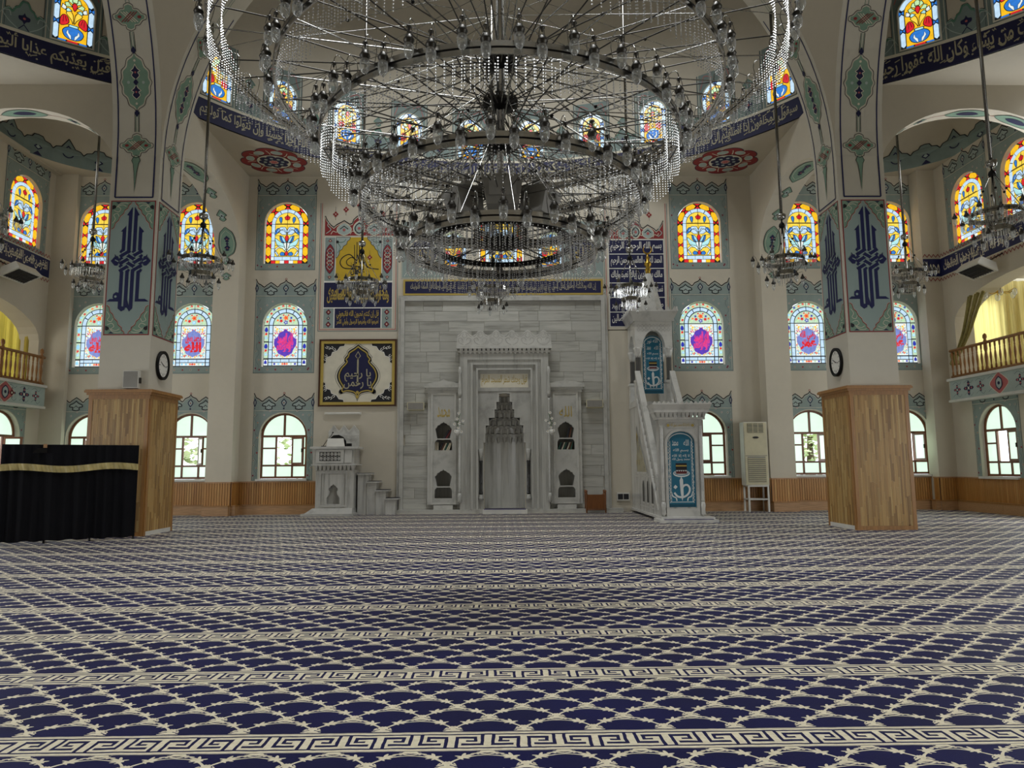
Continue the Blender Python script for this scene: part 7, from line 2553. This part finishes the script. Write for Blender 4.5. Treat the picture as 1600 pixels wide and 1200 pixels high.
wall_band(map_left, 15.6, 22.0, 7.52, 8.10, [('لقد رضي الله عن المؤمنين إذ يبايعونك', 19.3, 21.9), ('تحت الشجرة فعلم ما في قلوبهم', 16.6, 19.2)], wall_left)
wall_band(map_right, -21.75, -15.6, 7.42, 8.0, [('وعد الله الذين آمنوا وعملوا الصالحات', -21.6, -18.9), ('منهم مغفرة وأجرا عظيما', -18.8, -16.4)], wall_right)
A = Art(lambda u, v, d: (u, 21.75 - d, v), .006, .003)
A.rect(13.63, 14.2, 7.42, 8.0, 'navy_bright', 0); A.text('محمد', 13.7, 14.15, 7.5, 7.92, 'cream_paint', 1, .014)
for v, s_ in ((8.05, 1), (7.37, -1)):
    for i in range(4): A.stroke([(13.63 + .14 * i, v), (13.70 + .14 * i, v + s_ * .1), (13.77 + .14 * i, v)], .022, 'red_paint', 1)
A.build('calligraphy_band', wall_right)


def slab_art(mapf, u0, u1, z0, z1, flip):
    A = Art(mapf, .006, .003)
    A.rect(u0, u1, z0, z1, 'teal_light', 0)
    h = z1 - z0; n = int((u1 - u0) / .52)
    dmd = sym(smooth([(0, -.5), (.12, -.3), (.2, -.16), (.34, -.1), (.42, 0), (.34, .1), (.2, .16), (.12, .3), (0, .5)], 2))
    for i in range(n):
        uc = (u0 + .34 + i * .52) if not flip else (u1 - .42 - (n - 1 - i) * .52); vc = (z0 + z1) / 2
        kind = (i if not flip else n - 1 - i) % 5
        if kind == 3:
            A.outlined(shift(sym(smooth([(0, -.3), (.18, -.18), (.36, 0), (.18, .18), (0, .3)], 3)), uc + .24, vc, 1.05), 'rose_paint', 'cream_paint', .02, 1)
            A.outlined(shift(sym(smooth([(0, -.18), (.10, -.10), (.12, 0), (.10, .10), (0, .18)], 3)), uc + .24, vc), 'teal_light', 'navy_paint', .03, 3); A.disc(uc + .24, vc, .05, 'navy_paint', 5, 8)
        elif kind == 4: continue
        else:
            k = .8 if kind == 1 else .58
            for a in range(4):
                t = a * pi / 2
                A.poly(shift(sym([(0, .03), (.10, .12), (.06, .2), (.09, .26), (0, .36)]), uc, vc, k * .8, k * .8, t), 'navy_paint', 1)
                A.disc(uc + .16 * k * cos(t), vc + .16 * k * sin(t), .03, 'rose_paint', 2, 6)
            A.disc(uc, vc, .05 * k, 'cream_paint', 2, 8)
        A.stroke(smooth([(uc - .2, z0 + .08), (uc - .05, z0 + .16), (uc + .1, z0 + .06), (uc + .2, z0 + .14)], 3), .012, 'line_paint', 1)
        A.stroke(smooth([(uc - .2, z1 - .12), (uc - .05, z1 - .06), (uc + .1, z1 - .14), (uc + .2, z1 - .07)], 3), .012, 'line_paint', 1)
    return A


BAL = MB()
BAL.lathe([(.028, 0), (.028, .10), (.016, .13), (.022, .20), (.034, .32), (.028, .42), (.016, .50), (.024, .53), (.016, .56), (.028, .62), (.028, .72)], 'rail_wood', (0, 0, 0), 8)
BALM = BAL.mesh('baluster')


def gallery(mapf, wall, parms, sgn, label, lit, c0, c1, cords):
    """mapf takes (u, z, d); u0..u1 the visible run of the gallery"""
    c, a, z0, hs, bb = parms
    P = lambda u, v, d: Vector(mapf(u, v, d))
    # floor edge
    root = empty('trim_%d' % (3 if sgn < 0 else 4), kind='structure')
    mb = MB()
    def blk(mb, u0, u1, d0, d1, v0, v1, m):
        bt = [mapf(u0, v0, d0), mapf(u1, v0, d0), mapf(u1, v0, d1), mapf(u0, v0, d1)]; tp = [mapf(u0, v1, d0), mapf(u1, v1, d0), mapf(u1, v1, d1), mapf(u0, v1, d1)]
        mb.hull(bt, tp, m)
    blk(mb, c0, c1, -2.6, .30, 3.36, 3.95, 'wall_plaster')
    blk(mb, c0 - .02, c1 + .02, -.0, .36, 3.95, 4.03, 'sill_white'); blk(mb, c0 - .02, c1 + .02, 0, .34, 3.30, 3.37, 'sill_white')
    mb.build('gallery_edge', root)
    slab_art(lambda u, v, d: mapf(u, v, .30 + d), c0 + .04, c1, 3.37, 3.95, sgn < 0).build('painted_tiles', root)
    # the room behind: end wall facing the hall, outer wall, ceiling
    mb = MB()
    blk(mb, c0 - .2 if sgn > 0 else c0, c1 if sgn > 0 else c1 + .2, -3.6, -3.5, 3.3, 7.6, 'wall_plaster'); blk(mb, c0 - .6, c1 + .3, -3.6, -.6, 7.4, 7.6, 'wall_plaster')
    for u in (c0 - 1.0, c1 + .9): blk(mb, u, u + .1, -3.6, -.6, 3.3, 7.6, 'wall_plaster')
    blk(mb, c0 - 1.0, c1 + 1.0, -3.6, -.6, 3.28, 3.36, 'wall_plaster')
    mb.build('gallery_room', root)
    # railing
    rail = thing('balustrade', label, 'railing', mapf((c0 + c1) / 2, 4.03, .22))
    org = Vector(mapf((c0 + c1) / 2, 4.03, .22))
    def R(u, v, d=.22): return P(u, v, d) - org
    mb = MB(); mb.tube([R(c0 + .05, 4.90), R(c1, 4.90)], .045, 'rail_wood', 6); mb.build('hand_rail', rail)
    mb = MB(); mb.tube([R(c0 + .05, 4.09), R(c1, 4.09)], .04, 'rail_wood', 4); mb.build('bottom_rail', rail)
    n = int((c1 - c0) / .19)
    for i in range(n):
        u = c0 + .12 + i * .19
        if (i % 9 == 8) if sgn > 0 else ((n - 1 - i) % 9 == 0):
            mb = MB(); p = R(u, 4.03); mb.lathe([(.05, 0), (.05, .12), (.03, .2), (.05, .45), (.03, .6), (.05, .68), (.05, .92), (.03, .96), (.06, 1.02), (.05, 1.1), (.01, 1.14)], 'rail_wood', p, 8); mb.build('newel', rail)
        else:
            o = put('baluster', BALM, rail, R(u, 4.12)); o.scale = (1, 1, 1.04)
    return root


gallery(map_left, wall_left, GL, -1, 'turned wooden balustrade of the left gallery, in front of the drawn yellow curtain', 0, 15.6, 21.75, None)
gallery(map_right, wall_right, GR, 1, 'turned wooden balustrade of the right gallery, in front of the swagged curtain', 1, -21.35, -15.4, None)


def hang_curtain(name, label, mapf, u0, u1, v0, v1, d, m, amp=.05, freq=9):
    n = int((u1 - u0) * 26); rows_ = 4; vs = []
    for j in range(rows_ + 1):
        for i in range(n + 1):
            u = u0 + (u1 - u0) * i / n
            vs.append(mapf(u, v0 + (v1 - v0) * j / rows_, d + amp * sin(u * freq * 2.1 + .6 * sin(u * 3)) + amp * .4 * sin(u * freq * 5)))
    mb = MB(); mb.add(vs, [(j * (n + 1) + i, j * (n + 1) + i + 1, (j + 1) * (n + 1) + i + 1, (j + 1) * (n + 1) + i) for j in range(rows_) for i in range(n)], m, True)
    o = mb.build(name); tag(o, label, 'curtain'); return o


def front_map(y0): return lambda u, v, d: (u, y0 - d, v)


hang_curtain('gallery_curtain', 'drawn yellow curtain filling the arch of the left gallery', front_map(21.75), -17.6, -14.72, 4.05, 7.3, .0, 'yellow_curtain_cloth', .05, 11)
hang_curtain('gallery_curtain', 'sheer yellow curtain glowing in front of the right gallery window', front_map(21.9), 14.6, 17.6, 4.25, 7.3, .0, 'sheer_curtain_cloth', .04, 11)
for cx_ in (15.62, -16.2):
    w = window_root((cx_, 22.18, 4.75))
    mb = MB(); mb.prism(arch_loop(0, .62, 0, 1.36), local, .0, -.03, 'pane_frosted'); mb.build('pane', w)
    mb = MB()
    for v_ in (.62, .98): mb.box(-.62, .62, -.03, 0, v_, v_ + .07, 'frame_wood')
    mb.box(-.04, .04, -.03, 0, 0, .95, 'frame_wood'); mb.tube([local(u, v, .02) for u, v in arch_loop(0, .62, 0, 1.36, 12)], .04, 'frame_wood', 4, True); mb.build('window_frame', w)
area_light('gallery_daylight', (15.62, 22.1, 5.75), (radians(-90), 0, 0), 1.1, 1.8, 8, (1, .98, .9))
area_light('gallery_daylight', (17.2, 18.5, 5.8), (0, radians(90), 0), 1.6, 1.8, 26, (1, .97, .86))
area_light('gallery_daylight', (-17.4, 18.5, 5.8), (0, radians(-90), 0), 1.6, 1.8, 45, (1, .97, .86))
# swag tied back at the edge of the arch
mb = MB(); n = 14
pts = [(-20.35, 6.45), (-20.55, 6.0), (-20.85, 5.4), (-21.15, 4.95), (-21.3, 4.75)]
pts = smooth(pts, 5)
for q in range(5):
    mb.tube([map_right(u + (q - 1) * (.03 + .13 * (1 - i / len(pts)) ** 1.5), v, .02 + .05 * (q % 2)) for i, (u, v) in enumerate(pts)], [.05 - .02 * i / len(pts) for i in range(len(pts))], 'olive_curtain_cloth', 7)
o = mb.build('tied_curtain'); tag(o, 'olive curtain swag tied back at the right gallery arch', 'curtain')
mb = MB(); mb.lathe([(.05, .12), (.11, .08), (.12, 0), (.09, -.1), (.14, -.22), (.12, -.28)], 'olive_curtain_cloth', (0, 0, 0), 10); mb.build('tassel', o, map_right(-21.3, 4.75, .1))


def heater(label, mapf, u, z, rot):
    t = thing('radiant_heater', label, 'heater', mapf(u, z, .55), rot)
    tl = radians(-24)
    def F(x, y, z): return (x, y * cos(tl) - z * sin(tl), y * sin(tl) + z * cos(tl))
    mb = MB()
    mb.hull([F(-.50, -.30, -.10), F(.50, -.30, -.10), F(.50, .30, -.10), F(-.50, .30, -.10)], [F(-.42, -.22, .14), F(.42, -.22, .14), F(.42, .22, .14), F(-.42, .22, .14)], 'white_metal')
    for a_, c_, e_, g_ in ((-.50, .50, -.30, -.24), (-.50, .50, .24, .30), (-.50, -.44, -.24, .24), (.44, .50, -.24, .24)):
        mb.hull([F(a_, e_, -.13), F(c_, e_, -.13), F(c_, g_, -.13), F(a_, g_, -.13)], [F(a_, e_, -.10), F(c_, e_, -.10), F(c_, g_, -.10), F(a_, g_, -.10)], 'white_metal')
    mb.build('hood', t)
    mb = MB(); mb.hull([F(-.44, -.24, -.112), F(.44, -.24, -.112), F(.44, .24, -.112), F(-.44, .24, -.112)], [F(-.44, -.24, -.105), F(.44, -.24, -.105), F(.44, .24, -.105), F(-.44, .24, -.105)], 'dark_grille'); mb.build('burner', t)
    mb = MB()
    for i in range(9): mb.tube([F(-.40 + .1 * i, -.25, -.135), F(-.40 + .1 * i, .25, -.135)], .006, 'steel_dark', 4)
    for y_ in (-.15, 0, .15): mb.tube([F(-.45, y_, -.135), F(.45, y_, -.135)], .006, 'steel_dark', 4)
    mb.build('guard', t)
    mb = MB(); mb.tube([(-.3, .1, .1), (-.3, .55, .34)], .02, 'steel_dark'); mb.tube([(.3, .1, .1), (.3, .55, .34)], .02, 'steel_dark'); mb.build('bracket', t)
    return t


heater('white gas radiant heater hung above the left gallery arch', map_left, 19.9, 7.12, radians(90))
heater('white gas radiant heater hung above the right gallery arch', map_right, -19.3, 7.0, radians(-90))
# small brass chandelier in the right gallery
t = thing('brass_chandelier', 'small lit brass chandelier inside the right gallery', 'chandelier', map_right(-20.3, 6.55, -.75))
mb = MB(); mb.tube([(0, 0, 0), (0, 0, .9)], .015, 'brass'); mb.sphere((0, 0, 0), .07, 'brass')
for q in range(6):
    a = q * pi / 3
    mb.tube([(0, 0, 0), (.25 * cos(a), .25 * sin(a), -.06), (.42 * cos(a), .42 * sin(a), .02)], .014, 'brass')
mb.build('arms', t)
for q in range(6):
    a = q * pi / 3
    mb = MB(); mb.lathe([(.02, .02), (.06, -.03), (.065, -.14), (.03, -.2)], 'lamp_glass', (.42 * cos(a), .42 * sin(a), 0), 8); mb.build('shade', t)


# ------------------------------------------------------------------ great chandelier
def lamp_meshes():
    """an oil-lantern shaped lamp hanging at the origin (its collar at z=0)"""
    m = MB()
    m.lathe([(.006, .155), (.022, .145), (.026, .132), (.010, .122), (.008, .10)], 'steel_dark', n=8)
    for q in range(3):
        a = 2 * pi * q / 3; m.tube([(.02 * cos(a), .02 * sin(a), .125), (.034 * cos(a), .034 * sin(a), .055)], .004, 'chrome', 3, cap=False)
    m.lathe([(.026, .06), (.030, .052), (.048, .018), (.050, .006), (.042, 0), (.040, -.025), (.038, -.028)], 'steel_dark', n=10)
    m.lathe([(.012, .055), (.012, -.03), (.008, -.05)], 'chrome', n=6)
    g = MB()
    g.lathe([(.002, -.168), (.010, -.160), (.012, -.150)], 'chrome', n=6)
    g.lathe([(.038, -.022), (.046, -.05), (.046, -.09), (.040, -.125), (.024, -.152), (.008, -.160)], 'lamp_glass', n=10)
    return m.mesh('lamp'), g.mesh('glass_globe')


LAMP, GLOBE = lamp_meshes()


def beads(mb, pts, r, m='crystal_bead'):
    for p in pts:
        x, y, z = p
        mb.add([(x + r, y, z), (x, y + r, z), (x - r, y, z), (x, y - r, z), (x, y, z + r * 1.25), (x, y, z - r * 1.25)], [(0, 1, 4), (1, 2, 4), (2, 3, 4), (3, 0, 4), (1, 0, 5), (2, 1, 5), (3, 2, 5), (0, 3, 5)], m)


def strand_ring(mb, R, ztop, spacing, length, gap, r, wave=0.0, nw=12, m='crystal_bead'):
    n = int(2 * pi * R / spacing)
    for i in range(n):
        a = 2 * pi * i / n
        L = length + wave * abs(sin(a * nw / 2))
        k = int(L / gap)
        beads(mb, [(R * cos(a), R * sin(a), ztop - gap * (j + .5)) for j in range(k)], r, m)


CHY = 7.65
ch = thing('great_chandelier', 'huge five-ring steel chandelier of glass lamps and crystal strands under the dome', 'chandelier', (0, CHY, 0))
#        R     z     hoop h  lamps spokes
RINGS = [(3.16, 6.10, .115, 80, 40), (2.50, 5.66, .115, 64, 40), (2.02, 5.10, .125, 54, 44), (1.58, 4.50, .125, 42, 36), (1.08, 3.94, .115, 28, 24)]
HUBZ = [6.12, 5.62, 5.12, 4.52, 3.96]
for ri, (R, z, hh, nl, ns) in enumerate(RINGS):
    mb = MB()
    mb.hoop(R, z - hh, z - hh * .58, .014, 'brushed_steel', n=96); mb.hoop(R, z - hh * .42, z, .014, 'brushed_steel', n=96)
    mb.hoop(R - .006, z - hh * .58, z - hh * .42, .006, 'iron_black', n=96)
    mb.build('hoop', ch)
    hz = HUBZ[ri]
    rad_ = .0075 if ri < 3 else .006
    SPK = []
    for q in (0, 1):
        for mm in ('steel_dark', 'chrome'):
            mb = MB(); mb.tube([(.10, 0, hz + (.02 if q else -.06)), (R - .01, 0, z - hh * (.25 if q else .8))], rad_, mm, 5, cap=False); SPK.append(mb.mesh('spoke'))
    for i in range(ns):
        put('spoke', SPK[(i % 2) * 2 + (0 if i % 3 else 1)], ch, (0, 0, 0), 2 * pi * (i + .5) / ns)
    mb = MB(); mb.lathe([(.05, hz + .05), (.16, hz + .03), (.20, hz), (.18, hz - .05), (.06, hz - .09)], 'iron_black', n=18)
    for i in range(24):
        a = 2 * pi * i / 24; mb.box(.19 * cos(a) - .012, .19 * cos(a) + .012, .19 * sin(a) - .012, .19 * sin(a) + .012, hz - .03, hz + .045, 'steel_dark')
    mb.build('hub', ch)
    # slanting stays with ball joints
    up = hz + .95 + .12 * ri
    nst = 16 if ri < 3 else 12
    STY = []
    for q in (0, 1):
        mb = MB(); p0 = Vector((.06, 0, up)); p1 = Vector((R - .02, 0, z))
        mb.tube([p0, p1], .005, 'chrome', 4, cap=False)
        if q == 0: mb.sphere(p0.lerp(p1, .55), .022, 'iron_black', 8, 5)
        STY.append(mb.mesh('stay'))
    for i in range(nst): put('stay', STY[i % 2], ch, (0, 0, 0), 2 * pi * (i + .25) / nst)
    mb = MB()
    sp = .078 if ri < 3 else .066
    if ri < 4:
        strand_ring(mb, R - .035, z - hh, sp, .26, .030, .0088, .10, 16)
        strand_ring(mb, R - .16, z - hh + .02, sp * 1.15, .20, .031, .0088, .12, 14)
    else:
        strand_ring(mb, R - .03, z - hh, .055, .24, .026, .0078, .0)
        strand_ring(mb, R - .12, z - hh, .062, .26, .026, .0078, .0)
        strand_ring(mb, .30, z + .22, .030, .20, .020, .0095, 0, 1, 'crystal_dark')
        strand_ring(mb, .27, z + .22, .034, .20, .020, .0095, 0, 1, 'crystal_dark')
    mb.build('crystal_strands', ch, kind='stuff')
    ARM = []
    for q in (0, 1):
        out = R + (.085 if q else .065); zz = z + (.03 if q else -.045)
        pr = [(R - .02, z - .03), (R - .06, zz + .12), (R - .03, zz + .21), (out - .03, zz + .235), (out, zz + .16)]
        mb = MB(); mb.tube([(r_ - out, 0, h_ - zz) for r_, h_ in smooth(pr, 2)], .005, 'chrome', 4, cap=False); ARM.append(mb.mesh('lamp_arm'))
    # lamps, alternately on the outer face and a little above
    for i in range(nl):
        a = 2 * pi * i / nl + .02 * (i % 2)
        out = R + (.085 if i % 2 else .065)
        zz = z + (.03 if i % 2 else -.045)
        o = put('lamp', LAMP, ch, (out * cos(a), out * sin(a), zz), a)
        put('glass_globe', GLOBE, o); put('lamp_arm', ARM[i % 2], o)
# lowest open ring with its fringe
mb = MB(); mb.hoop(.80, 3.90, 3.96, .03, 'iron_black', n=64)
for i in range(8):
    a = 2 * pi * i / 8; mb.tube([(.80 * cos(a), .80 * sin(a), 3.93), (1.06 * cos(a), 1.06 * sin(a), 3.90)], .008, 'steel_dark', 5); mb.tube([(.80 * cos(a), .80 * sin(a), 3.94), (.3 * cos(a), .3 * sin(a), 4.0)], .008, 'steel_dark', 5)
mb.build('lower_hoop', ch)
mb = MB(); strand_ring(mb, .79, 3.90, .05, .24, .026, .0078); strand_ring(mb, .70, 3.92, .058, .28, .026, .0078)
rg = random.Random(9)
for i in range(26):
    a = 2 * pi * i / 26; x, y = .83 * cos(a), .83 * sin(a)
    mb.lathe([(.002, -.16), (.012, -.12), (.010, -.03), (.004, 0)], 'lamp_glass', (x, y, 3.90), 5)
mb.build('crystal_strands', ch, kind='stuff')
mb = MB()
mb.lathe([(.035, 4.75), (.035, 9.5)], 'brushed_steel', n=12)
for i in range(4):
    a = pi / 4 + i * pi / 2; mb.tube([(.05 * cos(a), .05 * sin(a), 5.0), (.05 * cos(a), .05 * sin(a), 18.5)], .012, 'chrome', 6)
mb.build('pole', ch)
# loudspeakers hung in the middle of the chandelier
for i, (dx, dy, rz, w, lab) in enumerate(((0.02, -.38, 0, .44, 'grey loudspeaker hung in the centre of the great chandelier, facing the hall'), (-.50, -.10, -58, .42, 'grey horn loudspeaker in the great chandelier, left of the central one'), (.52, -.10, 58, .42, 'grey horn loudspeaker in the great chandelier, right of the central one'))):
    t = thing('hanging_loudspeaker', lab, 'loudspeaker', (dx, CHY + dy, 4.26), radians(rz))
    mb = MB()
    if i == 0: mb.hull([(-.17, .02, .02), (.17, .02, .02), (.17, .30, .02), (-.17, .30, .02)], [(-.23, -.03, .33), (.23, -.03, .33), (.20, .30, .36), (-.20, .30, .36)], 'speaker_grey')
    else: mb.hull([(-.13, .0, .0), (.13, .0, .0), (.10, .30, .05), (-.10, .30, .05)], [(-.20, -.10, .26), (.20, -.10, .26), (.13, .26, .34), (-.13, .26, .34)], 'speaker_grey')
    mb.build('case', t)
    mb = MB(); mb.box(-.15, .15, -.034, -.02, .10, .30, 'speaker_grey') if i == 0 else mb.lathe([(.05, .10), (.10, .12), (.11, .16)], 'grey_plastic', (0, -.04, .04), 12)
    mb.build('grille', t)
    mb = MB(); mb.tube([(-.03, .1, .33), (-.03, .1, .52)], .02, 'speaker_grey'); mb.box(-.09, .09, .06, .14, .34, .38, 'speaker_grey'); mb.build('bracket', t)


# ------------------------------------------------------------------ small chandeliers
def small_lamp():
    m = MB()
    m.lathe([(.006, .12), (.022, .11), (.018, .09), (.05, .035), (.052, .012), (.036, 0)], 'steel_dark', n=8)
    m.lathe([(.034, 0), (.042, -.04), (.040, -.08), (.026, -.125), (.006, -.15)], 'lamp_glass', n=8)
    m.lathe([(.002, -.17), (.010, -.155), (.008, -.145)], 'chrome', n=5)
    return m.mesh('lamp')


SLAMP = small_lamp()


def small_chandelier_meshes():
    out = {}
    mb = MB(); mb.hoop(.47, -.10, -.055, .012, 'chrome', n=40); mb.hoop(.47, -.045, 0, .012, 'chrome', n=40); mb.hoop(.462, -.055, -.045, .006, 'iron_black', n=40); out['hoop'] = mb.mesh('hoop')
    mb = MB(); mb.hoop(.26, -.42, -.32, .012, 'chrome', n=32); out['lower_hoop'] = mb.mesh('lower_hoop')
    mb = MB()
    for i in range(12):
        a = 2 * pi * i / 12
        mb.tube([(.02 * cos(a), .02 * sin(a), -.05), (.46 * cos(a), .46 * sin(a), -.05)], .006, 'steel_dark', 4)
        e = .70 if i % 2 else .62; zz = -.02 if i % 2 else -.10
        mb.tube([(p * cos(a), p * sin(a), q) for p, q in smooth([(.46, -.05), (.56, -.14), (.62, .04), (e - .02, .14 + zz), (e, .10 + zz)], 2)], .005, 'chrome', 4)
    for i in range(6):
        a = 2 * pi * (i + .5) / 6
        mb.tube([(.46 * cos(a), .46 * sin(a), -.1), (.26 * cos(a), .26 * sin(a), -.34)], .006, 'steel_dark', 4)
        mb.tube([(.26 * cos(a), .26 * sin(a), -.38), (.40 * cos(a), .40 * sin(a), -.34), (.40 * cos(a), .40 * sin(a), -.42)], .005, 'chrome', 4)
    mb.lathe([(.03, -.36), (.05, -.2), (.03, -.05), (.018, .80)], 'chrome', n=8)
    out['arms'] = mb.mesh('arms')
    mb = MB()
    for i in range(6):
        a = 2 * pi * i / 6
        p0, p1 = Vector((.04 * cos(a), .04 * sin(a), .80)), Vector((.46 * cos(a), .46 * sin(a), 0))
        mb.tube([p0, p1], .008, 'chrome', 4)
        mb.sphere(p0.lerp(p1, .45), .026, 'iron_black', 8, 5)
    mb.lathe([(.05, .76), (.075, .80), (.06, .86), (.02, .90), (.015, .96)], 'iron_black', n=10)
    out['stays'] = mb.mesh('stays')
    mb = MB(); mb.lathe([(.02, .94), (.09, .98), (.105, 1.04), (.10, 1.08), (.06, 1.11), (.035, 1.12)], 'chrome', n=14); out['ball_cup'] = mb.mesh('ball_cup')
    mb = MB()
    strand_ring(mb, .45, -.10, .055, .12, .024, .009, .06, 12); strand_ring(mb, .36, -.08, .07, .20, .024, .009)
    strand_ring(mb, .25, -.42, .045, .10, .024, .009, .06, 8); strand_ring(mb, .14, -.40, .06, .24, .024, .009)
    strand_ring(mb, .30, -.12, .08, .18, .024, .009)
    out['crystal_strands'] = mb.mesh('crystal_strands')
    return out


SM = small_chandelier_meshes()


def small_chandelier(x, y, z, ztop, label, rot=0.0):
    t = thing('small_chandelier', label, 'chandelier', (x, y, z), rot, 'small two-tier crystal chandeliers')
    for nm, me in SM.items(): put(nm, me, t, kind='stuff' if nm == 'crystal_strands' else None)
    mb = MB(); mb.lathe([(.034, 1.12), (.034, ztop - z)], 'rod_steel', n=10); mb.build('rod', t)
    for i in range(12):
        a = 2 * pi * i / 12; e = .70 if i % 2 else .62; zz = -.02 if i % 2 else -.10
        put('lamp', SLAMP, t, (e * cos(a), e * sin(a), zz), a)
    for i in range(6):
        a = 2 * pi * (i + .5) / 6
        put('lamp', SLAMP, t, (.40 * cos(a), .40 * sin(a), -.52), a)
    return t


small_chandelier(-3.83, 18.7, 6.52, 20, 'small chandelier in front of the painted panel with the yellow field')
small_chandelier(-.24, 18.7, 6.28, 20, 'small chandelier hanging in front of the prayer niche wall, below the great one', .2)
small_chandelier(3.55, 18.7, 6.32, 20, 'small chandelier in front of the marble spire and white script panel', .4)
small_chandelier(-7.0, 15.95, 6.30, 12.4, 'small chandelier beside the left pillar, in front of its narrow script face', .1)
small_chandelier(6.72, 16.05, 6.30, 12.6, 'small chandelier beside the right pillar, nearest its narrow script face', .3)
small_chandelier(-11.5, 19.2, 7.05, 13.41, 'small chandelier in the left corner bay, partly behind the left pillar', .25)
small_chandelier(11.55, 19.2, 6.85, 13.41, 'small chandelier in the right corner bay, just right of the right pillar', .15)
small_chandelier(10.02, 13.5, 6.48, 16.4, 'nearest small chandelier at the right edge, in front of stained glass', .05)
small_chandelier(-10.35, 13.5, 6.50, 16.4, 'small chandelier at the left edge, only its rim in view', .35)


# ------------------------------------------------------------------ outside: lawn and trees seen through the open casements
mb = MB(); mb.box(-40, 40, 23.3, 60, -.6, -.4, 'lawn'); mb.build('ground_lawn', kind='structure')
rg = random.Random(21)
def blob_tree(x, y, label):
    t = thing('tree', label, 'tree', (x, y, -.4))
    mb = MB(); mb.lathe([(.28, 0), (.2, .8), (.16, 2.0), (.1, 3.0)], 'tree_bark', n=8); mb.build('trunk', t)
    bm = bmesh.new()
    for _ in range(600):
        a, b_ = rg.uniform(0, 2 * pi), rg.uniform(-1, 1); r = 1.9 * rg.random() ** .4
        c = Vector((r * cos(a) * sqrt(1 - b_ * b_), r * sin(a) * sqrt(1 - b_ * b_), 2.6 + r * b_ * .95))
        q = Matrix.Rotation(rg.uniform(0, 6), 3, 'Z') @ Matrix.Rotation(rg.uniform(0, 3), 3, 'X')
        s_ = rg.uniform(.11, .20)
        vs = [bm.verts.new(c + q @ Vector(p) * s_) for p in ((-1, 0, 0), (0, -.6, .1), (1, 0, 0), (0, .6, .1))]
        bm.faces.new(vs)
    me = bpy.data.meshes.new('crown'); bm.to_mesh(me); bm.free(); me.materials.append(M('tree_leaf'))
    o = put('crown', me, t); o['kind'] = 'stuff'


for x, y, l in ((-7.6, 28.5, 'leafy tree outside the clear window left of the marble desk'), (-11.6, 28.5, 'leafy tree outside the clear window beside the left pillar'), (12.6, 28.5, 'leafy tree outside the clear window beside the right pillar'), (8.6, 29.5, 'leafy tree outside the clear window right of the pulpit stair'), (-16.8, 28.6, 'leafy tree outside the front window at the far left corner')):
    blob_tree(x, y, l)
